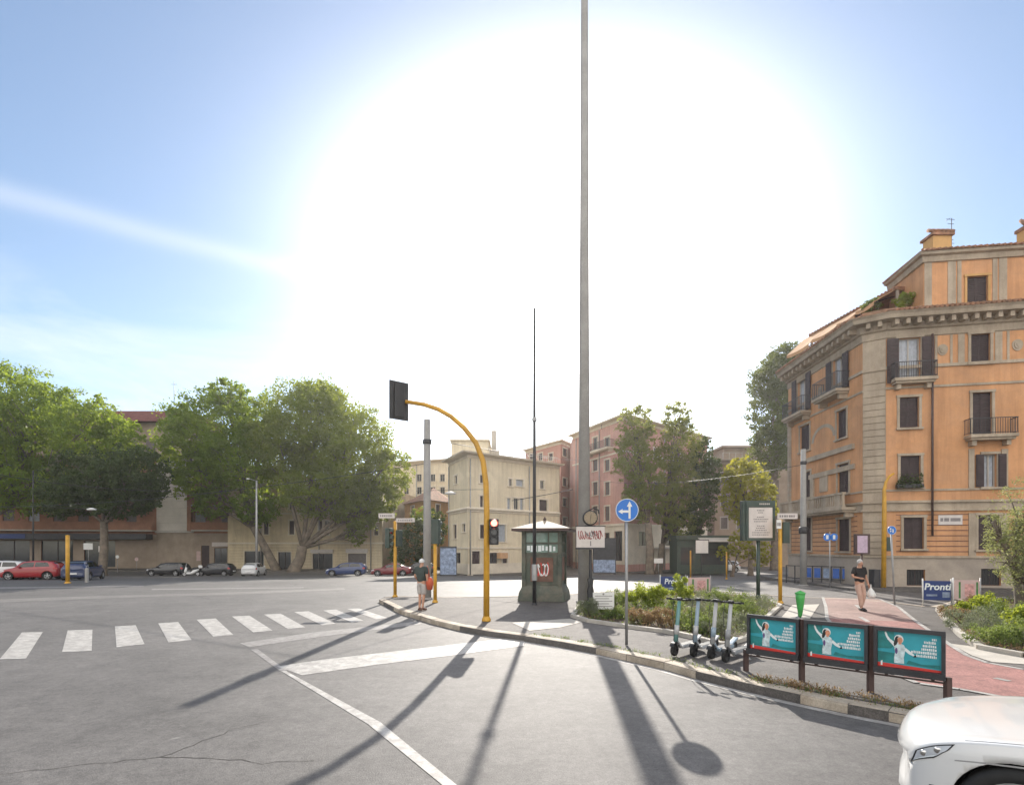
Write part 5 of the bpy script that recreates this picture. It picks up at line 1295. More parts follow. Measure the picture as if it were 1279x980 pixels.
# pink poster stand behind the walking man
b = Vector((X(1078, 26.5), 26.5, KZ)); t_ = thing('poster_stand', 'dark framed stand with pale pink poster behind the walking man', 'sign', b)
p0, p1 = A(1070.5, 690.5, 26.5)-b, A(1086, 668, 26.5)-b
q = MB(); q.tube([(0.02, 0.1, 0), (0.02, 0.1, p0.z)], 0.05, 8); q.build('pole', M['brown'], t_)
q = MB(); q.box(p0.x-0.06, p1.x+0.06, 0.0, 0.16, p0.z-0.06, p1.z+0.06); cs = q.build('case', M['brown'], t_, 0.01)
q = MB(); q.box(p0.x+0.03, p1.x-0.09, -0.02, -0.002, p0.z+0.02, p1.z-0.03); q.build('poster', mat('lilac_poster', (0.5, 0.38, 0.48), 0.6, 0.15, 6), t_)
# ===== banners
def banner(F, z0, z1, m, label, text=None, art=None, posts=True):
    t_ = thing('banner', label, 'banner', F.p0.copy()+Vector((0, 0, KZ)))
    q = MB(); F.box(q, 0.03, F.L-0.03, -0.01, 0.01, z0, z1); cl_ = sub('cloth', q, m, t_)
    for u in (0.0, F.L):
        q = MB(); v = F.T(u, 0, KZ); q.tube([v, F.T(u, 0, z1+0.08)], 0.022, 8); sub('post', q, M['white'] if u == 0 else M['galv'], t_)
    ang = math.atan2(F.u.y, F.u.x)
    if text:
        h = z1-z0; L_ = t_['_w']
        c = F.T(F.L*0.5, 0.014, z0+h*0.68); textmesh('lettering', text, h*0.48, M['whiteprint'], cl_, (c.x-L_[0], c.y-L_[1], c.z-L_[2]), (math.pi/2, 0, ang), bold=0.008, shear=0.15)
        q = MB(); F.box(q, F.L*0.12, F.L*0.5, 0.0115, 0.014, z0+h*0.2, z0+h*0.3); F.box(q, F.L*0.68, F.L*0.93, 0.0115, 0.014, z0+h*0.14, z0+h*0.42); sub('small_print', q, M['graf'], cl_)
    if art:
        q = MB(); h = z1-z0; F.box(q, F.L*0.42, F.L*0.78, 0.0115, 0.014, z0+h*0.15, z0+h*0.8); sub('picture', q, mat('rose_print', (0.55, 0.3, 0.28), 0.6, 0.4, 9), cl_)
        q = MB()
        for u in (0.2, 0.84): F.box(q, F.L*u, F.L*(u+0.07), 0.0115, 0.0145, z0+h*0.05, z0+h*0.9)
        sub('stripe', q, M['mid_green'] if 'mid_green' in M else mat('green_print', (0.06, 0.2, 0.05), 0.6, 0.3, 9), cl_)
def fpx(x0, x1, D0, D1): return Face((X(x0, D0), D0), (X(x1, D1), D1))
banner(fpx(1153, 1189, 19.2, 19.0), Z(749, 19.1), Z(725, 19.1), M['navy'], 'navy banner with white lettering on posts beside the right planting bed', 'Pronti')
banner(fpx(1191, 1225, 18.95, 18.8), Z(748, 18.9), Z(724, 18.9), M['palepink'], 'pale pink banner with green edges between the navy banner and the olive tree', None, True)
banner(fpx(825, 857, 24.2, 24.4), Z(739, 24.3), Z(719.5, 24.3), M['navy'], 'navy banner with white lettering half hidden by the bright shrubs of the island bed', 'Pronti')
banner(fpx(859, 888, 24.5, 24.8), Z(739, 24.6), Z(721, 24.6), M['palepink'], 'pale pink banner behind the island bed right of the navy one', None, True)
# ===== blue panelled railing in front of the orange building
F_ = fpx(983, 1063, 33.5, 30.8); rl = thing('railing', 'dark railing with blue panels along the pavement below the orange building', 'railing', F_.p0.copy())
q = MB(); F_.box(q, 0, F_.L, -0.02, 0.02, Z(707.5, 32), Z(707.5, 32)+0.05); F_.box(q, 0, F_.L, -0.02, 0.02, 0.3, 0.34); sub('rail', q, M['darkmetal'], rl)
n = 7
for i in range(n+1):
    q = MB(); u = F_.L*i/n; F_.box(q, u-0.03, u+0.03, 0.021, 0.06, 0, 1.12); sub('post', q, M['darkmetal'], rl)
for i in range(2, n):
    q = MB(); u = F_.L*i/n; F_.box(q, u+0.08, u+F_.L/n-0.08, -0.01, 0.012, 0.4, 0.98); sub('panel', q, M['bluebox'] if i != 4 else M['graf'], rl)
# ===== advertising railing with three teal posters
pp = [Vector((X(933, 9.2), 9.2, KZ)), Vector((X(1003, 8.5), 8.5, KZ)), Vector((X(1089, 7.85), 7.85, KZ)), Vector((X(1186, 7.25), 7.25, KZ))]
ar = thing('advertising_railing', 'low brown railing carrying three teal posters of a person with raised arm', 'railing', pp[0])
rt = [A(932, 767, 9.2).z, A(1003, 773, 8.5).z, A(1089, 780, 7.85).z, A(1186, 787, 7.25).z]; zt0 = sum(rt)/4; zb_ = 0.52
for i, p_ in enumerate(pp):
    q = MB(); dz = 0.035; q.box(p_.x-dz, p_.x+dz, p_.y-0.01, p_.y+0.06, KZ-0.02, 0.5 if i in (0, 3) else zt0); sub('post', q, M['brown'], ar)
for i in range(3):
    a_, c_ = pp[i], pp[i+1]; f = Face((a_.x, a_.y), (c_.x, c_.y)); f.p0.z = 0
    q = MB(); g0, g1 = 0.035, f.L-0.035
    f.box(q, g0, g1, 0.0, 0.07, zt0-0.06, zt0); f.box(q, g0, g1, 0.0, 0.1, zb_-0.06, zb_+0.03); f.box(q, g0, g0+0.045, 0.0, 0.07, zb_+0.031, zt0-0.061); f.box(q, g1-0.045, g1, 0.0, 0.07, zb_+0.031, zt0-0.061)
    fr_ = sub('panel_frame', q, M['dkgreen'] if False else M['darkmetal'], ar)
    q = MB(); f.box(q, 0, f.L, -0.05, -0.01, 0.40, 0.425); 
    for u in (0.2, 0.8): f.box(q, f.L*u-0.02, f.L*u+0.02, -0.05, -0.011, 0.426, zb_-0.061)
    sub('lower_rail', q, M['brown'], ar)
    u0, u1, za, zb2 = g0+0.046, g1-0.046, zb_+0.032, zt0-0.062; w_, h_ = u1-u0, zb2-za
    q = MB(); f.box(q, u0, u1, 0.01, 0.02, za, zb2); po = sub('poster', q, M['teal'], ar)
    def pl(mb, pts, d): mb.add([f.T(u0+a*w_, d, za+b_*h_) for a, b_ in pts], [tuple(range(len(pts)))])
    q = MB(); pl(q, [(0.0,0.5),(0.22,0.52),(0.3,0.68),(0.26,1.0),(0,1.0)], 0.023); pl(q, [(0,0.12),(0.33,0.12),(0.3,0.4),(0,0.42)], 0.023); sub('backdrop_print', q, M['tealdk'], po)
    q = MB(); pl(q, [(0,0),(1,0),(1,0.06),(0,0.11)], 0.025); sub('red_band', q, M['redprint'], po)
    def el(cx, cy, rx, ry, n=14, a0=0.0, a1=6.2832): return [(cx+rx*math.cos(a0+(a1-a0)*k/n), cy+ry*math.sin(a0+(a1-a0)*k/n)) for k in range(n+(0 if a1-a0 > 6.2 else 1))]
    q = MB()   # figure with raised arm and pale hat, seen from the waist up
    pl(q, [(0.27,0.13),(0.43,0.13),(0.425,0.3),(0.44,0.42),(0.455,0.55),(0.43,0.64),(0.39,0.68),(0.34,0.69),(0.30,0.66),(0.27,0.58),(0.285,0.42),(0.27,0.28)], 0.027); sub('figure_print', q, mat('pale_blue_print', (0.55, 0.66, 0.68), 0.5, 0.35, 14), po)
    q = MB(); pl(q, [(0.27,0.58),(0.30,0.67),(0.255,0.735),(0.205,0.79),(0.165,0.875),(0.15,0.95),(0.125,0.99),(0.115,0.95),(0.135,0.85),(0.165,0.765),(0.215,0.68)], 0.0272); sub('arm_print', q, M['whiteprint'], po)
    q = MB(); pl(q, [(0.44,0.50),(0.455,0.58),(0.52,0.5),(0.585,0.42),(0.60,0.385),(0.57,0.37),(0.50,0.42)], 0.0274); sub('arm_print', q, M['whiteprint'], po)
    q = MB(); pl(q, el(0.345, 0.80, 0.075, 0.125, 18), 0.0276); sub('hat_print', q, M['whiteprint'], po)
    q = MB(); pl(q, el(0.365, 0.775, 0.043, 0.085, 14), 0.029); pl(q, [(0.34,0.66),(0.385,0.66),(0.385,0.72),(0.34,0.72)], 0.0288); sub('face_print', q, mat('orange_skin_print', (0.62, 0.27, 0.16), 0.5, 0.25, 20), po)
    q = MB(); pl(q, [(0.27,0.60),(0.305,0.64),(0.33,0.72),(0.325,0.83),(0.35,0.875),(0.31,0.885),(0.285,0.83),(0.275,0.75),(0.262,0.68)], 0.0295); sub('hair_print', q, M['black'], po)
    q = MB(); pl(q, el(0.305, 0.47, 0.022, 0.09, 10), 0.029); sub('bag_print', q, mat('violet_print', (0.12, 0.07, 0.2), 0.5, 0.3, 14), po)
    q = MB(); pl(q, [(0.58,0.34),(0.625,0.35),(0.62,0.40),(0.585,0.39)], 0.029); sub('phone_print', q, M['black'], po)
    q = MB(); pl(q, [(0.05,0.03),(0.08,0.03),(0.08,0.17),(0.05,0.15)], 0.0265); sub('mark_print', q, M['whiteprint'], po)
    q = MB(); pl(q, [(0.46,0.13),(0.98,0.1),(0.98,0.2),(0.7,0.17),(0.5,0.24)], 0.0235); sub('backdrop_print', q, M['tealdk'], po)
    q = MB(); rd = random.Random(i*3+1)
    for r_, (fa, fb, sz) in enumerate(((0.86,0.93,0.07),(0.74,0.93,0.075),(0.72,0.93,0.075),(0.7,0.93,0.075),(0.54,0.93,0.075),(0.62,0.93,0.075))):
        zz = 0.84-r_*0.095; u = fa
        while u < fb-0.01:
            u2 = min(fb, u+rd.uniform(0.014, 0.03)); hz_ = sz*rd.uniform(0.75, 1.0)
            pl(q, [(u,zz),(u2,zz),(u2,zz+hz_),(u,zz+hz_)], 0.0275); u = u2+0.008
    sub('lettering', q, M['whiteprint'], po)
# ===== bright green bag on a thin post
b = at(1000, 772); t_ = thing('litter_bin', 'bright green litter bag on a thin dark post beside the cycle path', 'litter bin', b)
zt2 = Z(741, b.y)-KZ
q = MB(); q.tube([(0, 0.08, 0), (0, 0.08, zt2)], 0.025, 8); q.lathe([(0.09,0),(0.09,0.03),(0.03,0.06)], c=(0,0.08,0), n=10); q.build('post', M['galv'], t_)
q = MB(); q.lathe([(0.02, zt2-0.72),(0.05, zt2-0.66),(0.09, zt2-0.4),(0.12, zt2-0.15),(0.13, zt2-0.02)], n=14); bg_ = q.build('bag', M['limegreen'], t_); bg_.modifiers.new('s', 'SOLIDIFY').thickness = 0.006
q = MB(); q.lathe([(0.13, zt2-0.02),(0.15, zt2),(0.14, zt2+0.03),(0.001, zt2+0.1)], n=16); q.build('lid', M['limegreen'], t_)
# ===== small signs and bollards at the far left
def small_sign(x, D, y0, y1, w, m, label, shape='box', r=0.03):
    t_ = thing('road_sign', label, 'road sign', (X(x, D), D, gz(D))); z0, z1 = Z(y1, D)-gz(D), Z(y0, D)-gz(D)
    q = MB(); q.tube([(0, 0.05, 0), (0, 0.05, z1)], r, 8); q.build('pole', M['galv'], t_)
    q = MB()
    if shape == 'box': q.box(-w/2, w/2, 0, 0.015, z0, z1)
    else: q.disc((0, 0, (z0+z1)/2), w/2, 20, 'y', 0, 0.02)
    q.build('sign_face', m, t_, 0.01 if shape == 'box' else 0)
small_sign(110.5, 65.32, 678, 686, 1.14, M['white'], 'white rounded sign above the dark blue car at far left')
small_sign(127, 65.32, 681.5, 689, 0.71, M['paleposter'], 'small square pale sign right of the white rounded one at far left')
small_sign(147, 66.74, 693, 697, 0.43, M['white'], 'tiny white disc sign on a thin pole left of the black cars', 'disc')
small_sign(171, 71, 695, 701, 0.5, M['palepink'], 'small pinkish disc sign before the dark shopfront', 'disc')
small_sign(823, 58.22, 697, 703, 0.99, M['white'], 'small white low sign at the foot of the pink building trees')
q = MB(); q.lathe([(0.11,0),(0.11,0.8),(0.09,0.9),(0.001,0.95)], n=12); o_ = q.build('bollard', M['concrete']); o_.location = G(109, 727, 0); tag(o_, 'short grey bollard in front of the dark blue car', 'bollard')
# wheelie bins / dark cafe furniture mass near the clock post: a dark fence with posters
F_ = fpx(741, 770, 63.5, 62.5); t_ = thing('fence', 'dark fence with blue graffiti under the pink building', 'fence', F_.p0.copy()); q = MB(); F_.box(q, 0, F_.L, 0, 0.06, GLOW, 3.3); sub('board', q, M['darkmetal'], t_)
q = MB(); F_.box(q, 0.1, F_.L-0.1, 0.061, 0.07, -0.8, 0.7); sub('graffiti', q, M['graf'], t_)
F_ = fpx(550, 571, 58.2, 58); t_ = thing('fence', 'fence covered in pale blue graffiti left of the villa door', 'fence', F_.p0.copy()); q = MB(); F_.box(q, 0, F_.L, 0, 0.06, GLOW, 2.3); sub('board', q, M['darkmetal'], t_)
q = MB(); F_.box(q, 0.05, F_.L-0.05, 0.061, 0.07, -0.8, 2.1); sub('graffiti', q, M['graf'], t_)
# overhead cables
def cable(p, q_, sag, label, r=0.018):
    n = 14; pts = [p.lerp(q_, i/n)-Vector((0, 0, sag*4*(i/n)*(1-i/n))) for i in range(n+1)]
    m = MB(); m.tube(pts, r, 5); o = m.build('overhead_cable', M['darkmetal'], None, fix=False); tag(o, label, 'cable')
cp1 = A(534, 548, at(534, 748).y); cp2 = Vector((X(1004, 31.5), 31.5, Z(580, 31.5)))
cable(A(-60, 582, 36), A(215, 613, 44), 0.4, 'thin cable crossing in front of the left plane tree', 0.022)
cable(A(-60, 632, 40), cp1+Vector((0, 0, -1.0)), 0.6, 'long low cable running from the left edge to the concrete pole beside the waiting man', 0.012)
cable(cp1, A(748, 575, 66), 0.3, 'thin cable from the concrete pole to the pink building above the villa', 0.014)
cable(cp2, A(748, 600, 66), 0.7, 'thin cable from the right concrete pole to the pink building', 0.014)
cable(A(640, 625, 30), A(716, 611, 28), 0.02, 'short cable above the green booth roof', 0.02)
t_ = thing('hanging_lamp', 'white lamp hung on a cable left of the villa', 'lamp', A(563, 616, 32)); q = MB(); q.lathe([(0.001,-0.08),(0.3,-0.05),(0.34,0.04),(0.1,0.12),(0.001,0.14)], n=14); q.build('lamp_shade', M['white'], t_)
cable(A(520, 613, 32), A(610, 611, 32), -0.02, 'cable carrying the hung lamp left of the villa', 0.012)
t_ = thing('hanging_lamp', 'white lamp hung in front of the dark tree at far left', 'lamp', A(115, 636, 37)); q = MB(); q.lathe([(0.001,-0.08),(0.25,-0.05),(0.3,0.03),(0.1,0.1),(0.001,0.12)], n=14); q.build('lamp_shade', M['white'], t_)
cable(A(60, 633, 37), A(140, 637, 37), 0.0, 'cable carrying the hung lamp at far left', 0.012)
# ===== electric scooters
def scooter(px, py, label, stemm, deckm, first=None):
    b = at(px, py); a = math.atan2(0.77, 0.63)
    t_ = thing('electric_scooter', label, 'scooter', b, a-0.12+random.uniform(-.06, .06), 'electric scooters parked in a row on the kerb')
    def wheel(x): 
        q = MB(); q.lathe([(0.07,-0.028),(0.115,-0.03),(0.125,0),(0.115,0.03),(0.07,0.028)], c=(x,0,0.125), axis='y', n=20, closed=True); w_ = q.build('wheel', M['rubber'], t_)
        q = MB(); q.lathe([(0.001,-0.024),(0.07,-0.024),(0.07,0.024),(0.001,0.024)], c=(x,0,0.125), axis='y', n=16, smooth=False); q.build('rim', M['darkmetal'], w_)
    wheel(0.0); wheel(0.98)
    q = MB()   # stem leans back over the deck
    q.tube([(0.045,0,0.24),(0.2,0,1.08)], [0.042,0.034], 10); st_ = q.build('stem', stemm, t_)
    q = MB(); q.tube([(0.075,0,0.42),(0.105,0,0.6)], 0.046, 10); q.build('sleeve', deckm if stemm != deckm else M['signblue'], st_)
    q = MB(); q.tube([(0.0,0.055,0.12),(0.01,0.055,0.24),(0.045,0,0.3)], 0.022, 6); q.tube([(0.0,-0.055,0.12),(0.01,-0.055,0.24),(0.045,0,0.3)], 0.022, 6); q.build('fork', M['black'], t_)
    q = MB(); n_ = 8
    for k in range(n_):
        a0, a1 = R(20+k*16), R(20+(k+1)*16); r_ = 0.15
        q.hexa([(r_*math.cos(a0),-0.04,0.125+r_*math.sin(a0)),(r_*math.cos(a1),-0.04,0.125+r_*math.sin(a1)),(r_*math.cos(a1),0.04,0.125+r_*math.sin(a1)),(r_*math.cos(a0),0.04,0.125+r_*math.sin(a0)),
                ((r_+.01)*math.cos(a0),-0.04,0.125+(r_+.01)*math.sin(a0)),((r_+.01)*math.cos(a1),-0.04,0.125+(r_+.01)*math.sin(a1)),((r_+.01)*math.cos(a1),0.04,0.125+(r_+.01)*math.sin(a1)),((r_+.01)*math.cos(a0),0.04,0.125+(r_+.01)*math.sin(a0))])
    q.build('front_mudguard', M['black'], t_)
    q = MB(); q.hexa([(0.2,-0.085,0.13),(0.84,-0.085,0.12),(0.84,0.085,0.12),(0.2,0.085,0.13),(0.2,-0.085,0.19),(0.84,-0.085,0.19),(0.84,0.085,0.19),(0.2,0.085,0.19)]); q.hexa([(0.05,-0.03,0.26),(0.22,-0.05,0.135),(0.22,0.05,0.135),(0.05,0.03,0.26),(0.05,-0.03,0.36),(0.22,-0.05,0.195),(0.22,0.05,0.195),(0.05,0.03,0.36)])
    q.build('deck', deckm, t_, 0.015)
    q = MB(); q.box(0.26, 0.8, -0.07, 0.07, 0.191, 0.197); q.build('deck_mat', M['black'], t_)
    q = MB(); q.hexa([(0.82,-0.045,0.17),(1.12,-0.045,0.26),(1.12,0.045,0.26),(0.82,0.045,0.17),(0.82,-0.045,0.2),(1.1,-0.045,0.3),(1.1,0.045,0.3),(0.82,0.045,0.2)]); q.build('rear_mudguard', deckm, t_, 0.01)
    q = MB(); q.tube([(0.17,-0.24,1.11),(0.2,-0.12,1.1),(0.2,0.12,1.1),(0.17,0.24,1.11)], 0.015, 8); hb_ = q.build('handlebar', M['black'], t_)
    for sg in (-1, 1): q = MB(); q.tube([(0.175,sg*0.15,1.105),(0.165,sg*0.26,1.112)], 0.021, 8); q.build('grip', M['rubber'], hb_)
    q = MB(); q.box(0.16, 0.25, -0.05, 0.05, 1.08, 1.14); q.build('display', M['black'] if stemm != M['white'] else M['white'], t_, 0.012)
    q = MB(); q.tube([(0.6,-0.06,0.12),(0.57,-0.22,0.0)], 0.01, 6); q.build('kickstand', M['galv'], t_)
    q = MB(); q.tube([(0.17,0.1,1.08),(0.08,0.09,0.85),(0.06,0.04,0.4),(0.02,0.03,0.3)], 0.006, 5); q.build('brake_cable', M['black'], t_)
tealst = mat('teal_scooter_paint', (0.13, 0.27, 0.26), 0.35, 0.05, 4); paleb = mat('pale_blue_scooter_paint', (0.28, 0.36, 0.43), 0.35, 0.05, 4); whs = mat('white_scooter_paint', (0.45, 0.45, 0.45), 0.35, 0.05, 4)
scooter(843, 819, 'electric scooter with teal and white stem, leftmost of the row', tealst, whs)
scooter(867, 820, 'electric scooter with pale blue stem, second from the left', paleb, whs)
scooter(889, 823, 'electric scooter with white stem and blue sleeve, third from the left', whs, paleb)
scooter(907, 827, 'electric scooter with plain white stem next to the teal posters', whs, mat('grey_scooter_deck', (0.3, 0.3, 0.31), 0.5, 0.1, 4))
# ---------------------------------------------------------------- trees
tree('large plane tree with broad crown rising at the left edge of the picture', 'tree', (X(-20, 66.74), 66.74, gz(66.74)), [(-55,545,66.74,80,85),(12,512,66.74,62,62),(58,522,65.32,48,48),(112,540,63.9,48,45),(20,600,65.32,60,45),(150,560,63.9,32,42)], 0.71, LF['plane'], 0.30, 1.0, name='plane_tree', twigs=12)
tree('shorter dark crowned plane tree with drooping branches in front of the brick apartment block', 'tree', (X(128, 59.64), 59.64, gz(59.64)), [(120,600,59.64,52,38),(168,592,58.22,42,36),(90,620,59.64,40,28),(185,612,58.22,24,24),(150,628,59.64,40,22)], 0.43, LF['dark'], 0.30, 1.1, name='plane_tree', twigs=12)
tree('spreading plane tree with the thick pale trunk in front of the beige building', 'tree', (X(368, 68.87), 68.87, gz(68.87)), [(395,535,71,62,58,9.23),(440,560,71,52,58,8.52),(352,560,69.58,45,48),(482,590,71,35,34),(470,625,71,32,26),(405,612,69.58,62,36,7.1),(448,640,70,34,24),(400,500,71,36,28),(445,665,71,14,18)], 0.71, LF['planeolive'], 0.30, 0.95, name='plane_tree', twigs=13)
tree('dark green plane tree with rounded crown left of the thick trunked one', 'tree', (X(345, 71), 71, gz(71)), [(275,540,71,52,50,8.52),(232,560,69.58,36,44),(300,575,69.58,52,42),(285,493,71,26,20),(250,600,69.58,34,26),(325,530,71,34,40),(322,632,70,30,26),(268,630,70,26,20)], 0.54, LF['plane'], 0.30, 0.95, name='plane_tree', fork=0.9, twigs=13)
tree('dark evergreen tree behind the concrete pole and the short yellow posts', 'tree', (X(520, 71), 71, gz(71)), [(520,672,71,20,32),(545,660,71,16,24),(498,690,69.58,12,20)], 0.28, LF['dark'], 0.30, 1.1, name='evergreen_tree')
tree('light green tree crown below the small orange house roof', 'tree', (X(532, 75.26), 75.26, gz(75.26)), [(530,648,75.26,18,17)], 0.26, LF['bright'], 0.30, 1.0, name='tree')
tree('left poplar of the trio in front of the pink building', 'tree', (X(812, 63.19), 63.19, gz(63.19)), [(796,532,63.19,24,30),(793,572,63.19,27,38),(812,600,63.19,22,38),(798,625,63.19,22,28)], 0.48, LF['poplar'], 0.27, 0.8, name='poplar_tree', group=None)
tree('tallest poplar in the middle of the trio before the pink building', 'tree', (X(823, 64.61), 64.61, gz(64.61)), [(845,524,64.61,19,24),(848,560,64.61,29,38),(858,600,64.61,26,42),(838,630,63.9,26,36),(850,655,63.9,22,26)], 0.43, LF['poplar'], 0.27, 0.85, name='poplar_tree')
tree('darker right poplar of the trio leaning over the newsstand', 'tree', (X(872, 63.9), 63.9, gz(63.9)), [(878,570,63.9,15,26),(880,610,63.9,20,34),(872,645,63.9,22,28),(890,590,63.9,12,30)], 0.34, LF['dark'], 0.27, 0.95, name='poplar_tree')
tree('bright yellow-green sunlit tree left of the orange building', 'tree', (X(938, 59.64), 59.64, gz(59.64)), [(925,590,59.64,20,20),(932,602,59.64,29,26),(955,620,59.64,17,26),(915,622,59.64,16,22),(940,640,59.64,30,18)], 0.28, LF['yellow'], 0.30, 0.95, name='tree')
tree('small yellow-green tree below the information board', 'tree', (X(915, 53.96), 53.96, gz(53.96)), [(925,680,53.96,14,20),(950,690,53.96,14,18),(905,690,53.96,10,10)], 0.17, LF['yellow'], 0.24, 0.8, name='tree')
tree('tall narrow dark green tree rising behind the orange building', 'tree', (X(968, 73.84), 73.84, gz(73.84)), [(966,475,73.84,22,34,5.68),(966,520,73.84,25,45,5.68),(964,560,73.84,22,36,5.68),(990,480,73.84,22,45,5.68),(975,450,73.84,18,16,5.68)], 0.57, LF['deep'], 0.30, 1.1, name='tree')
tree('feathery olive tree with short gnarled trunk at the right edge', 'tree', (X(1277, 15.6), 15.6, KZ), [(1272,640,15.6,32,40),(1262,690,15.4,26,34),(1290,670,15.6,36,52),(1252,668,15.4,20,18),(1240,650,15.4,12,9),(1278,725,15.3,22,20)], 0.17, LF['olive'], 0.075, 0.55, name='olive_tree', aspect=0.33, fork=0.8, twigs=16, clump=0.3, shell=0.4)
# ---------------------------------------------------------------- shrubs in the beds
def bush(px, py, r, h, kind, label, size=0.05, n=2600, name='shrub', z=KZ+0.04):
    b = G(px, py, z); t_ = None
    k = max(8, int(16*r/0.4)); P = []
    dirs = rng.normal(size=(k, 3)); dirs[:, 2] = np.abs(dirs[:, 2])+0.15; dirs /= np.linalg.norm(dirs, axis=1)[:, None]
    rad = rng.uniform(0.45, 1.05, k)
    cc = dirs*rad[:, None]*np.array([r, r, h*0.9])
    idx = rng.integers(0, k, n); off = rng.normal(size=(n, 3)); off /= np.linalg.norm(off, axis=1)[:, None]; off *= (rng.random(n)**0.5)[:, None]
    C = cc[idx]+off*(0.30*r*rng.uniform(0.6, 1.3, k))[idx][:, None]
    C[:, 2] = np.abs(C[:, 2])
    t_ = thing(name, label, 'shrub', b)
    o = leaves_mesh('foliage', C, size*(1.6 if kind == 'bright' else 1.0), LF[kind], t_, up=0.4, world=False, upright=kind in ('rosemary', 'dry'), aspect=0.28 if kind == 'rosemary' else 0.5)
    q = MB()
    for i in range(8):
        e = Vector(cc[i % k]); q.tube([(0, 0, -0.03), e*0.5+Vector((0, 0, 0.03)), e*0.9], [0.014, 0.01, 0.005], 4)
    q.build('stem', M['bark'], t_, fix=False)
B = [ # px,py,r,h,kind,label
 (735,769,0.42,0.62,'rosemary','rounded grey-green shrub at the foot of the tall light mast'),
 (745,764,0.4,0.35,'mid','low green shrub under the low white notice board'),
 (775,772,0.45,0.35,'mid','small low shrub right behind the blue arrow sign pole'),
 (768,756,0.5,0.7,'mid','green shrub between the white notice board and the arrow sign pole'),
 (796,756,0.6,0.85,'bright','bright yellow-green shrub just right of the arrow sign pole'),
 (822,756,0.55,0.8,'bright','bright yellow-green shrub in front of the left navy banner'),
 (850,750,0.55,1.0,'bright','tallest bright shrub in front of the pale pink banner of the island'),
 (800,778,0.45,0.42,'dry','dry brown shrub near the front edging right of the arrow sign'),
 (826,782,0.45,0.5,'dry','dry brown shrub behind the leftmost scooter'),
 (842,772,0.5,0.55,'mid','mid green shrub behind the leftmost scooter'),
 (862,785,0.45,0.5,'mid','dense green shrub between the two left scooters'),
 (880,766,0.5,0.7,'rosemary','grey-green rosemary behind the second scooter'),
 (884,790,0.42,0.45,'mid','small green shrub behind the third scooter'),
 (905,795,0.5,0.65,'rosemary','rounded grey rosemary between the scooters and the teal posters'),
 (905,775,0.5,0.6,'mid','green shrub behind the two right scooters'),
 (925,784,0.45,0.5,'rosemary','small grey rosemary at the right end of the island bed'),
 (930,768,0.5,0.55,'mid','green shrub in front of the information board post'),
 (893,752,0.5,0.75,'mid','green shrub right of the pale pink banner of the island'),
 (918,754,0.5,0.6,'mid','loose green shrub left of the information board post'),
 (945,762,0.55,0.6,'rosemary','grey-green rosemary round the information board post'),
 (1190,771,0.42,0.4,'dry','dry pale shrub under the right navy banner'),
 (1205,783,0.55,0.62,'rosemary','wide grey-green rosemary at the left tip of the right bed'),
 (1232,790,0.55,0.65,'rosemary','grey-green rosemary, second from the left tip of the right bed'),
 (1232,768,0.6,0.7,'bright','bright green shrub below the pale pink banner of the right bed'),
 (1255,776,0.6,0.65,'mid','mid green shrub left of the olive trunk'),
 (1270,800,0.6,0.5,'mid','low spreading green shrub in front of the olive tree'),
 (1248,806,0.5,0.45,'mid','low green shrub at the front edging of the right bed'),
 (1285,785,0.6,0.7,'bright','bright shrub at the foot of the olive trunk by the right edge'),
 (1300,808,0.6,0.6,'rosemary','grey rosemary cut by the right edge of the picture'),
 (1215,760,0.45,0.5,'dry','brown dry plant between the two right banners'),
]
for b_ in B: bush(*b_[:5], b_[5])
# leaf litter and low ground cover in the beds
def cover(pts, n, m, size, h):
    W = [G(x, y, KZ) for x, y in pts]; xs = [v.x for v in W]; ys = [v.y for v in W]
    def inside(x, y):
        c = False; j = len(W)-1
        for i in range(len(W)):
            if (W[i].y > y) != (W[j].y > y) and x < (W[j].x-W[i].x)*(y-W[i].y)/(W[j].y-W[i].y)+W[i].x: c = not c
            j = i
        return c
    P = []
    cs = []
    while len(cs) < n//30:
        x, y = random.uniform(min(xs), max(xs)), random.uniform(min(ys), max(ys))
        if inside(x, y): cs.append((x, y))
    for i in range(n):
        x, y = cs[i % len(cs)]; x += random.gauss(0, 0.12); y += random.gauss(0, 0.12)
        if inside(x, y): P.append((x, y, KZ+0.05+random.random()**2*h))
    o = leaves_mesh('ground_cover', np.array(P), size, m, None, upright=True, aspect=0.4); tag(o, None, None, None, 'stuff')
cover(BED1, 4500, LF['dry'], 0.05, 0.1); cover(BED1, 15000, LF['mid'], 0.055, 0.26)
cover(BED2, 6000, LF['dry'], 0.05, 0.12); cover(BED2, 7000, LF['mid'], 0.05, 0.2)
# ---------------------------------------------------------------- vehicles
def interp(xs, ys, x):
    return float(np.interp(x, xs, ys))
def smooth_interp(xs, ys, x):
    # monotone-ish cubic through the knots
    i = max(0, min(len(xs)-2, int(np.searchsorted(xs, x)-1)))
    h = xs[i+1]-xs[i]; t_ = min(1, max(0, (x-xs[i])/h))
    def sl(k):
        if k == 0 or k == len(xs)-1: return 0.0 if k else (ys[1]-ys[0])/(xs[1]-xs[0])
        a, b = (ys[k]-ys[k-1])/(xs[k]-xs[k-1]), (ys[k+1]-ys[k])/(xs[k+1]-xs[k])
        return 0 if a*b <= 0 else 2*a*b/(a+b)
    m0, m1 = sl(i)*h, sl(i+1)*h
    return (2*t_**3-3*t_**2+1)*ys[i]+(t_**3-2*t_**2+t_)*m0+(-2*t_**3+3*t_**2)*ys[i+1]+(t_**3-t_**2)*m1
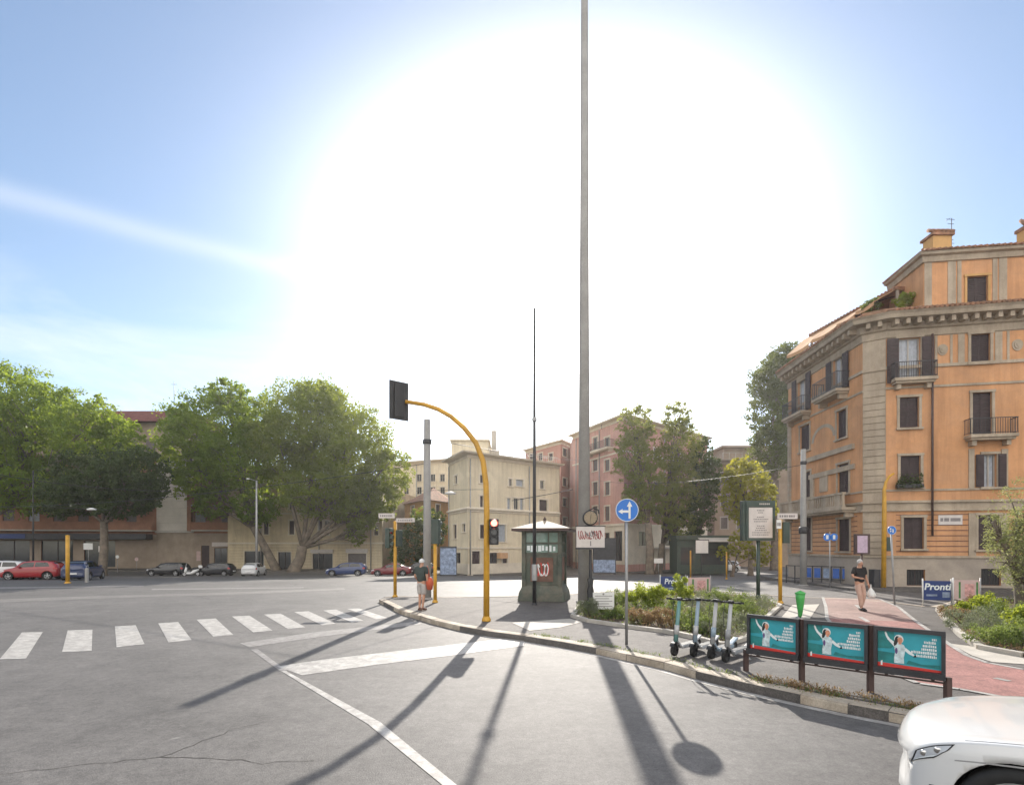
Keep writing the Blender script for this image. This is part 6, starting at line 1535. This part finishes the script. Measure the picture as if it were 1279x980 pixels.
class Hull:
    """car body as a surface (s along the length, t round the half section from sill to roof centre)"""
    def __init__(s, d): s.d = d
    def sec(s, x):
        d = s.d; g = lambda k: smooth_interp(d['x'], d[k], x)
        w, wr, zb, zbl, zt = g('w'), g('wr'), g('zb'), g('zbelt'), g('ztop')
        zt = max(zt, zbl+0.015)
        m = zb+(zbl-zb)*0.5
        h = zt-zbl; cab = min(1.0, h/0.25)
        e = 0.94+0.02*(1-cab)
        return [(0.0, zb), (w*0.86, zb), (w*0.975, zb+0.09), (w, m-0.06), (w*0.997, m+0.12), (w*0.985, zbl-0.07), (w*e, zbl),
                (w*e+(wr-w*e)*0.5, zbl+h*(0.5 if cab > 0.6 else 0.45)), (wr, zt-h*0.12-0.012), (wr*0.9, zt-0.012), (wr*0.5, zt+0.006*cab), (0.0, zt+0.012*cab)]
    def pt(s, x, t, side=1, off=0.0):
        P = s.sec(x); i = max(0, min(len(P)-2, int(t))); f = t-i
        y = P[i][0]+(P[i+1][0]-P[i][0])*f; z = P[i][1]+(P[i+1][1]-P[i][1])*f
        bow = s.d.get('bow', 0.0); 
        xx = x
        L0 = s.d['x'][0]; L1 = s.d['x'][-1]
        # ends wrap round in plan
        wmax = max(s.d['w']); 
        if x < L0+0.9: xx = x+s.d.get('fb', 0.22)*(y/wmax)**3*(1-(x-L0)/0.9)
        if x > L1-0.7: xx = x-s.d.get('rb', 0.15)*(y/wmax)**3*(1-(L1-x)/0.7)
        v = Vector((xx, -y*side, z))
        if off:
            d1 = s.pt(x+0.01, t, side)-v if x+0.01 <= L1 else v-s.pt(x-0.01, t, side)
            d2 = s.pt(x, min(t+0.05, len(P)-1.001), side)-v if t < len(P)-1.1 else v-s.pt(x, t-0.05, side)
            n = d1.cross(d2); 
            if n.length > 1e-9:
                n.normalize()
                if n.y*side > 0.02 and t < 8.5: n = -n
                if t >= 8.5 and n.z < 0: n = -n
                if n.dot(Vector((0, -side, 0.3))) < 0 and t < 8.5: n = -n
                v = v+n*off
        return v
    def body(s, n=72):
        L0, L1 = s.d['x'][0], s.d['x'][-1]; q = MB(); T = len(s.sec(L0)); vs = []
        sub_ = [0,0.7,1,1.5,2,2.5,3,3.5,4,4.5,5,5.4,5.8,6,6.3,7,7.7,8,8.4,9,9.5,10,10.5,11]
        for i in range(n+1):
            x = L0+(L1-L0)*i/n
            ring = [s.pt(x, min(t_, T-1), 1) for t_ in sub_]+[s.pt(x, min(t_, T-1), -1) for t_ in reversed(sub_[1:-1])]
            vs += ring
        R_ = len(ring); fs = []
        for i in range(n):
            for k in range(R_):
                k2 = (k+1) % R_; fs.append((i*R_+k, i*R_+k2, (i+1)*R_+k2, (i+1)*R_+k))
        q.add(vs, fs, 0, True)
        # end caps bulge
        for i, sg in ((0, -1), (n, 1)):
            ring = vs[i*R_:(i+1)*R_]; c = sum(ring, Vector())/R_; bg_ = s.d.get('cap', 1.0); inner = [v.lerp(c, 0.25)+Vector((sg*0.035*bg_, 0, 0)) for v in ring]; inner2 = [v.lerp(c, 0.7)+Vector((sg*0.05*bg_, 0, 0)) for v in ring]
            allv = ring+inner+inner2+[c+Vector((sg*0.055, 0, 0))]; f2 = []
            for k in range(R_):
                k2 = (k+1) % R_; f2 += [(k, k2, k2+R_, k+R_), (k+R_, k2+R_, k2+2*R_, k+2*R_), (k+2*R_, k2+2*R_, 3*R_)]
            q.add(allv, f2, 0, True)
        me = q.build('body', M['black'], None)
        bm = bmesh.new(); bm.from_mesh(me.data); bmesh.ops.remove_doubles(bm, verts=bm.verts, dist=0.0008); bmesh.ops.recalc_face_normals(bm, faces=bm.faces); bm.to_mesh(me.data); bm.free()
        return me
    def patch(s, name, xf, t0, t1, m, par, off=0.006, side=1, n=14, k=6):
        """xf(t) -> (x0, x1)"""
        q = MB(); vs = []
        for j in range(k+1):
            t_ = t0+(t1-t0)*j/k; x0, x1 = xf(t_)
            for i in range(n+1): vs.append(s.pt(x0+(x1-x0)*i/n, t_, side, off))
        fs = [(j*(n+1)+i, j*(n+1)+i+1, (j+1)*(n+1)+i+1, (j+1)*(n+1)+i) for j in range(k) for i in range(n)]
        q.add(vs, fs, 0, True); return q.build(name, m, par)
def carve(body, cyl, mats):
    """cut wheel arches for good, then drop the cutters"""
    body.data.materials.clear()
    for m in mats: body.data.materials.append(m)
    for (x, y0, y1, z, r) in cyl:
        q = MB(); q.lathe([(0.0005, y0), (r, y0), (r, y1), (0.0005, y1)], c=(x, 0, z), axis='y', n=40, mi=1, smooth=True)
        c = q.build('cutter', mats, None)
        mo = body.modifiers.new('b', 'BOOLEAN'); mo.operation = 'DIFFERENCE'; mo.object = c; mo.solver = 'EXACT'
        dg = bpy.context.evaluated_depsgraph_get(); dg.update(); me = bpy.data.meshes.new_from_object(body.evaluated_get(dg))
        body.modifiers.clear(); body.data = me; bpy.data.objects.remove(c)
def wheel(par, x, y, r, side, spokes=5, w=0.2, rim=None, rr=0.68):
    q = MB(); q.lathe([(r*rr, -w/2), (r*0.94, -w/2), (r, -w*0.36), (r, w*0.36), (r*0.94, w/2), (r*rr, w/2)], c=(x, y, r), axis='y', n=36, closed=True); wo_ = q.build('wheel', M['rubber'], par)
    q = MB(); f = side*-1; yo = y+f*(w/2-0.03)
    q.lathe([(r*rr, yo-f*0.0), (r*rr*0.94, yo+f*0.012), (r*rr*0.9, yo-f*0.04)], c=(x, 0, r), axis='y', n=36)
    q.lathe([(0.001, yo+f*0.01), (0.06, yo+f*0.008), (0.07, yo-f*0.03)], c=(x, 0, r), axis='y', n=20)
    for k in range(spokes):
        for dv in (-0.1, 0.1):
            a = 2*math.pi*k/spokes+0.3; p0 = Vector((x+0.04*math.cos(a), yo, r+0.04*math.sin(a))); a2 = a+dv
            p1 = Vector((x+r*rr*0.93*math.cos(a2), yo-f*0.005, r+r*rr*0.93*math.sin(a2))); d = Vector((-math.sin(a2), 0, math.cos(a2)))*0.018
            n_ = Vector((0, f*0.012, 0)); q.hexa([p0-d-n_, p1-d*0.8-n_, p1+d*0.8-n_, p0+d-n_, p0-d+n_, p1-d*0.8+n_, p1+d*0.8+n_, p0+d+n_])
    q.build('rim', rim or M['rim'], wo_)
    q = MB(); q.disc((x, y, r), r*rr*0.93, 24, 'y', 0, w*0.3); q.build('brake_disc', M['darkmetal'], wo_)
SPEC = {
 'hatch': dict(x=[0,0.12,0.5,0.95,1.5,2.2,2.9,3.45,3.8,3.92], w=[.66,.76,.83,.845,.85,.85,.85,.84,.79,.74], wr=[.55,.6,.64,.62,.60,.60,.59,.57,.56,.56], zb=[.3,.22,.2,.2,.2,.2,.2,.2,.26,.34], zbelt=[.62,.72,.84,.89,.92,.94,.96,.98,.96,.9], ztop=[.63,.74,.87,.98,1.38,1.47,1.45,1.36,1.12,.93], wx=(0.72,3.2), wr_=.31, cabs=(1.05,3.62)),
 'estate': dict(x=[0,0.12,0.5,1.1,1.75,2.5,3.3,3.95,4.3,4.42], w=[.66,.78,.85,.87,.875,.875,.87,.86,.81,.76], wr=[.55,.62,.66,.64,.62,.62,.61,.6,.58,.58], zb=[.3,.22,.2,.2,.2,.2,.2,.2,.26,.34], zbelt=[.62,.74,.85,.9,.93,.95,.97,.99,.98,.92], ztop=[.63,.76,.89,1.0,1.4,1.5,1.5,1.44,1.15,.95], wx=(0.82,3.55), wr_=.33, cabs=(1.2,4.15)),
 'sedan': dict(x=[0,0.12,0.5,1.15,1.9,2.5,3.1,3.75,4.3,4.45], w=[.66,.78,.85,.87,.875,.875,.87,.86,.81,.74], wr=[.55,.62,.66,.64,.6,.6,.59,.62,.62,.6], zb=[.3,.22,.2,.2,.2,.2,.2,.2,.26,.36], zbelt=[.6,.7,.8,.86,.89,.91,.93,.95,.92,.85], ztop=[.61,.72,.84,.93,1.34,1.41,1.36,1.06,.97,.87], wx=(0.85,3.55), wr_=.32, cabs=(1.3,3.75)),
}
def make_car(kind, pm, label, cat='car', name='parked_car', near=False, spec=None):
    d = spec or SPEC[kind]; H = Hull(d); root = thing(name, label, cat)
    b_ = H.body(150 if near else 44); wx = d['wx']; r = d['wr_']; W_ = max(d['w'])
    cyl = []
    for x in wx:
        for sg in (-1, 1): cyl.append((x, *(sorted((sg*(W_-0.28), sg*(W_+0.2)))), r+0.01, r*(1.1 if near else 1.17)))
    carve(b_, cyl, [pm, M['black']]); b_.parent = root
    for x in wx:
        for sg in (1, -1): wheel(root, x, -sg*(W_-0.115), r, sg, spokes=5, rr=0.76 if near else 0.68)
    ca, cb = d['cabs']
    def zone(t_):
        # side glass: start where the cabin is tall enough for this t
        x0, x1 = None, None; P0 = None
        xs_ = np.linspace(ca-0.3, cb+0.2, 70)
        return xs_
    def side_rng(a, b, ta=6.25, tb=7.85):
        def f(t_):
            k = (t_-ta)/(tb-ta); return a+k*d.get('rake', 0.42), b-k*d.get('rrake', 0.22)
        return f
    mid = (ca+cb)/2
    for sg in (1, -1):
        H.patch('window', lambda t_: (side_rng(ca+0.16, mid)(t_)[0], mid-0.03), 6.25, 7.85, M['carglass'], root, 0.006, sg)
        H.patch('window', lambda t_: (mid+0.04, side_rng(mid, cb-0.28)(t_)[1]), 6.25, 7.85, M['carglass'], root, 0.006, sg)
    q = MB(); H_ = 10
    def glass_cross(x0, x1, nm):
        vs = []
        for i in range(9):
            x = x0+(x1-x0)*i/8
            row = [H.pt(x, t_, 1) for t_ in (8.4,9,9.5,10,10.5,11)]+[H.pt(x, t_, -1) for t_ in (10.5,10,9.5,9,8.4)]
            nn = Vector((-1 if x0 < mid else 1, 0, 1.2)).normalized()*0.007
            vs += [v+nn for v in row]
        fs = [(i*11+k, i*11+k+1, (i+1)*11+k+1, (i+1)*11+k) for i in range(8) for k in range(10)]
        q = MB(); q.add(vs, fs, 0, True); q.build(nm, M['carglass'], root)
    kx = d['x']; top = d['ztop']; iroof = int(np.argmax(top))
    x_w1 = [x for x, z in zip(kx, top) if z > 1.3][0]
    glass_cross(ca-0.02, x_w1+0.02, 'windscreen')
    x_r0 = [x for x, z in zip(kx, top) if z > 1.3][-1]; glass_cross(x_r0+0.03, min(cb+0.02, x_r0+0.38), 'rear_window')
    for sg in (1, -1):
        H.patch('headlight', lambda t_: (0.02, 0.34), 4.6, 5.7, M['lens'], root, 0.006, sg, 8, 4)
        L_ = d['x'][-1]; H.patch('tail_light', lambda t_: (L_-0.26, L_-0.01), 4.4, 5.9, M['redlens'], root, 0.006, sg, 6, 4)
        q = MB(); v = H.pt(ca+0.35, 6.3, sg); q.box(v.x-0.06, v.x+0.08, *(sorted((v.y-sg*0.02, v.y-sg*0.2))), v.z-0.02, v.z+0.12); q.build('wing_mirror', pm, root, 0.02)
    q = MB(); q.box(-0.045, 0.03, -0.26, 0.26, 0.36, 0.47); q.build('number_plate', M['white'], root, 0.004)
    q = MB(); q.box(d['x'][-1]-0.03, d['x'][-1]+0.06, -0.26, 0.26, 0.5, 0.61); q.build('number_plate', M['white'], root, 0.004)
    q = MB(); q.box(-0.05, 0.05, -0.42, 0.42, 0.48, 0.6); q.build('grille', M['black'], root, 0.01)
    return root
def put_car(root, px, D, heading, z=0.0):
    """heading: direction the front points, degrees from +x"""
    a = R(heading)+math.pi   # front is local -x
    L_ = 2.0; root.rotation_euler = (0, 0, a); c = Vector((X(px, D), D, gz(D)+z)); off = Matrix.Rotation(a, 3, 'Z') @ Vector((L_, 0, 0))
    root.location = c-off
P_red = paint('red_car_paint', (0.30, 0.015, 0.02)); P_white = paint('white_car_paint', (0.62, 0.62, 0.62)); P_black = paint('black_car_paint', (0.015, 0.015, 0.018)); P_blue = paint('blue_car_paint', (0.02, 0.04, 0.13)); P_dblue = paint('dark_blue_car_paint', (0.02, 0.035, 0.10)); P_dred = paint('dark_red_car_paint', (0.16, 0.01, 0.015)); P_grey = paint('dark_grey_car_paint', (0.05, 0.05, 0.055))
g_ = 'cars parked along the far kerb'
for kind, pm, lab, px, D, hd in (
    ('hatch', P_white, 'white hatchback cut by the left edge of the picture', 2, 41, 200),
    ('hatch', P_red, 'bright red hatchback parked second from the left edge', 44, 41, 195),
    ('hatch', P_grey, 'dark grey car half hidden behind the red hatchback and the yellow post', 70, 43.5, 200),
    ('hatch', P_dblue, 'dark blue car seen from behind next to the grey bollard', 105, 40, 110),
    ('estate', P_black, 'black car parked left of the white motor scooter', 209, 59, 178),
    ('hatch', P_black, 'black hatchback parked right of the white motor scooter', 271, 58.5, 182),
    ('hatch', P_white, 'white hatchback seen from behind below the grey street lamp', 318, 58.5, 98),
    ('estate', P_blue, 'blue estate car in front of the dark shopfront of the beige building', 431, 58.5, 186),
    ('sedan', P_dred, 'dark red saloon behind the yellow post with street name plates', 487, 58, 184),
    ('hatch', P_grey, 'dark car behind the waiting man beside the graffiti fence', 524, 62, 185),
    ('estate', P_white, 'white car parked in the shade behind the thin yellow post', 902, 68, 200)):
    o = make_car(kind, pm, lab); o['group'] = g_; put_car(o, px, D, hd, 0.0)
# white motor scooter between the black cars
t_ = thing('motor_scooter', 'white motor scooter parked between the two black cars', 'motor scooter', (X(239, 57), 57, gz(57)), R(40))
for x_ in (-0.62, 0.62):
    q = MB(); q.lathe([(0.16,-0.05),(0.22,-0.055),(0.24,0),(0.22,0.055),(0.16,0.05)], c=(x_,0,0.24), axis='y', n=20, closed=True); w_ = q.build('wheel', M['rubber'], t_)
    q = MB(); q.disc((x_, 0, 0.24), 0.17, 16, 'y', 0, 0.06); q.build('rim', M['rim'], w_)
q = MB(); q.tube([(-0.6,0,0.3),(-0.5,0,0.6),(-0.42,0,0.98)], [0.05,0.13,0.09], 10); q.tube([(-0.45,0,0.34),(0,0,0.3),(0.3,0,0.5),(0.75,0,0.72)], [0.12,0.14,0.2,0.1], 10); q.build('body', M['white'], t_)
q = MB(); q.tube([(0.0,0,0.76),(0.35,0,0.8),(0.72,0,0.86)], [0.1,0.14,0.1], 10); q.build('seat', M['black'], t_)
q = MB(); q.tube([(-0.4,-0.34,1.03),(-0.42,0,1.0),(-0.4,0.34,1.03)], 0.02, 8); q.build('handlebar', M['black'], t_)
q = MB(); q.add([(-0.5,-0.22,1.0),(-0.5,0.22,1.0),(-0.38,0.2,1.42),(-0.38,-0.2,1.42)], [(0,1,2,3)]); q.build('windshield', M['lens'], t_)
q = MB(); q.box(0.7, 1.05, -0.2, 0.2, 0.85, 1.15); q.build('top_box', M['white'], t_, 0.05)
# ---- the near white car at the lower right corner
NS = dict(x=[0,0.05,0.16,0.35,0.62,1.0,1.35,2.0,2.8,3.6,4.2,4.5], w=[.70,.78,.84,.885,.915,.93,.935,.94,.94,.93,.87,.8], wr=[.5,.56,.62,.68,.71,.72,.70,.66,.65,.63,.6,.6], zb=[.30,.24,.21,.2,.2,.2,.2,.2,.2,.2,.26,.34],
  zbelt=[.66,.75,.825,.88,.92,.955,.985,1.02,1.04,1.06,1.04,.98], ztop=[.67,.77,.85,.905,.945,.985,1.03,1.5,1.63,1.6,1.3,1.03], wx=(0.80,3.55), wr_=.38, cabs=(1.35,4.2), fb=0.30, rb=0.2, cap=0.3)
P_near = mat('pearl_white_car_paint', (0.70, 0.70, 0.69), 0.28, 0.015, 2, coat=1.0)
H = Hull(NS); wc = make_car('near', P_near, 'white car at the lower right corner, only its front wing, bonnet and headlight in view', 'car', 'car', True, NS)
for ch in list(wc.children):
    if ch.name.startswith(('headlight', 'grille', 'number_plate')) and (ch.name[0] != 'n' or min(v.co.x for v in ch.data.vertices) < 1): bpy.data.objects.remove(ch)
for sg in (1, -1):
    # swept headlamp: dark surround, clear lens, two projector eyes
    def hx(t_, s0=0.0):
        k = (t_-4.7)/1.15; return -0.0+0.03*k+s0, 0.17+0.10*k-0.12*max(0, 0.45-k)-s0
    o_ = H.patch('headlight', lambda t_: hx(t_), 4.7, 5.85, M['black'], wc, 0.004, sg, 18, 10)
    H.patch('lens', lambda t_: hx(t_, 0.012), 4.84, 5.72, M['lens'], o_, 0.009, sg, 18, 8)
    for xx, tt in ((0.07, 5.25), (0.15, 5.3)):
        v = H.pt(xx, tt, sg, 0.012); q = MB(); q.lathe([(0.001,-0.004),(0.02,-0.003),(0.026,0.0),(0.026,0.008)], c=v, axis='y', n=20); q.build('projector', M['chrome'], o_)
    H.patch('running_light', lambda t_: hx(t_, 0.02), 4.82, 4.92, M['whiteprint'], o_, 0.013, sg, 14, 2)
    H.patch('bonnet_gap', lambda t_: (0.36, 1.38), 6.42, 6.50, M['black'], wc, 0.0015, sg, 40, 2)
    H.patch('air_curtain', lambda t_: (0.085, 0.115), 2.0, 3.2, M['black'], wc, 0.003, sg, 4, 8)
    H.patch('crease', lambda t_: (0.25, 1.28), 4.55, 4.62, M['galv'], wc, 0.001, sg, 30, 1)
    H.patch('door_gap', lambda t_: (1.30, 1.308), 1.6, 6.2, M['black'], wc, 0.002, sg, 2, 14)
wc.scale = (0.95,)*3; wc.rotation_euler = (0, 0, R(-40)); wc.location = (CARX, CARY, 0)
# ---------------------------------------------------------------- people
def skin(name, verts, edges, radii, m, par, sub_=2, root=0):
    me = bpy.data.meshes.new(name); me.from_pydata(verts, edges, []); o = bpy.data.objects.new(name, me); COL.objects.link(o)
    md = o.modifiers.new('skin', 'SKIN'); me.skin_vertices[0].data[0].radius
    for i, r in enumerate(radii):
        sv = me.skin_vertices[0].data[i]; sv.radius = r if hasattr(r, '__len__') else (r, r); sv.use_root = (i == root)
    ss = o.modifiers.new('sub', 'SUBSURF'); ss.levels = sub_; ss.render_levels = sub_
    dg = bpy.context.evaluated_depsgraph_get(); dg.update(); m2 = bpy.data.meshes.new_from_object(o.evaluated_get(dg))
    bpy.data.objects.remove(o); m2.materials.clear(); m2.materials.append(m)
    for p_ in m2.polygons: p_.use_smooth = True
    o = bpy.data.objects.new(name, m2); COL.objects.link(o); o.parent = par; return o
def skinlayer(me): pass
def hand(mb, wrist, d, side, curl=0.4):
    d = Vector(d).normalized(); s_ = Vector(side).normalized(); n = d.cross(s_)
    mb.tube([wrist-d*0.02, wrist+d*0.03, wrist+d*0.085], [0.024, 0.034, 0.032], 8)
    for i, L_ in enumerate((0.075, 0.085, 0.08, 0.062)):
        b_ = wrist+d*0.075+s_*(0.03-i*0.02); k = b_+d*L_*0.5+n*L_*0.12*curl; e = k+(d*math.cos(curl)+n*math.sin(curl))*L_*0.5
        mb.tube([b_, k, e], [0.0095, 0.009, 0.007], 6)
    b_ = wrist+d*0.03+s_*0.028; k = b_+(d*0.6+s_*0.8).normalized()*0.035; mb.tube([b_, k, k+(d+s_*0.2).normalized()*0.03], [0.011, 0.01, 0.008], 6)
def person(label, loc, rz, pose, hairm, shirt, legs, shoe, short=False, cap=None):
    t_ = thing('person', label, 'person', loc, rz)
    J = pose
    names = ['pelvis','waist','chest','neckb','neck','head','crown','shl','ell','wrl','shr','elr','wrr','hil','knl','anl','hir','knr','anr','toel','toer','nose']
    idx = {n: i for i, n in enumerate(names)}
    E = [('pelvis','waist'),('waist','chest'),('chest','neckb'),('neckb','neck'),('neck','head'),('head','crown'),('chest','shl'),('shl','ell'),('ell','wrl'),('chest','shr'),('shr','elr'),('elr','wrr'),('pelvis','hil'),('hil','knl'),('knl','anl'),('anl','toel'),('pelvis','hir'),('hir','knr'),('knr','anr'),('anr','toer'),('head','nose')]
    Rr = dict(pelvis=(.14,.11),waist=(.135,.105),chest=(.15,.11),neckb=(.07,.065),neck=.055,head=(.075,.09),crown=(.06,.07),shl=.06,ell=.042,wrl=.028,shr=.06,elr=.042,wrr=.028,hil=.085,knl=.055,anl=.038,hir=.085,knr=.055,anr=.038,toel=.03,toer=.03,nose=.014)
    V = [J[n] for n in names]
    b_ = skin('body', V, [(idx[a], idx[c]) for a, c in E], [Rr[n] for n in names], M['skin'], t_)
    hm = MB(); hand(hm, Vector(J['wrl']), Vector(J['wrl'])-Vector(J['ell']), (0, -1, 0)); hand(hm, Vector(J['wrr']), Vector(J['wrr'])-Vector(J['elr']), (0, -1, 0))
    h_ = hm.build('hands', M['skin'], None, fix=False)
    # join the hands into the body mesh
    bm = bmesh.new(); bm.from_mesh(b_.data); bm.from_mesh(h_.data)
    for f in bm.faces: f.smooth = True
    bm.to_mesh(b_.data); bm.free(); bpy.data.objects.remove(h_)
    def lim(a, b, k): return tuple(Vector(J[a]).lerp(Vector(J[b]), k))
    sv = [lim('pelvis','waist',-0.15), J['waist'], J['chest'], lim('chest','neckb',0.75), J['shl'], lim('shl','ell',0.75), J['shr'], lim('shr','elr',0.75)]
    skin('shirt', sv, [(0,1),(1,2),(2,3),(2,4),(4,5),(2,6),(6,7)], [(.175,.135),(.17,.135),(.175,.135),(.085,.08),.083,.07,.083,.07], shirt, t_)
    kl = 0.92 if short else 1.0
    def leg(h, k, a): 
        if short: return [J[h], lim(h, k, 0.55), lim(h, k, 0.95)]
        return [J[h], J[k], lim(k, a, 0.93)]
    L_, R_ = leg('hil','knl','anl'), leg('hir','knr','anr')
    pv = [lim('pelvis','waist',0.25), lim('pelvis','waist',-0.2)]+L_+R_
    rr = [(.155,.125),(.155,.13),.105,.095 if short else .078,.1 if short else .062,.105,.095 if short else .078,.1 if short else .062]
    skin('shorts' if short else 'trousers', pv, [(0,1),(1,2),(2,3),(3,4),(1,5),(5,6),(6,7)], rr, legs, t_, root=1)
    for s_ in 'lr':
        a, o_ = Vector(J['an'+s_]), Vector(J['toe'+s_]); d = (o_-a); d.z = 0; d.normalize()
        q = MB(); q.tube([Vector((a.x, a.y, min(a.z, o_.z+0.03)-0.03))-d*0.07, Vector((a.x, a.y, min(a.z, o_.z+0.04)-0.02)), o_+d*0.02+Vector((0,0,0.0)), o_+d*0.07-Vector((0,0,0.01))], [0.035, 0.05, 0.045, 0.025], 10)
        q.build('shoe', shoe, t_)
    hd = Vector(J['head']); cr = Vector(J['crown']); q = MB()
    vs = []; n1, n2 = 10, 16; c = hd.lerp(cr, 0.55)+Vector((0, 0.012, 0.0)); fr = (Vector(J['nose'])-hd); fr.z = 0; fr.normalize()
    for i in range(n1+1):
        ph = math.pi*0.62*i/n1
        for k in range(n2):
            th = 2*math.pi*k/n2; v = Vector((math.sin(ph)*math.cos(th)*0.083, math.sin(ph)*math.sin(th)*0.1, math.cos(ph)*0.1))
            if v.normalized().dot(fr) > 0.45 and v.z < 0.035: v *= 0.8
            vs.append(c+v)
    fs = [(i*n2+k, i*n2+(k+1) % n2, (i+1)*n2+(k+1) % n2, (i+1)*n2+k) for i in range(n1) for k in range(n2)]
    q.add(vs, fs, 0, True)
    if cap:
        q.disc(c+fr*0.09+Vector((0, 0, 0.02)), 0.07, 14, 'z', 0, 0.012)
    q.build('cap' if cap else 'hair', cap or hairm, t_)
    q = MB(); sd = fr.cross(Vector((0, 0, 1)))
    for s_ in (-1, 1): q.lathe([(0.001,-0.006),(0.009,0),(0.001,0.006)], c=hd.lerp(cr, 0.25)+fr*0.085+sd*0.032*s_, axis='z', n=8)
    q.build('eyes', M['black'], t_)
    q = MB(); m_ = hd+fr*0.085-Vector((0, 0, 0.045)); q.tube([m_-sd*0.022, m_+fr*0.004, m_+sd*0.022], 0.005, 5); q.build('mouth', M['darkred'], t_)
    return t_
W1 = dict(pelvis=(0,0,.93),waist=(0,.0,1.07),chest=(0,.01,1.3),neckb=(0,0,1.44),neck=(0,-.01,1.5),head=(0,-.035,1.58),crown=(0,-.03,1.67),nose=(0,-.145,1.575),
  shl=(.185,.01,1.4),ell=(.26,.03,1.12),wrl=(.285,-.06,.88),shr=(-.185,.01,1.4),elr=(-.27,.0,1.14),wrr=(-.14,-.2,1.1),
  hil=(.09,0,.88),knl=(.11,-.06,.5),anl=(.08,.03,.1),hir=(-.09,0,.88),knr=(-.08,-.12,.5),anr=(-.03,-.12,.08),toel=(.085,-.1,.045),toer=(-.035,-.27,.04))
b = at(1074, 762)
person('grey haired man in black t-shirt and tan trousers walking along the cycle path', b, R(8), W1, M['hair'], M['clothblack'], M['clothtan'], M['black'])
t_ = thing('plastic_bag', 'white plastic carrier bag in the hand of the walking man', 'bag', b+Vector((.30, -.12, .78)))
q = MB(); q.tube([(0,0,0.07),(0.0,0,-0.02),(0.01,0,-0.12),(0.03,-0.01,-0.26),(0.03,0,-0.34)], [0.012,0.03,0.09,0.13,0.09], 12); q.build('bag', M['bag'], t_)
q = MB(); q.tube([(0,-.03,0.0),(0,-0.02,0.1),(0,.02,0.1),(0,.03,0.0)], 0.008, 5); q.build('handle', M['bag'], t_)
W2 = dict(pelvis=(0,0,.95),waist=(0,.0,1.09),chest=(0,.01,1.32),neckb=(0,0,1.46),neck=(0,-.01,1.52),head=(0,-.03,1.6),crown=(0,-.02,1.69),nose=(.02,-.14,1.595),
  shl=(.19,.01,1.42),ell=(.25,.02,1.14),wrl=(.2,-.12,.98),shr=(-.19,.01,1.42),elr=(-.24,.03,1.14),wrr=(-.23,-.05,.9),
  hil=(.085,0,.9),knl=(.08,-.03,.5),anl=(.08,.0,.09),hir=(-.085,0,.9),knr=(-.06,-.05,.5),anr=(-.05,.02,.09),toel=(.1,-.14,.04),toer=(-.07,-.12,.04))
b = at(527, 762)
person('man in white cap, dark shirt and pale shorts waiting at the kerb', b, R(155), W2, M['hair'], M['clothgreen'], M['clothshort'], M['rust'], short=True, cap=M['white'])
t_ = thing('shoulder_bag', 'orange-red bag hanging at the side of the waiting man', 'bag', b+Vector((.27, -.02, 1.0)))
q = MB(); q.tube([(0,0,0.13),(0,0,0.08),(0.01,0,-0.08),(0.01,0,-0.3)], [0.03,0.1,0.13,0.09], 12); q.build('bag', M['orangebag'], t_)
q = MB(); q.tube([(0,-.06,0.08),(-0.05,-0.07,0.4),(-0.08,0.0,0.5),(-0.05,.07,0.4),(0,.06,0.08)], 0.012, 6); q.build('strap', M['orangebag'], t_)
